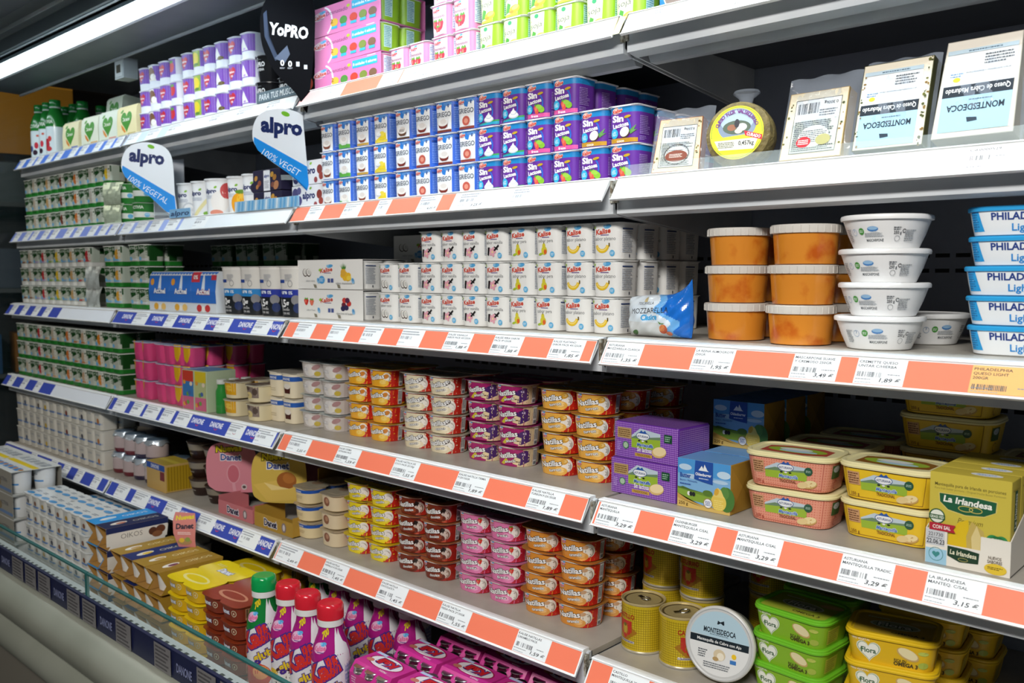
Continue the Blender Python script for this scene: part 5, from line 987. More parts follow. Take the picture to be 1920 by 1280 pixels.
g4 = [('first from the left', biopack(GB, (None, OAT))), ('second from the left', biopack(GB, (None, BERRY))), ('third from the left', biopack(GB, (None, OAT), 0xD8A060)), ('fourth from the left', biopack(GB, (None, PEACH))), ('fifth from the left', biopack(GB, (None, 0xC8A888), 0xC87A3A)), ('sixth from the left', biopack(GB, (None, 0xE08A2A))), ('seventh from the left', biopack(GB, (None, None))), ]
biorow('green-footed yogurt pack', -2.802, 0.008, z4, g4, 3, 'fourth shelf', w=0.1295)
def plain(i, pic):
    a = Art(); a.T('ACTIVIA', 0, 50, 5, 0x8A98A8, 0.01, w=30); a.R(-29, 18, 29, 24, 0x6A8CC0)
    if pic is not None: a.E(6, 30, 9, 9, pic)
    return cup_mesh('cup_plain%d' % i, 30.6, 30.6, 13, 63.5, 0.9, [(63.5, 0xD6D3C8)], a, maxe=9)
lidw = lid_mesh('lid_w', cells4(31.4, 31.4), 30.6, 30.6, 9, 0xE8E8E2, m=PRINT)
pw = [(n, quad(plain(2*i, a), plain(2*i+1, b), 31.4, 31.4, lidw, 63.5)) for i, (n, a, b) in enumerate((('first from the left', None, 0x5A6A8A), ('second from the left', None, 0x6A5A50), ('third from the left', 0xE0B92A, None), ('fourth from the left', None, 0x8A3A2A), ('fifth from the left', None, 0x4A4A5A), ('sixth from the left', None, 0xC07A3A)))]
for i, (nm, pk_) in enumerate(pw):
    for k in range(3): put('yogurt_pack', 'white yogurt pack with a blue stripe, %s, %s layer, fifth shelf' % (nm, LN[3][k]), 'yogurt pack', pk_, (-2.802 + 0.1296*(i+.5) + jit(.0004), -0.003 + 0.0635, z5 + 0.066*k), math.radians(jit(.5)), 'white yogurt packs on the fifth shelf')
# foil-fronted pots hanging over the stacks
def flap(w, h, col):
    mb = MB(); nx, nz = 6, 10
    for i in range(nx):
        for j in range(nz):
            def P(a, b):
                u = a/nx - .5; v = b/nz; return (u*w*(1-0.15*v), -4 - 10*math.sin(v*2.4) - 2*math.sin(a*1.9+b*.7), -v*h)
            mb.add([P(i,j), P(i,j+1), P(i+1,j+1), P(i+1,j)], [(0,1,2,3)], col)
    return mb.mesh('foil', FOIL, sharp=180)
fl1 = flap(70, 74, 0xD4DAD4)
for k in (0, 1): put('foil_lid', 'crumpled silver foil hanging over the white-footed packs, %s one' % LN[2][k], 'foil', fl1, (-2.105, 0.030, z3 + 0.066 + 0.066*k), 0.3, 'hanging foil lids')
def bigpot():
    a = Art(); a.P([(-60,20),(-60,38),(60,34),(60,18)], 0xE4E8E0); a.T('ACTIVIA', -4, 50, 9, 0xE8EEE4, 0.03, w=52); a.E(32, 26, 9, 7, 0x6AB4E0)
    return [('pot', cup_mesh('pot_green', 44, 44, 44, 62, 0.86, [(62, 0x2A7A30)], a, seg=10)), ('lid', lid_mesh('potlid', [(0,0)], 44, 44, 44, 0xDDE6D8, m=PRINT), (0,0,0.062))]
BP = bigpot(); fl2 = flap(78, 70, 0xC9D6BC)
for k in (0, 1):
    put('yogurt_pot', 'large round green yogurt pot beside the blue and white sign, %s one' % LN[2][k], 'yogurt pot', BP, (-1.865, 0.10, z2 + 0.065*k), 0.35, 'large green yogurt pots')
    put('yogurt_pot', 'large green yogurt pot behind the pale foil, %s one' % LN[2][k], 'yogurt pot', BP, (-1.967, 0.10, z2 + 0.065*k), 0.2, 'large green yogurt pots')
    put('foil_lid', 'pale green foil flap in front of the round pots, %s one' % LN[2][k], 'foil', fl2, (-1.985, 0.050, z2 + 0.068 + 0.066*k), 0.4, 'hanging foil lids')
# top shelf: green drink bottles, heart cartons, purple cups, black pots
def lathe_bottle(prof, cols, art, m=GLOSS, R=33, maxe=5):
    sec = Sec(R, R, R, 10); b = MB(); b.loft([sec.ring(r/R, z) for r, z in prof], cols)
    if art: paint(b, art, sec.surf([(z, r/R) for r, z in prof]), step=0.05, maxe=maxe)
    return b.mesh('bottle', m)
ga = Art(); ga.T('ACTIVIA', 0, 128, 12, 0xE8F0E8, 0.03, w=56); ga.E(-12, 44, 10, 12, 0x4A5A9A); ga.E(6, 30, 10, 10, 0x3A2A3A); ga.E(12, 56, 8, 12, 0xC83A4A); ga.E(18, 92, 6, 4, 0xC85A4A)
ga2 = Art(); ga2.T('ACTIVIA', 0, 128, 12, 0xE8F0E8, 0.03, w=56); ga2.E(0, 46, 14, 22, 0xB8303E); ga2.E(14, 66, 8, 10, 0xD04A4A); ga2.E(-14, 34, 8, 8, 0xC8A02A); ga2.E(10, 30, 12, 9, 0xC8404A)
gprof = [(30,0),(33,3),(33,98),(33,110),(32,140),(24,165),(17,178),(17,184)]
gcols = [0xD8E8EE]*3 + [0x1F7A2E]*5
def gb(art):
    c = MB(); c.lathe([(18.5,184),(19.5,186),(19.5,206),(18,209),(0.5,209)], [0x1E8A3A], 24, cap0=False); r = MB(); r.lathe([(17.6,179),(18.6,180),(18.6,183.8),(17,184)], [0xD8E4DE], 24, cap0=False, cap1=False)
    return [('bottle', lathe_bottle(gprof, gcols, art)), ('cap', c.mesh('cap', GLOSS)), ('neck_ring', r.mesh('ring', PRINT))]
GA = gb(ga); GA2 = gb(ga2)
for i, (x, y, P_, d) in enumerate(((-2.745, 0.105, GA, 'leftmost of the front row'), (-2.672, 0.108, GA, 'second in the front row'), (-2.595, 0.105, GA2, 'with red fruit, right end of the front row'), (-2.71, 0.185, GA, 'left one of the second row'), (-2.63, 0.187, GA, 'middle of the second row'), (-2.55, 0.185, GA, 'right one of the second row'), (-2.59, 0.27, GA, 'in the third row'))):
    put('drink_bottle', 'green-topped white drink bottle, %s' % d, 'bottle', P_, (x, y, z1), jit(.3) + 0.3, 'green drink bottles')
def heartbox(bg, band):
    a = Art(); heart(a, 0, 58, 36, 0x4E9A3A); a.T('Danacol', 0, 62, 11, 0xF4F6E8, 0.03, w=48); a.P([(-36,48),(-30,32),(-14,20),(-6,24),(-22,40)], 0xE8923A); a.R(6, 8, 56, 18, band); a.M(-50, 8, 0, 16, 2, 0x9AA87A); a.E(-30, 88, 10, 4, 0x6AAE4A, 25)
    mb = MB(); pr = [(-35,0),(35,0),(35,80),(24,100),(-24,106),(-32,96),(-36,60)]
    mb.prism(pr, -63, 63, bg)
    paint(mb, a, lambda V, off: np.stack([V[:,0], np.interp(V[:,1], [0,60,96,106], [-35,-36,-32,-24]) - off - 0.3, V[:,1]], 1), step=0.05, maxe=12)
    return mb.mesh('sleeve', CARD)
HB = [heartbox(0xEFEAC0, 0x4A6AC8), heartbox(0xE9EFDC, 0xE0B060), heartbox(0xE6F0E2, 0xD88A7A), heartbox(0xF0E6B4, 0xC8B878)]
btl = MB(); btl.lathe([(14,2),(15,4),(15,70),(11,80),(11,94)], [0xE8E8DC], 16); btm = btl.mesh('bottle', PRINT)
for i, (u, d) in enumerate(((117, 'blue band, leftmost'), (152, 'orange band, second from the left'), (185, 'pink band, third from the left'), (219, 'yellow with tan band, fourth from the left'))):
    put('drink_pack', 'cream heart drink carton, %s' % d, 'drink pack', HB[i], (ux(u, 0.075, z1) + 0.070, 0.112, z1), math.radians(2), 'heart drink cartons')
put('drink_pack', 'pale heart drink carton lying higher behind the others on the top shelf', 'drink pack', HB[1], (ux(196, 0.16, 2.04) + 0.07, 0.20, z1 + 0.0785), 0, 'heart drink cartons')
put('drink_pack', 'pale heart drink carton under the higher one behind', 'drink pack', heartbox(0xE9EFDC, 0xE0B060) if False else box_mesh('sleeve', 126, 60, 78, 0xE9EFDC, Art().E(0, 40, 30, 26, 0x4E9A3A)), (ux(196, 0.16, 2.04) + 0.07, 0.20, z1), 0, 'heart drink cartons')
def purp(i, pic):
    a = Art(); a.P([(-29,20),(-29,63),(36,63),(36,20)], 0x7A48B8)
    if pic == 'heart': heart(a, -2, 42, 19, 0xC8283A); a.T('Vitalinea', -2, 44, 6, 0xF4F0F4, 0.03, 0.1, w=30); a.T('0%', 2, 33, 5, 0xF4F0F4, 0.03, w=11)
    elif pic == 'coconut': a.P([(-29,20),(-29,63),(10,63),(24,20)], 0xEDEBE6); a.E(0, 42, 18, 18, 0x7A5230); a.E(8, 32, 14, 9, 0xF6F4F0)
    elif pic == 'lemon': a.P([(-29,20),(-29,63),(20,63),(20,20)], 0x9AB84A); a.E(-2, 42, 18, 17, 0xE8D42A); a.E(2, 26, 12, 4, 0x5A8A3A)
    elif pic == 'berry': a.E(-4, 42, 16, 15, 0xD03038); a.E(-4, 56, 12, 4, 0x5A9A3A); a.R(18, 20, 36, 63, 0xE0DCE8)
    else: a.P([(-24,22),(16,22),(-4,54)], 0xECECEA); a.E(10, 24, 14, 5, 0x6A5A2A) if pic == 'seed' else a.E(0, 26, 6, 3, 0xB89AD8)
    return cup_mesh('cup_pu%d' % i, 30.8, 30.8, 24, 66, 0.92, [(19, 0xE9EEF6), (63, 0xDCE0F0), (66, 0xE9EEF6)], a, maxe=4.5, rimc=0xE6EAF4, rim=2.0)
lp = lid_mesh('lid_pu', cells4(32.4, 32.4), 30.8, 30.8, 20, 0xE6EAF4, m=PRINT)
for i, (u, n, A_, B_) in enumerate(((257, 'coconut', 'heart', 'coconut'), (294, 'strawberry', 'heart', 'berry'), (336, 'lemon', 'heart', 'lemon'), (375, 'seed', 'heart', 'seed'), (422, 'plain white swirl', 'heart', 'swirl'))):
    pk_ = quad(purp(2*i, A_), purp(2*i+1, B_), 32.4, 32.4, lp, 66)
    stack('yogurt_pack', 'yogurt pack', 'purple and white diet yogurt pack with %s' % n, pk_, ux(u, 0.075, z1) + 0.066, 0.075 + 0.066, z1, 0.0675, 3, 'purple diet yogurt packs', 'three')
ka = Art(); ka.T('YoPRO', -2, 44, 11, 0xD8DADC, 0.035, w=44); ka.T('PROTEINA', -2, 31, 6, 0xC8CACC, 0.03, w=38); ka.M(-20, 54, 10, 57, 1, 0x6A6C70)
KP = [('pot', cup_mesh('pot_black', 38, 38, 38, 64, 0.78, [(64, 0x17181B)], ka, seg=10, rimc=0x2A2B30, rim=3, m=GLOSS)), ('lid', lid_mesh('lid_black', [(0,0)], 38, 38, 38, 0x222328, m=PRINT, grow=3.4), (0,0,0.064))]
for i, (x, y, n, d) in enumerate(((-1.172, 0.115, 2, 'the front black stack'), (-1.085, 0.125, 2, 'the stack behind the long slogan strip'))):
    stack('yogurt_pot', 'yogurt pot', 'black protein yogurt pot', KP, x, y, z1, 0.067, n, 'black protein pots', d)
kb = Art(); kb.T('YoPRO', 0, 120, 11, 0xD8DADC, 0.03, rot=90, w=60); kb.E(2, 46, 16, 18, 0xC8503A); kb.E(-4, 60, 8, 8, 0xB8C490)
kbm = lathe_bottle([(28,0),(30,3),(30,120),(26,150),(17,165),(17,170)], [0x1C1E20], kb, R=30)
kc = MB(); kc.lathe([(18,170),(19,172),(19,188),(17,190),(0.5,190)], [0x16171A], 20, cap0=False); kcm = kc.mesh('cap', GLOSS)
for i, x in enumerate((-1.010, -0.9475)): put('drink_bottle', ('black protein drink bottle with a red fruit, left one', 'black protein drink bottle right beside the pink cartons')[i], 'bottle', [('bottle', kbm), ('cap', kcm)], (x - 0.009, 0.15, z1), 0.2*i, 'black protein bottles')
# second shelf: plant-based pots and packs
def alp(i, pic):
    a = Art(); a.T('alpro', -18, 74, 12, 0x22306A, 0.045, w=42); a.E(0, 84, 5, 3, 0x8ABF3A, 25); a.M(-30, 52, 6, 62, 3, 0x9AA4B8)
    P = {'coconut': lambda: (a.E(8, 30, 22, 22, 0xD0D4DA), a.E(8, 30, 17, 17, 0xF2F4F6)), 'vanilla': lambda: (a.P([(-30,10),(20,60),(26,52),(-18,6)], 0xE8DFA8), a.E(20, 16, 12, 6, 0x7AB03A)), 'berry': lambda: (a.E(12, 44, 28, 30, 0xF2EEEA), a.E(34, 74, 20, 22, 0xC8484A), a.E(0, 14, 22, 8, 0xE0907A)), 'mango': lambda: (a.E(10, 34, 28, 30, 0xF0A41E), a.E(16, 44, 16, 18, 0xF6C43A), a.E(16, 66, 20, 6, 0x6A9A2A)), 'nuts': lambda: (a.E(14, 70, 18, 16, 0x2A2440), a.E(20, 20, 14, 10, 0xA86A4A), a.E(26, 60, 7, 7, 0xC89A4A))}
    P[pic]()
    return [('tub', cup_mesh('tub_alp%d' % i, *((43, 41, 34) if i == 2 else (37, 36, 30)), 104, 0.86, [(104, 0xEEF0F2)], a, maxe=9, seg=8)), ('lid', lid_mesh('lid_alp%d' % i, [(0,0)], *((44, 42, 34) if i == 2 else (38, 37, 30)), 0xE2E6E8, m=PRINT, t=4), (0,0,0.104))]
for i, (x, yy, pic, d) in enumerate(((-1.617, 0.118, 'coconut', 'tall plant yogurt tub with coconut beside the left sign'), (-1.533, 0.118, 'vanilla', 'tall plant yogurt tub with vanilla'), (-1.441, 0.118, 'berry', 'tall plant yogurt tub with red fruit and cream swirl'), (-1.343, 0.124, 'mango', 'tall plant yogurt tub with orange mango'), (-1.258, 0.120, 'nuts', 'tall plant yogurt tub beside the nut cartons'))):
    put('yogurt_tub', d, 'yogurt tub', alp(i, pic), (x, yy, z2), 0.62 + jit(.05), 'tall plant yogurt tubs')
def nutbox():
    a = Art(); a.R(-64, 0, 64, 52, 0x231E3A); a.R(-14, 0, 16, 52, 0xE2E2E6); a.T('alpro', 1, 38, 8, 0x2A3A7A, 0.04, w=25); a.M(-10, 6, 12, 26, 6, 0x8A8E9A)
    for x, y, r, c in ((-50, 34, 8, 0xB8863A), (-34, 20, 9, 0x8A4A34), (-44, 12, 7, 0xA8703A), (26, 40, 8, 0xC8963A), (38, 32, 9, 0xB07A34), (44, 12, 13, 0xB07850), (28, 14, 8, 0x7A4A3A)): a.E(x, y, r, r*0.8, c, 30)
    return box_mesh('sleeve', 130, 100, 54, 0x231E3A, a)
NB = nutbox()
stack('dessert_pack', 'dessert pack', 'dark nut dessert carton', [('sleeve', NB)], ux(474, 0.075, z2) + 0.069, 0.126, z2, 0.056, 2, 'dark nut dessert cartons', 'two beside the tall tubs')
bb = Art(); bb.T('alpro', 6, 34, 16, 0x22306A, 0.045, w=52); bb.E(14, 50, 5, 3, 0x8ABF3A, 20)
for x, y, r, c in ((-50, 40, 13, 0x4A4A7A), (-34, 46, 9, 0x5A5A8A), (-50, 16, 12, 0x3E3E6E), (-34, 22, 12, 0x4E4E80), (50, 34, 11, 0x8A3A32), (56, 18, 9, 0xA0463A), (34, 10, 7, 0x9A4A4A)): bb.E(x, y, r, r, c)
BBX = box_mesh('sleeve', 130, 100, 58, 0xE6E8EC, bb)
stack('dessert_pack', 'dessert pack', 'white carton with blueberries and dates', [('sleeve', BBX)], ux(545, 0.075, z2) + 0.069, 0.128, z2, 0.0595, 2, 'white blueberry cartons', 'two beside the blue cups')
# third shelf: blue drink cartons and tall white tubs
def acti(red):
    a = Art(); a.R(-66, 26, 66, 112, 0x2F6FC8); a.P([(-10,52),(-6,92),(-3,104),(3,104),(6,92),(10,52)], 0xDCE6F0); a.T('Actimel', 0, 58, 14, 0xF0F0F4, 0.045, w=70, out=0x2A4A8A if not red else 0xA8303A); a.E(-24, 12, 14, 10, 0xE0A83A if not red else 0xC8383A); a.E(20, 12, 14, 10, 0xE8C070 if not red else 0xC8383A); a.E(-2, 10, 9, 8, 0xF0ECE4)
    if red: a.R(-66, 84, -20, 112, 0xC83A4A); a.T('0%', -44, 98, 11, 0xF4F0F0, 0.03, w=24); a.R(40, 90, 66, 104, 0xC83A4A)
    else: a.E(-46, 84, 11, 10, 0xE09A3A)
    mb = MB(); mb.prism([(-38,0),(38,0),(38,92),(26,112),(-26,114),(-34,104),(-40,60),(-38,20)], -67, 67, 0xD8DEE4)
    paint(mb, a, lambda V, off: np.stack([V[:,0], np.interp(V[:,1], [0,20,60,104,114], [-38,-38,-40,-34,-26]) - off - 0.4, V[:,1]], 1), step=0.05, maxe=12)
    return mb.mesh('sleeve', CARD)
AC = [acti(0), acti(1)]
for i, (u, r, d) in enumerate(((280, 0, 'left one'), (318, 0, 'middle one'), (360, 1, 'with red corner, right one'))):
    put('drink_pack', 'blue probiotic drink carton, %s' % d, 'drink pack', AC[r], (ux(u, 0.03, z3) + (0.068 if i < 2 else 0.0635), 0.07, z3), math.radians(1), 'blue drink cartons')
def tallwhite(i, band, txt):
    a = Art(); a.T('ure', -10, 62, 10, 0xE8F0F8, 0.04, w=22); a.T('0%', 14, 60, 8, 0xE8F0F8, 0.03, w=14); a.T(txt, -14, 34, 18, 0xE8E8E8, 0.035, w=34 if len(txt) == 3 else 42); a.T('DE PROTEINA', -8, 18, 5, 0xD0D0D0, 0.02, w=32); a.T('POR 100G', -6, 9, 5, 0xD0D0D0, 0.02, w=28); a.E(30, 42, 14, 12, 0x8A8A8E); a.E(34, 22, 12, 12, 0x2A3A6A)
    a.O(14, 82, 8, 1, 0x6A7078); a.M(-4, 88, 22, 106, 7, 0xA8ACB4); a.R(-26, 84, -6, 92, 0x2A4A9A)
    return cup_mesh('tub_tall%d' % i, 42, 41, 30, 118, 0.86, [(48, 0x1E2226), (68, band), (118, 0xE4E2DC)], a, maxe=9, seg=7, rim=0.5)
tl_ = cup_mesh('lid_tall_w', 42.5, 41.5, 30, 9, 1.0, [(9, 0xEEECE6)], rim=2.2, seg=7)
TW = [tallwhite(0, 0x2F8AD0, '10g'), tallwhite(1, 0x2A3AA0, '8,5g')]
for i, (x, k, d) in enumerate(((-1.291, 0, 'light blue band, left one'), (-1.200, 0, 'light blue band, right one'), (-1.108, 1, 'navy band, left one'), (-1.014, 1, 'navy band, beside the fruit cartons'))):
    put('yogurt_tub', 'tall white and black yogurt tub, %s' % d, 'yogurt tub', [('tub', TW[k]), ('lid', tl_, (0,0,0.1165))], (x, 0.082, z3), 0.1 + jit(.03), 'tall white yogurt tubs')
put('yogurt_tub', 'tall white and black yogurt tub standing a row behind the fruit cartons', 'yogurt tub', [('tub', TW[1]), ('lid', tl_, (0,0,0.1165))], (-1.03, 0.185, z3), 0.1, 'tall white yogurt tubs')
# dark green packs standing in the shade at the back of the second bay
for i, x in enumerate((-1.68, -1.53, -1.38)):
    stack('yogurt_pack', 'yogurt pack', 'dark green yogurt pack in the shade at the back, %s' % ('left', 'middle', 'right')[i], biopack(GB, (None, None)) if i == 0 else bkp, x, 0.30, z3, 0.066, 3, 'dark green packs at the back', 'its stack')
    if i == 0: bkp = biopack(GB, (None, None))
# fourth shelf: pink pots, bottle carton, custard pots
def pinkpot(i, c1, kind):
    a = Art()
    if kind == 'tip': a.P([(-27,60),(-4,60),(-8,40),(-16,24),(-27,18)], 0xE0A81E)
    if kind == 'dome': a.P([(-24,60),(22,60),(20,36),(12,18),(0,10),(-12,18),(-22,36)], 0xE6B81E)
    return cup_mesh('pinkpot%d' % i, 27, 27, 16, 56, 0.86, [(56, c1)], a, maxe=8, rimc=0xEAB8C8)
lpk = lid_mesh('lid_pk', cells4(28, 28), 27, 27, 9, 0xB8C8E8, m=PRINT)
PK = {k: quad(pinkpot(2*i, 0xDC4A82, k), pinkpot(2*i+1, 0xDC4A82, k), 28, 28, lpk, 56) for i, k in enumerate(('tip', 'none', 'dome'))}
for u, k, n, d in ((249, 'tip', 4, 'with a yellow corner'), (289, 'none', 3, 'all pink'), (322, 'dome', 3, 'with a yellow arch')):
    stack('dessert_pack', 'dessert pack', 'pink dessert pot pack %s' % d, PK[k], ux(u, 0.02, z4) + 0.058, 0.02 + 0.057, z4, 0.0585, 3, 'pink dessert packs', 'three')
    if k != 'none': stack('dessert_pack', 'dessert pack', 'pink dessert pot pack %s in the second row' % d, PK[k], ux(u, 0.02, z4) + 0.085, 0.02 + 0.175, z4, 0.0585, 3, 'pink dessert packs', 'three')
kd = Art()
for x0, c1, c2 in ((-58, 0xC8402F, 0x3E7AB8), (4, 0xD8C02A, 0xB8C08A)):
    kd.R(x0, 82, x0+54, 112, c1); kd.R(x0, 40, x0+54, 82, c2); kd.R(x0, 4, x0+54, 40, 0xD06A8A)
    for q in range(7): kd.E(x0 + 8 + (q*17) % 42, 18 + (q*29) % 84, 7, 6, (0xE0A03A, 0x6AA04A, 0xE8D8C0, 0xC84A5A, 0x4A6AA8)[q % 5])
    kd.T('x4', x0+40, 100, 8, 0xF0F0E8, 0.03, w=12) if False else None
kdm = box_mesh('sleeve', 122, 92, 114, 0xB8C8A8, kd, Art().R(-58, -40, 58, 40, 0x5AA0D0))
put('drink_pack', 'colourful two-panel kids drink carton leaning before green bottles', 'drink pack', [('sleeve', kdm)], (ux(337, 0.0, z4) + 0.072, 0.052, z4), math.radians(4))
sb = MB(); sb.lathe([(16,0),(17,2),(17,60),(12,72),(12,80)], [0x2E8A3A, 0x2E8A3A, 0x2E8A3A, 0x2E8A3A, 0xD8DCD4], 18); sbm = sb.mesh('bottle', GLOSS); sc_ = MB(); sc_.lathe([(13.5,80),(14,81),(14,92),(0.5,93)], [0xDCE0DC], 18, cap0=False); scm = sc_.mesh('cap', PRINT)
for i in range(3): put('drink_bottle', 'small green drink bottle by the kids carton, %s' % ('nearest the shelf edge', 'middle one', 'rear one')[i], 'bottle', [('bottle', sbm), ('cap', scm)], (ux(337, 0.0, z4) + 0.155, 0.045 + 0.037*i, z4), 0, 'small green bottles')
def custpot(i, kind):
    a = Art()
    if kind: a.R(-30, 12, 30, 40, 0x8A7A72); a.E(-6, 18, 14, 9, 0xE0CC8A); a.E(18, 28, 9, 9, 0x5A4A42); a.E(-10, 36, 9, 5, 0x5A4A42)
    else: a.R(-30, 10, 30, 42, 0xE0A81E); a.E(4, 28, 16, 8, 0xF0C84A); a.E(-14, 18, 8, 6, 0xC87A2A)
    return cup_mesh('custpot%d' % i, 33, 33, 24, 44, 0.88, [(44, 0xE6DAB4)], a, maxe=8, rimc=0xE8E2CC, rim=2.4)
lcp = lid_mesh('lid_cp', [(0,-33),(0,33)], 33, 33, 20, 0xD8CEBA, Art().M(-20, -60, 20, 50, 6, 0x9A6A5A), grow=2.4)
CPm = [custpot(0, 0), custpot(1, 1)]
for x, k, d in ((ux(415, 0.02, z4) + 0.030, 0, 'golden custard pot pack'), (ux(466, 0.02, z4) + 0.006, 1, 'banana custard pot pack with grey picture')):
    stack('dessert_pack', 'dessert pack', d, [('cup', CPm[k], (0,-0.033,0)), ('cup', CPm[k], (0,0.033,0)), ('lid', lcp, (0,0,0.044))], x, 0.02 + 0.068, z4, 0.0485, 2, 'custard pot packs', 'two')
# fifth shelf: jars, yellow carton, dark pots
JG = mat('jar_glass', 0xCFC6C4, rough=0.08, coat=0.5, attr=True)
def jar(c):
    b = MB(); b.lathe([(30,0),(33,4),(34,14),(34,48),(30,56),(29,64)], [c, c, 0xB8A8A8, 0xC4BABA, 0xC8C0C0], 28); body = b.mesh('jar', JG)
    l = MB(); n = 28
    l.loft([[((36 + 3*math.sin(7*t) if z < 60 else 31)*math.sin(t), -(36 + 3*math.sin(7*t) if z < 60 else 31)*math.cos(t), z + (4*math.sin(5*t) if z < 60 else 0)) for t in [2*math.pi*i/n for i in range(n)]] for z in (52, 65.5, 66.5)], [0xC8D4DE, 0x9AB8D4], cap0=False)
    return [('jar', body), ('foil_cap', l.mesh('foil', FOIL))]
JR = [jar(0x6A1E2A), jar(0x2A1E3E)]
jn = ('red fruit jar at the left end', 'red fruit jar, second from the left', 'dark berry jar, third from the left', 'dark berry jar, fourth from the left')
for i in range(4):
    for k in (0, 1): put('yogurt_jar', '%s, %s layer' % (jn[i], LN[2][k]), 'yogurt jar', JR[i // 2], (-1.985 + 0.0755*i, 0.052 + (0.006 if k else 0), z5 + 0.0672*k), i, 'fruit yogurt jars')
    put('yogurt_jar', '%s of the second row, lower layer' % jn[i].replace(' at the left end', ', first'), 'yogurt jar', JR[i // 2], (-1.985 + 0.0755*i, 0.13, z5), i, 'fruit yogurt jars')
db = Art(); db.R(-62, 62, 62, 80, 0x2350A4); db.T('DANONE', -4, 71, 11, 0xE4E8F2, 0.03, w=54); db.R(30, 34, 60, 60, 0x7A2A30); db.R(-62, 2, 62, 60, 0xC9A866) if False else None
dbm = box_mesh('carton', 128, 86, 82, 0xC8A560, db, Art().R(-60, -40, 60, 40, 0xC8B040).R(-60, -10, 60, 8, 0xE0CC50), Art().R(-38, 4, 38, 76, 0xB8961E).RS([(x, 4, x+3, 76) for x in range(-34, 38, 9)], 0x9A7A14))
put('dessert_pack', 'gold dessert carton with a blue top band beside the dark pots', 'dessert pack', dbm, (ux(273, 0.0, z5) + 0.066, 0.045, z5), math.radians(-2))
dpa = Art(); dpa.T('DANONE', -4, 40, 6, 0x8A847E, 0.02, w=32); dpa.M(-18, 14, 14, 20, 1, 0xA09890)
dpm = cup_mesh('pot_dark', 40, 38, 38, 50, 0.66, [(26, 0x2E1A14), (44, 0x8F8676), (50, 0x3A2A22)], dpa, seg=9, maxe=9, rimc=0x3A2A22, rim=2)
dpl = lid_mesh('lid_dark', [(0,0)], 40, 38, 38, 0x4A3A30, Art().E(0, 0, 26, 22, 0x6A4434), m=GLOSS, grow=2.4)
for i, (x, d) in enumerate(((ux(334, 0.02, z5) + 0.045, 'the left dark stack'), (ux(372, 0.02, z5) + 0.048, 'the right dark stack'))):
    stack('dessert_pot', 'dessert pot', 'dark brown layered dessert pot', [('pot', dpm), ('lid', dpl, (0,0,0.05))], x, 0.075 - 0.015*i, z5, 0.0535, 3, 'dark dessert pots', d, lean=-0.003)
# ================================================================ THE LOW FRONT WELL
GS[0] = 1.2       # the drawn millimetres of the well goods are 1.2 mm each
DZ = 0.6006
DR = 0.5356       # the deck is one step lower at the rear
def danet(c, lidc, tc):
    a = Art(); a.T('danet', -8, 17, 8, 0xE8ECF4, 0.045, w=26, out=0x2A3A7A); a.O(18, 17, 6, 1.2, 0xD8D0B0); a.T('4', 18, 17, 5, 0xE8E0C0, 0.02)
    a.R(40, 4, 52, 25, tc); a.B(41, 8, 51, 24, 0x4A4030, 5, 8)
    c1 = cup_mesh('cup_danet', 32, 32, 20, 29, 0.93, [(29, c)], a, maxe=6, rimc=lidc, rim=1.6)
    la = Art(); la.T('Danet', 8, 26, 16, 0xF0F2F6, 0.045, w=44, out=0x2A3F8A); la.E(0, -34, 44, 16, tc); la.E(0, -33, 36, 11, lidc); la.M(-50, 36, -20, 46, 2, tc)
    lid = lid_mesh('lid_danet', cells4(32.6, 32.6), 32, 32, 14, lidc, la, m=GLOSS, t=0.8, grow=2.2)
    return [('cup', c1, (x/1000, y/1000, 0)) for x, y in cells4(32.6, 32.6)] + [('lid', lid, (0,0,0.0292))]
DY = danet(0xD9AE16, 0xF0D41C, 0xF6E890); DB = danet(0x7E2E18, 0x8E3A20, 0xC88A68)
NL = 5
for k in range(NL):
    lay = ('lowest', 'second', 'middle', 'fourth', 'topmost')[k]
    put('dessert_pack', 'yellow vanilla dessert four-pack of the front well stack, %s layer' % lay, 'dessert pack', DY, (-1.0300 + jit(.002), -0.1596, DZ + 0.039*k), math.radians(jit(1)), 'yellow dessert packs in the well')
    put('dessert_pack', 'brown chocolate dessert four-pack of the front well stack, %s layer' % lay, 'dessert pack', DB, (-0.8665 + jit(.0015), -0.1596, DZ + 0.039*k), math.radians(jit(1)), 'brown dessert packs in the well')
for k in range(6): put('dessert_pack', 'yellow vanilla dessert four-pack behind the front stack, %s layer' % ('lowest', 'second', 'third', 'fourth', 'fifth', 'topmost')[k], 'dessert pack', DY, (-1.077, 0.014, DR + 0.039*k), math.radians(jit(1)), 'yellow dessert packs in the well')
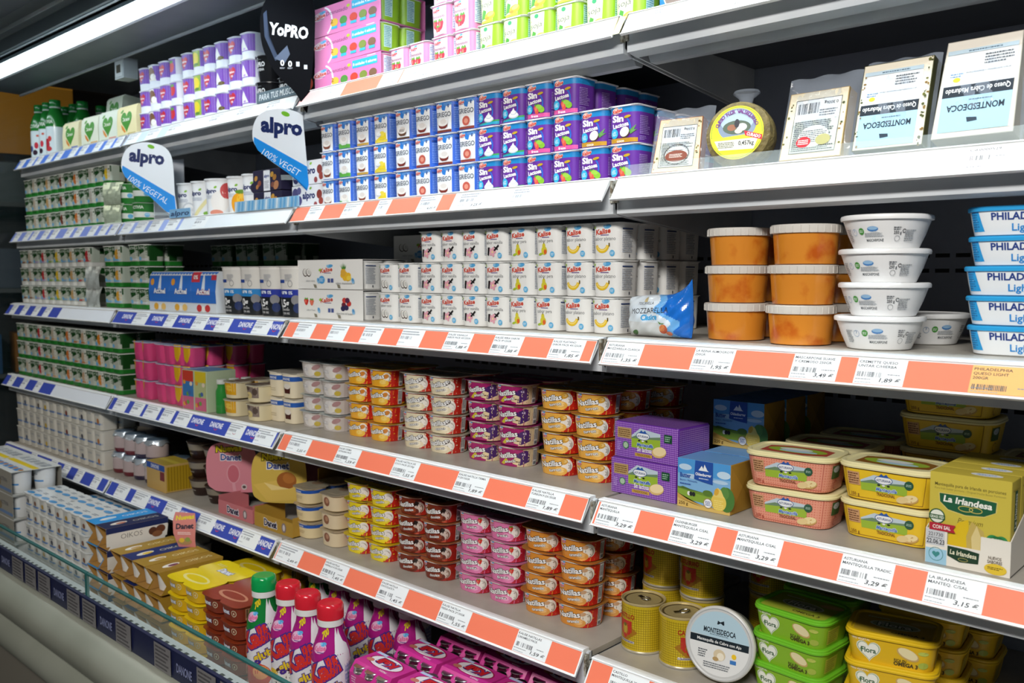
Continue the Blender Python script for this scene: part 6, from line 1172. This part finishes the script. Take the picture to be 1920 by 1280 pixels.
# open-ended card sleeves round two cups
oc = MB(); oc.lathe([(17,1),(19,3),(23.5,40),(25,41),(25,43),(23,43.5),(0.5,43.5)], [0xE6E4DE], 24, cap0=True); ocm = oc.mesh('cup', PRINT)
def oikos(top, dark, side, sideart=None, topart=None, w=53, d=142, h=49):
    mb = MB(); KR = 0xB58A4A
    mb.box(-w/2, -d/2, h-0.8, w/2, d/2, h, KR); mb.add([(-w/2,-d/2,h+.05),(w/2,-d/2,h+.05),(w/2,d/2,h+.05),(-w/2,d/2,h+.05)], [(0,1,2,3)], top)
    mb.box(-w/2+3, -d/2+4, 0, w/2-3, d/2-4, 0.8, KR)
    for s in (-1, 1):
        prof = [(-d/2,h),(d/2,h),(d/2-10,0.4),(-d/2+4,0.4),(-d/2+16,h*.35)]
        mb.prism(prof, s*(w/2)-0.4, s*(w/2)+0.4, KR)
        mb.add([(s*(w/2+0.5), y, z) for y, z in prof], [(0,1,2,3,4) if s < 0 else (4,3,2,1,0)], side)
    if topart: paint(mb, topart, flat((0, 0, h+0.1), (0,1,0), (-1,0,0), (0,0,1)), step=0.05)
    if sideart: paint(mb, sideart, flat((w/2+0.55, 0, 0), (0,1,0), (0,0,1), (1,0,0)), step=0.05)
    return [('sleeve', mb.mesh('sleeve', CARD)), ('cup', ocm, (0, -0.0355, 0.001)), ('cup', ocm, (0, 0.030, 0.001))]
def otop(bg, pic, pc):
    a = Art(); a.R(-70, -26, 70, 26, bg); a.E(-30, 2, 20, 9, 0xECE6DA, 10); a.E(-26, 0, 12, 6, pic, 10); a.T('OIKOS', 30, 0, 13, pc, 0.0, w=58); return a
sa = Art(); sa.P([(-70,36),(70,36),(70,49),(-70,49)], 0x1E2A5A); sa.P([(-70,34),(-70,8),(66,8),(70,34)], 0xE4DED4); sa.T('OIKOS', -14, 26, 11, 0x6A625A, -0.01, w=48); sa.E(34, 24, 10, 9, 0x5A3424); sa.E(52, 26, 11, 9, 0x6A3C28); sa.E(44, 16, 12, 7, 0x8A5A3A)
navy = oikos(0x1A2550, 0, 0xE4DED4, sa, otop(0x1A2550, 0xC87A5A, 0xC8C4B8)); light = oikos(0x2A9AE0, 0, 0x3AA8E8, None, otop(0x2A9AE0, 0xB8DCF0, 0xEAF2F8))
gold = oikos(0xB8923A, 0, 0xB08A38, None, otop(0xA8842E, 0xC8A060, 0xE4D4A0)); nyel = oikos(0x1F2F6A, 0, 0xB08A38, None, otop(0x1F2F6A, 0xE8C23A, 0xD8D0B0)); gold2 = oikos(0xB08A34, 0, 0xA8842E, None, otop(0xA07A28, 0x7A3A50, 0xE4D4A0))
OX = ((-1.5346, light, 'light blue dessert sleeve', 0.060, 4), (-1.4668, navy, 'navy dessert sleeve with white side panel', 0.060, 4), (-1.3810, gold, 'gold dessert sleeve, left of the navy and yellow', 0.0654, 3), (-1.3132, nyel, 'navy dessert sleeve with a yellow picture', 0.0654, 3), (-1.2454, gold, 'gold dessert sleeve, right of the navy and yellow', 0.0654, 3), (-1.1752, gold2, 'gold dessert sleeve with a purple picture', 0.0654, 3))
for x, p, d, ph, n in OX:
    for k in range(n): put('dessert_sleeve', '%s, %s layer' % (d, LN[n][k]), 'dessert pack', p, (x + jit(.0015), -0.1548, DZ + ph*k), math.radians(jit(.8)), 'dessert sleeves in the well')
# trays of small white cups
tc_ = Art(); tc_.R(-20, 9, 20, 13, 0x5A86C4); tc_.E(4, 20, 7, 6, 0x4A4A5A); tc_.M(-12, 27, 12, 31, 1, 0x7A8290)
TCM = [cup_mesh('cup_tray%d' % i, 23, 23, 12, 38, 0.9, [(38, 0xD8D8D2)], Art().add(tc_) if i == 0 else Art().R(-20, 9, 20, 13, 0x5A86C4).E(4, 20, 7, 6, (0x8A5A3A, 0xC8A03A)[i-1]), maxe=8) for i in range(3)]
e4 = [(x, y) for y in (-24.5, 24.5) for x in (-73.5, -24.5, 24.5, 73.5)]
tla = Art(); 
for x, y in e4: tla.E(x-2, y-12, 20, 7, 0x3A9ADA); tla.M(x-14, y+2, x+14, y+12, 2, 0x5A6A80, int(x+y)+200)
tlid = lid_mesh('lid_tray', e4, 23, 23, 8, 0xE2E6E6, tla, m=GLOSS)
def tray8(i): return [('cup', TCM[(j + i) % 3], (x/1000, y/1000, 0)) for j, (x, y) in enumerate(e4)] + [('lid', tlid, (0,0,0.0382))]
T8 = [tray8(0), tray8(1)]
for i, (x, d) in enumerate(((-1.9270, 'left front stack'), (-1.6906, 'right front stack'))):
    for k in range(5): put('yogurt_tray', 'eight-cup tray of small white yogurts, %s of the %s in the well' % (LN[5][k], d), 'yogurt tray', T8[i], (x + jit(.002), -0.1776, DZ + 0.04764*k), math.radians(jit(1)), 'small cup trays in the well')
    for j in (1, 2):
        for k in range(4): put('yogurt_tray', 'eight-cup tray of small white yogurts, %s of the %s in row %s' % (LN[4][k], d.replace('front ', ''), ('', 'two', 'three')[j]), 'yogurt tray', T8[1-i], (x + 0.005*j + jit(.002), -0.1776 + 0.125*j, DZ + 0.04764*k), math.radians(jit(1)), 'small cup trays in the well')
# big white cartons of cups at the far left
bcup = cup_mesh('cup_big', 27, 27, 27, 56, 0.86, [(56, 0xE2E4E4)], Art().R(-30, 22, 30, 26, 0x2F8AD0).T('ACTIVIA', 0, 42, 5, 0x5A6878, 0.01, w=30), seg=9)
def bigcart(yel):
    mb = MB(); W, D, H = 206, 122, 61
    mb.box(-W/2, -D/2, H-0.8, W/2, D/2, H, 0xD8DAD6); mb.box(-W/2, -D/2, 0, W/2, D/2, 0.8, 0xC8C8C2); mb.box(-W/2, -D/2, 0.8, W/2, -D/2+0.8, H-0.8, 0x9A968C); mb.box(-W/2, D/2-0.8, 0.8, W/2, D/2, H-0.8, 0x9A968C)
    a = Art(); a.R(-100, -58, 100, 58, 0xD4D8D8); a.R(-100, -8, 100, 8, 0xE4C81E if yel else 0xC8D0D8)
    for i in range(5): a.R(-90 + i*38, -46, -64 + i*38, -26, 0x4A8AC8); a.E(-62 + i*38, -34, 10, 6, 0xC88A4A); a.M(-90 + i*38, 18, -60 + i*38, 44, 5, 0x6A7A8A, i)
    paint(mb, a, topf(0, 0, H)); fa_ = Art(); fa_.T('ACTIVIA', 40, 36, 10, 0x5A5A60, 0.02, w=60); fa_.R(-100, 8, 100, 16, 0x6A86B0); fa_.E(0, 26, 20, 12, 0x8A7A5A); paint(mb, fa_, front(0, -D/2, 0))
    return [('carton', mb.mesh('carton', CARD))] + [('cup', bcup, (x/1000, y/1000, 0.0015)) for x in (70,) for y in (-30, 30)]
BC = [bigcart(1), bigcart(0)]
for k in range(4):
    put('yogurt_carton', 'white printed multipack carton with open end, %s of the far left well stack' % LN[4][k], 'yogurt carton', BC[(k+1) % 2], (-2.1778, -0.1884, DZ + 0.075*k), math.radians(jit(1)), 'multipack cartons in the well')
    put('yogurt_carton', 'yellow-striped multipack carton at the left frame edge, %s one' % LN[4][k], 'yogurt carton', BC[0], (-2.4310, -0.1884, DZ + 0.075*k), math.radians(jit(1)), 'multipack cartons in the well')
# ---- drink bottles
def kali(green, fruit):
    top = 0x147A36 if green else 0xA81E7E
    a = Art(); a.P([(-34,0),(-34,88),(-14,100),(14,112),(44,70),(60,40),(64,0)], 0xE4E4EA); a.P([(10,86),(14,128),(18,150),(22,136),(26,146),(34,126),(44,120),(50,88),(60,40),(40,20)], 0xE9EAEE); a.R(30, 34, 54, 92, 0xA8B2D4); a.M(32, 36, 52, 90, 9, 0x8A96C4)
    {'guava': lambda: (a.E(-8, 22, 30, 22, 0xC83A2A), a.E(2, 28, 16, 12, 0xE89A5A)), 'coconut': lambda: (a.E(0, 29, 26, 26, 0x4A2E22), a.E(-3, 26, 23, 22, 0xE6E4DE), a.E(-26, 40, 12, 8, 0xE0C03A)), 'rasp': lambda: (a.E(-8, 22, 26, 20, 0xC8283E), a.P([(8,30),(20,52),(30,34)], 0x4E8A3A), a.E(0, 14, 16, 10, 0xD8485A)), 'pine': lambda: (a.P([(-20,4),(-10,34),(10,30),(12,6)], 0x4E8A3A), a.E(-14, 12, 16, 10, 0x6AA04A))}[fruit]()
    a.T('Kali', -12, 84, 27, 0xD8342A, 0.055, 0.0, 26, w=66, out=0x4A2E8A, ob=0.055)
    a.T('glub', 6, 58, 13, 0xE8C81E, 0.04, 0.0, 22, w=38, out=0x4A2E8A, ob=0.06); kalise(a, -18, 118, 7, 0xE06A9A, 0xE8B8D8); a.T('700', -8, 140, 10, 0xE8D02A, 0.05, 0.2, 30, w=20)
    R = 33; prof = [(28,0),(31,3),(31.5,98),(31.5,130),(30,144),(25,161),(20.5,173),(19,182),(19,190)]
    bm = lathe_bottle(prof, [0xDCDCE4, 0xDCDCE4, 0xDCDCE4, top, top, top, top, top, top], Art().R(-60, 1, 70, 34, 0xDCDCE4).add(a, -2, 29, 1.06, 1), R=33, maxe=6)
    r = MB(); r.lathe([(19.5,186),(21,187),(21,196),(20,197)], [0xE6E8E6], 32, cap0=False, cap1=False)
    c = MB(); cc = 0x0F9A4E if green else 0xD02434; c.lathe([(20.5,197),(21.8,198),(21.8,216),(20,221),(18,222.5),(0.5,222)], [cc], 36, cap0=False)
    return [('bottle', bm), ('neck_ring', r.mesh('ring', PRINT)), ('cap', c.mesh('cap', GLOSS))]
KB = {(g, f): kali(g, f) for g, f in ((1, 'guava'), (0, 'coconut'), (0, 'rasp'), (0, 'pine'))}
for x, y, g, f, d, rz in ((-0.746, -0.197, 1, 'guava', 'green-capped drink bottle, leftmost of the front four', 0.75), (-0.669, -0.187, 0, 'coconut', 'red-capped magenta drink bottle with a coconut', 0.8), (-0.592, -0.192, 0, 'rasp', 'red-capped magenta drink bottle with raspberry and leaf', 0.8), (-0.513, -0.194, 0, 'pine', 'red-capped magenta drink bottle, front right and nearest', 0.85),
                          (-0.8965, 0.046, 1, 'guava', 'green-capped drink bottle in the second row', 0.6), (-0.8165, 0.048, 0, 'coconut', 'red-capped drink bottle in the second row, left', 0.7), (-0.7375, 0.050, 0, 'pine', 'red-capped drink bottle in the second row, middle', 0.8), (-0.650, 0.050, 0, 'pine', 'red-capped drink bottle in the second row, right', 0.9), (-0.655, 0.145, 0, 'rasp', 'red-capped drink bottle in the shade of the third row, right', 0.6), (-0.745, 0.145, 0, 'rasp', 'red-capped drink bottle in the shade of the third row, left', 0.6), (-0.555, 0.045, 0, 'rasp', 'dark red-lettered drink bottle in the shade behind the six-packs', 0.9)):
    put('drink_bottle', d, 'bottle', KB[(g, f)], (x, y, DZ if y < 0 else DR), rz, 'large drink bottles in the well')
# ---- magenta six-packs of little bottles
def sixpack():
    w, d, h = 100, 70, 64; mb = MB(); M1 = 0xC8328E
    pr = [(-d/2,2),(d/2,2),(d/2,h-16),(d/2-12,h),(-d/2+12,h),(-d/2,h-16)]
    mb.prism(pr, -w/2, w/2, M1)
    ta_ = Art(); ta_.E(0, 2, 40, 19, 0xA82458, n=30); ta_.E(0, 2, 37, 17, 0xE6DEE4, n=30); ta_.T('Kali', 2, 3, 16, 0xC8282E, 0.05, 0.1, 180, w=44, out=0x4A3A8A, ob=0.08); ta_.E(-32, -6, 9, 5, 0xC87A6A); ta_.T('FRESA', 20, -19.5, 4, 0xF0D8E4, 0.02, 0, 180, w=18); ta_.R(-46, 16, -20, 22, 0xB8C8E8)
    paint(mb, ta_, topf(0, 0, h), step=0.05)
    fa_ = Art(); kalise(fa_, 2, 22, 7, 0xC83A5A, 0xF0C8DC); fa_.O(-38, 20, 6, 1, 0xE8B8D8); fa_.M(-44, 32, -30, 44, 3, 0xE8B8D8)
    paint(mb, fa_, front(0, -d/2, 0), step=0.05)
    cp_ = MB(); cp_.lathe([(12,0),(13.5,0.6),(13.5,3),(12.6,4),(12.6,9),(13.2,10),(12,11),(0.5,11)], [0xC4C6C6], 22); return [('sleeve', mb.mesh('sleeve', GLOSS))] + [('cap', cp_m(cp_), (x/1000, y/1000, (h-15)/1000)) for x in (-31, 0, 31) for y in (-d/2 + 11, d/2 - 11)]
_cp = []
def cp_m(b):
    if not _cp: _cp.append(b.mesh('cap', STEEL))
    return _cp[0]
S6 = sixpack()
for i, (x, y, d) in enumerate(((-0.4090, -0.1416, 'front row, beside the nearest bottle'), (-0.2806, -0.1416, 'front row, middle'), (-0.1534, -0.1416, 'front row, right'), (-0.3946, -0.0456, 'second row, left'), (-0.2662, -0.0456, 'second row, middle'), (-0.1390, -0.0456, 'second row, right'), (-0.3730, 0.0504, 'third row in the shade, left'), (-0.2458, 0.0504, 'third row in the shade, middle'), (-0.1186, 0.0504, 'third row in the shade, right'))):
    for k in (0, 1): put('bottle_pack', 'magenta six-pack of little silver-capped bottles, %s, %s' % (d, LN[2][k]), 'bottle pack', S6, (x + jit(.002), y, DZ + 0.0786*k), math.radians(-2 + jit(1.5)), 'magenta six-packs in the well')
GS[0] = 1.0
# ================================================================ SIGNS
def plate_sign(pts, art, th, edge_c, m=None):
    mb = MB(); mb.prism(pts, 0, th, edge_c, axis='y'); paint(mb, art, front(0, 0, 0), step=0.06, base=0.12); return mb.mesh('sign', m or CARD)
def smooth(pts, n=5):
    P = [Vector(p) for p in pts]; o = []
    for i in range(len(P)):
        a, b, c, d = P[i-1], P[i], P[(i+1) % len(P)], P[(i+2) % len(P)]
        for k in range(n):
            t = k/n; q = 0.5*((2*b) + (c-a)*t + (2*a-5*b+4*c-d)*t*t + (3*b-a-3*c+d)*t**3); o.append((q.x, q.y))
    return o
def alpro_sign(cut=None):
    out = smooth([(-76,20),(-72,62),(-50,90),(-10,100),(34,92),(58,70),(66,30),(68,-40),(72,-104),(44,-96),(0,-54),(-46,-18)], 4)
    if cut: out = [(min(x, cut), z) for x, z in out]
    a = Art(); a.P(out, 0xE2E8EE); a.P([(min(x, cut or 99), z) for x, z in ((-76,22),(-74,34),((cut or 68),-52 if not cut else -37),(72,-104),(44,-96),(0,-54),(-46,-18),(-68,2))], 0x1C8CE0)
    a.T('alpro', -6, 60, 34, 0x16265A, 0.05, 0, -6, w=98); a.E(6, 88, 10, 5.5, 0x6FB02A, -20); a.T('100% VEGETAL'[:10 if cut else 12], -5 if not cut else -15, -33 if not cut else -27, 16, 0xEAF4FC, -0.005, 0.08, -33, w=100 if cut else 126)
    return plate_sign([(x, z) for x, z in out], a, 1.2, 0xE2E8EE)
AS = alpro_sign()
put('shelf_sign', 'white and blue alpro-style pointed sign at the left before tall tubs'.replace('alpro-style ', ''), 'sign', [('card', AS), ('clip', MB().box(-20, 1, -106, 60, 3, -98, 0xB8C4CC).mesh('clip', CLEAR))], (-1.613, -0.01, 1.778), math.radians(48), 'white and blue shelf signs')
put('shelf_sign', 'white and blue rounded sign pressed against the first blue cups', 'sign', [('card', alpro_sign(46)), ('clip', MB().box(-20, 1, -70, 20, 3, -58, 0xB8C4CC).mesh('clip', CLEAR))], (-0.972, 0.026, 1.797), (math.radians(20), 0, math.radians(44)), 'white and blue shelf signs')
sp = MB(); sp.box(-2, 0, 0, 0, 70, 190, 0xC8CED6); sp.box(0, 68, 0, 58, 70, 190, 0xBFC6D0)
put('card_stand', 'pale grey folded card stand behind the left blue and white sign', 'card stand', sp.mesh('stand', CARD), (-1.715, 0.05, z2), math.radians(30))
ks = smooth([(-58,40),(-60,110),(-40,150),(10,160),(60,150),(64,60),(56,-20),(46,-100),(40,-112),(18,-70),(-30,-20)], 4)
ka2 = Art(); ka2.P(ks, 0x0B0C10); ka2.P([(-52,60),(-54,112),(-46,120),(-44,60),(-20,10),(-28,4)], 0x3A4458); ka2.P([(-30,10),(0,40),(6,20),(-6,0)], 0x5A6478)
ka2.T('YoPRO', 4, 74, 26, 0xDDE0E4, 0.04, 0, -7, w=92); 
for i, ch in enumerate('00'): ka2.T(ch, -12 + i*18, 0 - i*2, 13, 0xE4E6EA, 0.03); ka2.M(-18 + i*18, -14, -6 + i*18, -10, 2, 0xB8BCC4)
ka2.R(20, -8, 28, 3, 0xC8CCD4); ka2.R(38, -14, 46, -4, 0xC8CCD4)
put('shelf_sign', 'large black rounded sign hanging beside the pink cartons on the top shelf', 'sign', plate_sign(ks, ka2, 1.5, 0x101216, MATTE), (-0.940, 0.012, 1.997), math.radians(46))
def strip(w, h, bg, txt, tc):
    a = Art(); a.R(-w/2, 0, w/2, h, bg); 
    if txt: a.T(txt, 0, h/2, h*0.55, tc, 0.02, 0.2, w=w*0.9)
    else:
        for i in range(int(w/16)): a.P([(-w/2+i*16,1),(-w/2+i*16+8,1),(-w/2+i*16+12,h-1),(-w/2+i*16+4,h-1)], tc if i % 3 else 0xDCEAF4)
    mb = MB(); mb.box(-w/2, 0, 0, w/2, 1, h, bg); paint(mb, a, front(0, 0, 0)); return mb.mesh('strip', CARD)
put('slogan_strip', 'dark grey slogan strip before the black pots on the top shelf', 'strip', strip(215, 26, 0x5A6E7A, 'PARA TUS MUSCULOS', 0xDDE6EA), (-1.025, 0.046, z1 + 0.001), 0)
put('slogan_strip', 'pale blue patterned strip along the second shelf before the nut cartons', 'strip', strip(290, 26, 0x9CCBEA, None, 0x6AAEE0), (-1.06, 0.020, z2 + 0.001), 0)
put('slogan_strip', 'short pale blue strip under the left white and blue sign', 'strip', strip(120, 24, 0x8CC0E8, 'alpro', 0x2A3A6A), (-1.50, 0.020, z2 + 0.001), 0)
# header cards with display trays, fifth shelf
def header(bg, c2, kind):
    out = smooth([(-70,-40),(-72,20),(-58,58),(-20,72),(30,72),(62,54),(72,10),(70,-56),(66,-66),(-30,-66),(-56,-58)], 4)
    a = Art(); a.P(out, bg); a.T('Nuevas', -8, 54, 16, 0xE4D41E, 0.05, 0.1, 4, w=74, out=0x3A3A1A, ob=0.08); a.T('Danet', -2, 30, 17, 0x24408E, 0.03, w=58, out=0xF0F0F4, ob=0.07)
    if kind: a.E(4, -16, 19, 27, 0xE0A0AC); a.E(4, -16, 16, 24, c2); a.P([(0,-42),(8,-42),(12,-64),(2,-64)], 0xE0A0AC); a.E(34, -52, 8, 8, 0xD8C8C8); a.E(34, -52, 5, 4, 0x5A4A4A)
    else: a.P([(-68,-20),(60,4),(70,-56),(-30,-64)], 0xD8B85A); a.E(20, -8, 26, 22, 0x9A5A24, n=18); a.E(26, -2, 16, 14, 0xB06E30); a.P([(-40,-14),(0,-24),(30,-30),(-20,-34)], 0xE8D08A)
    return plate_sign(out, a, 1.4, bg)
def trayd(bg):
    mb = MB(); W, D, H = 172, 90, 36
    mb.box(-W/2, 0, 0, W/2, 1.2, H, bg); mb.box(-W/2, 1.2, 0, -W/2+1.2, D, H+12, bg); mb.box(W/2-1.2, 1.2, 0, W/2, D, H+12, bg); mb.box(-W/2, 1.2, 0, W/2, D, 1.2, bg)
    a = Art(); a.T('Danet', -12, 18, 17, 0x2A2A4A, 0.03, w=58, out=0xE8E8F0, ob=0.07); a.E(48, 18, 10, 12, 0x8A7A7A); a.E(48, 18, 5, 8, 0xD8D0D0) ; paint(mb, a, front(0, 0, 0)); return mb.mesh('tray', CARD)
put('display_sign', 'pink rounded header card with a spoon rising from its pink display tray', 'sign', [('tray', trayd(0xCE7A80), (0.03, -0.02, 0.0)), ('header', header(0xD88A98, 0xC86A7A, 1), (-0.074, 0.032, 0.110), math.radians(38))], (-1.232, 0.02, z5), 0, 'dessert display signs')
put('display_sign', 'yellow rounded header card with a brown scoop rising from its gold display tray', 'sign', [('tray', trayd(0xB8923A), (0.0, -0.02, 0.0)), ('header', header(0xCDB050, 0, 0), (-0.045, 0.028, 0.122), math.radians(38))], (-1.022, 0.02, z5), 0, 'dessert display signs')
bp_ = MB(); bp_.box(0, 0, 0, 230, 2, 190, 0x5A2028); put('back_card', 'dark wine-red card standing behind the pink header sign', 'card', bp_.mesh('card', CARD), (-1.25, 0.22, z5), 0)
yp_ = MB(); yp_.box(0, 0, 0, 2, 150, 150, 0xA8842A); yp_.box(2, 148, 0, 120, 150, 150, 0x8A6A24); put('back_card', 'dull gold folded card standing behind the yellow header sign', 'card', yp_.mesh('card', CARD), (-0.972, 0.10, z5), math.radians(20))
# hanging curled pink leaf sign clipped to the rail
lf = MB(); pts = [(-30,0),(-34,-20),(-30,-52),(-14,-88),(16,-112),(30,-116),(34,-104),(30,-70),(30,-30),(24,-2)]; la_ = Art(); la_.P(pts, 0xD08078); la_.T('Nuevas', -2, -12, 11, 0xE0D02A, 0.04, 0.1, 6, w=50); la_.T('Danet', 0, -34, 13, 0x2A2A3A, 0.04, 0, 3, w=48); la_.M(-18, -56, 18, -48, 2, 0xF0D8D0); la_.E(2, -74, 20, 8, 0xB08A5A); la_.E(-6, -70, 7, 6, 0xE0B83A); la_.E(10, -68, 7, 6, 0x8A9A4A)
cv = lambda V, off: np.stack([V[:,0], -18*np.sin(-V[:,1]/116*2.2) - off, V[:,1]], 1)
paint(lf, la_, cv, maxe=8, step=0.1); lb_ = Art(); lb_.P(pts, 0xC8A8A0); paint(lf, lb_, lambda V, off: cv(V, -0.6), maxe=8)
put('shelf_sign', 'small pink curled leaf sign hanging from the blue fifth-shelf rail', 'sign', lf.mesh('sign', CARD), (-1.305, -0.083, 0.878), math.radians(38))
# ---------------------------------------------------------------- aisle beyond the left end of the case
mb = MB(); mb.box(-420, -12, 0, 420, 12, 620, 0xB88A1E); put('yellow_panel', 'dull yellow panel high up in the dark aisle beyond the left end', 'panel', mb.mesh('panel', mat('dull_yellow_panel', 0xC08A14, rough=0.6)), (-5.35, 0.80, 2.27), math.radians(78))
mb = MB(); mb.box(-700, -200, 0, 700, 200, 60, 0x3A3A3C)
for z in (450, 900, 1400, 1900): mb.box(-700, -200, z, 700, 200, z+25, 0x5A6468)
mb.box(-700, 190, 0, 700, 200, 2200, 0x3C4042); put('far_shelving', 'grey shelving unit in the dark aisle beyond the left end', 'shelving', mb.mesh('shelving', PRINT), (-5.0, 0.70, 0), math.radians(78))
for i, (y, z, c, d) in enumerate(((-0.30, 1.425, 0xA0442A, 'brick red box on the far shelving'), (0.02, 1.425, 0x4A5A6A, 'slate blue box on the far shelving'), (-0.28, 1.925, 0x7A8488, 'grey box on the top board of the far shelving'), (0.03, 1.925, 0x5A6A70, 'slate grey box on the top board of the far shelving'), (-0.2, 0.925, 0x2A5A8A, 'blue box on the far shelving'), (0.12, 0.925, 0x9A6A2A, 'brown box on the far shelving'))):
    put('stock_box', d, 'box', box_mesh('box', 240, 260, 230, c), (-4.97, 0.70 + y, z + 0.002), math.radians(78), 'boxes on the far shelving')
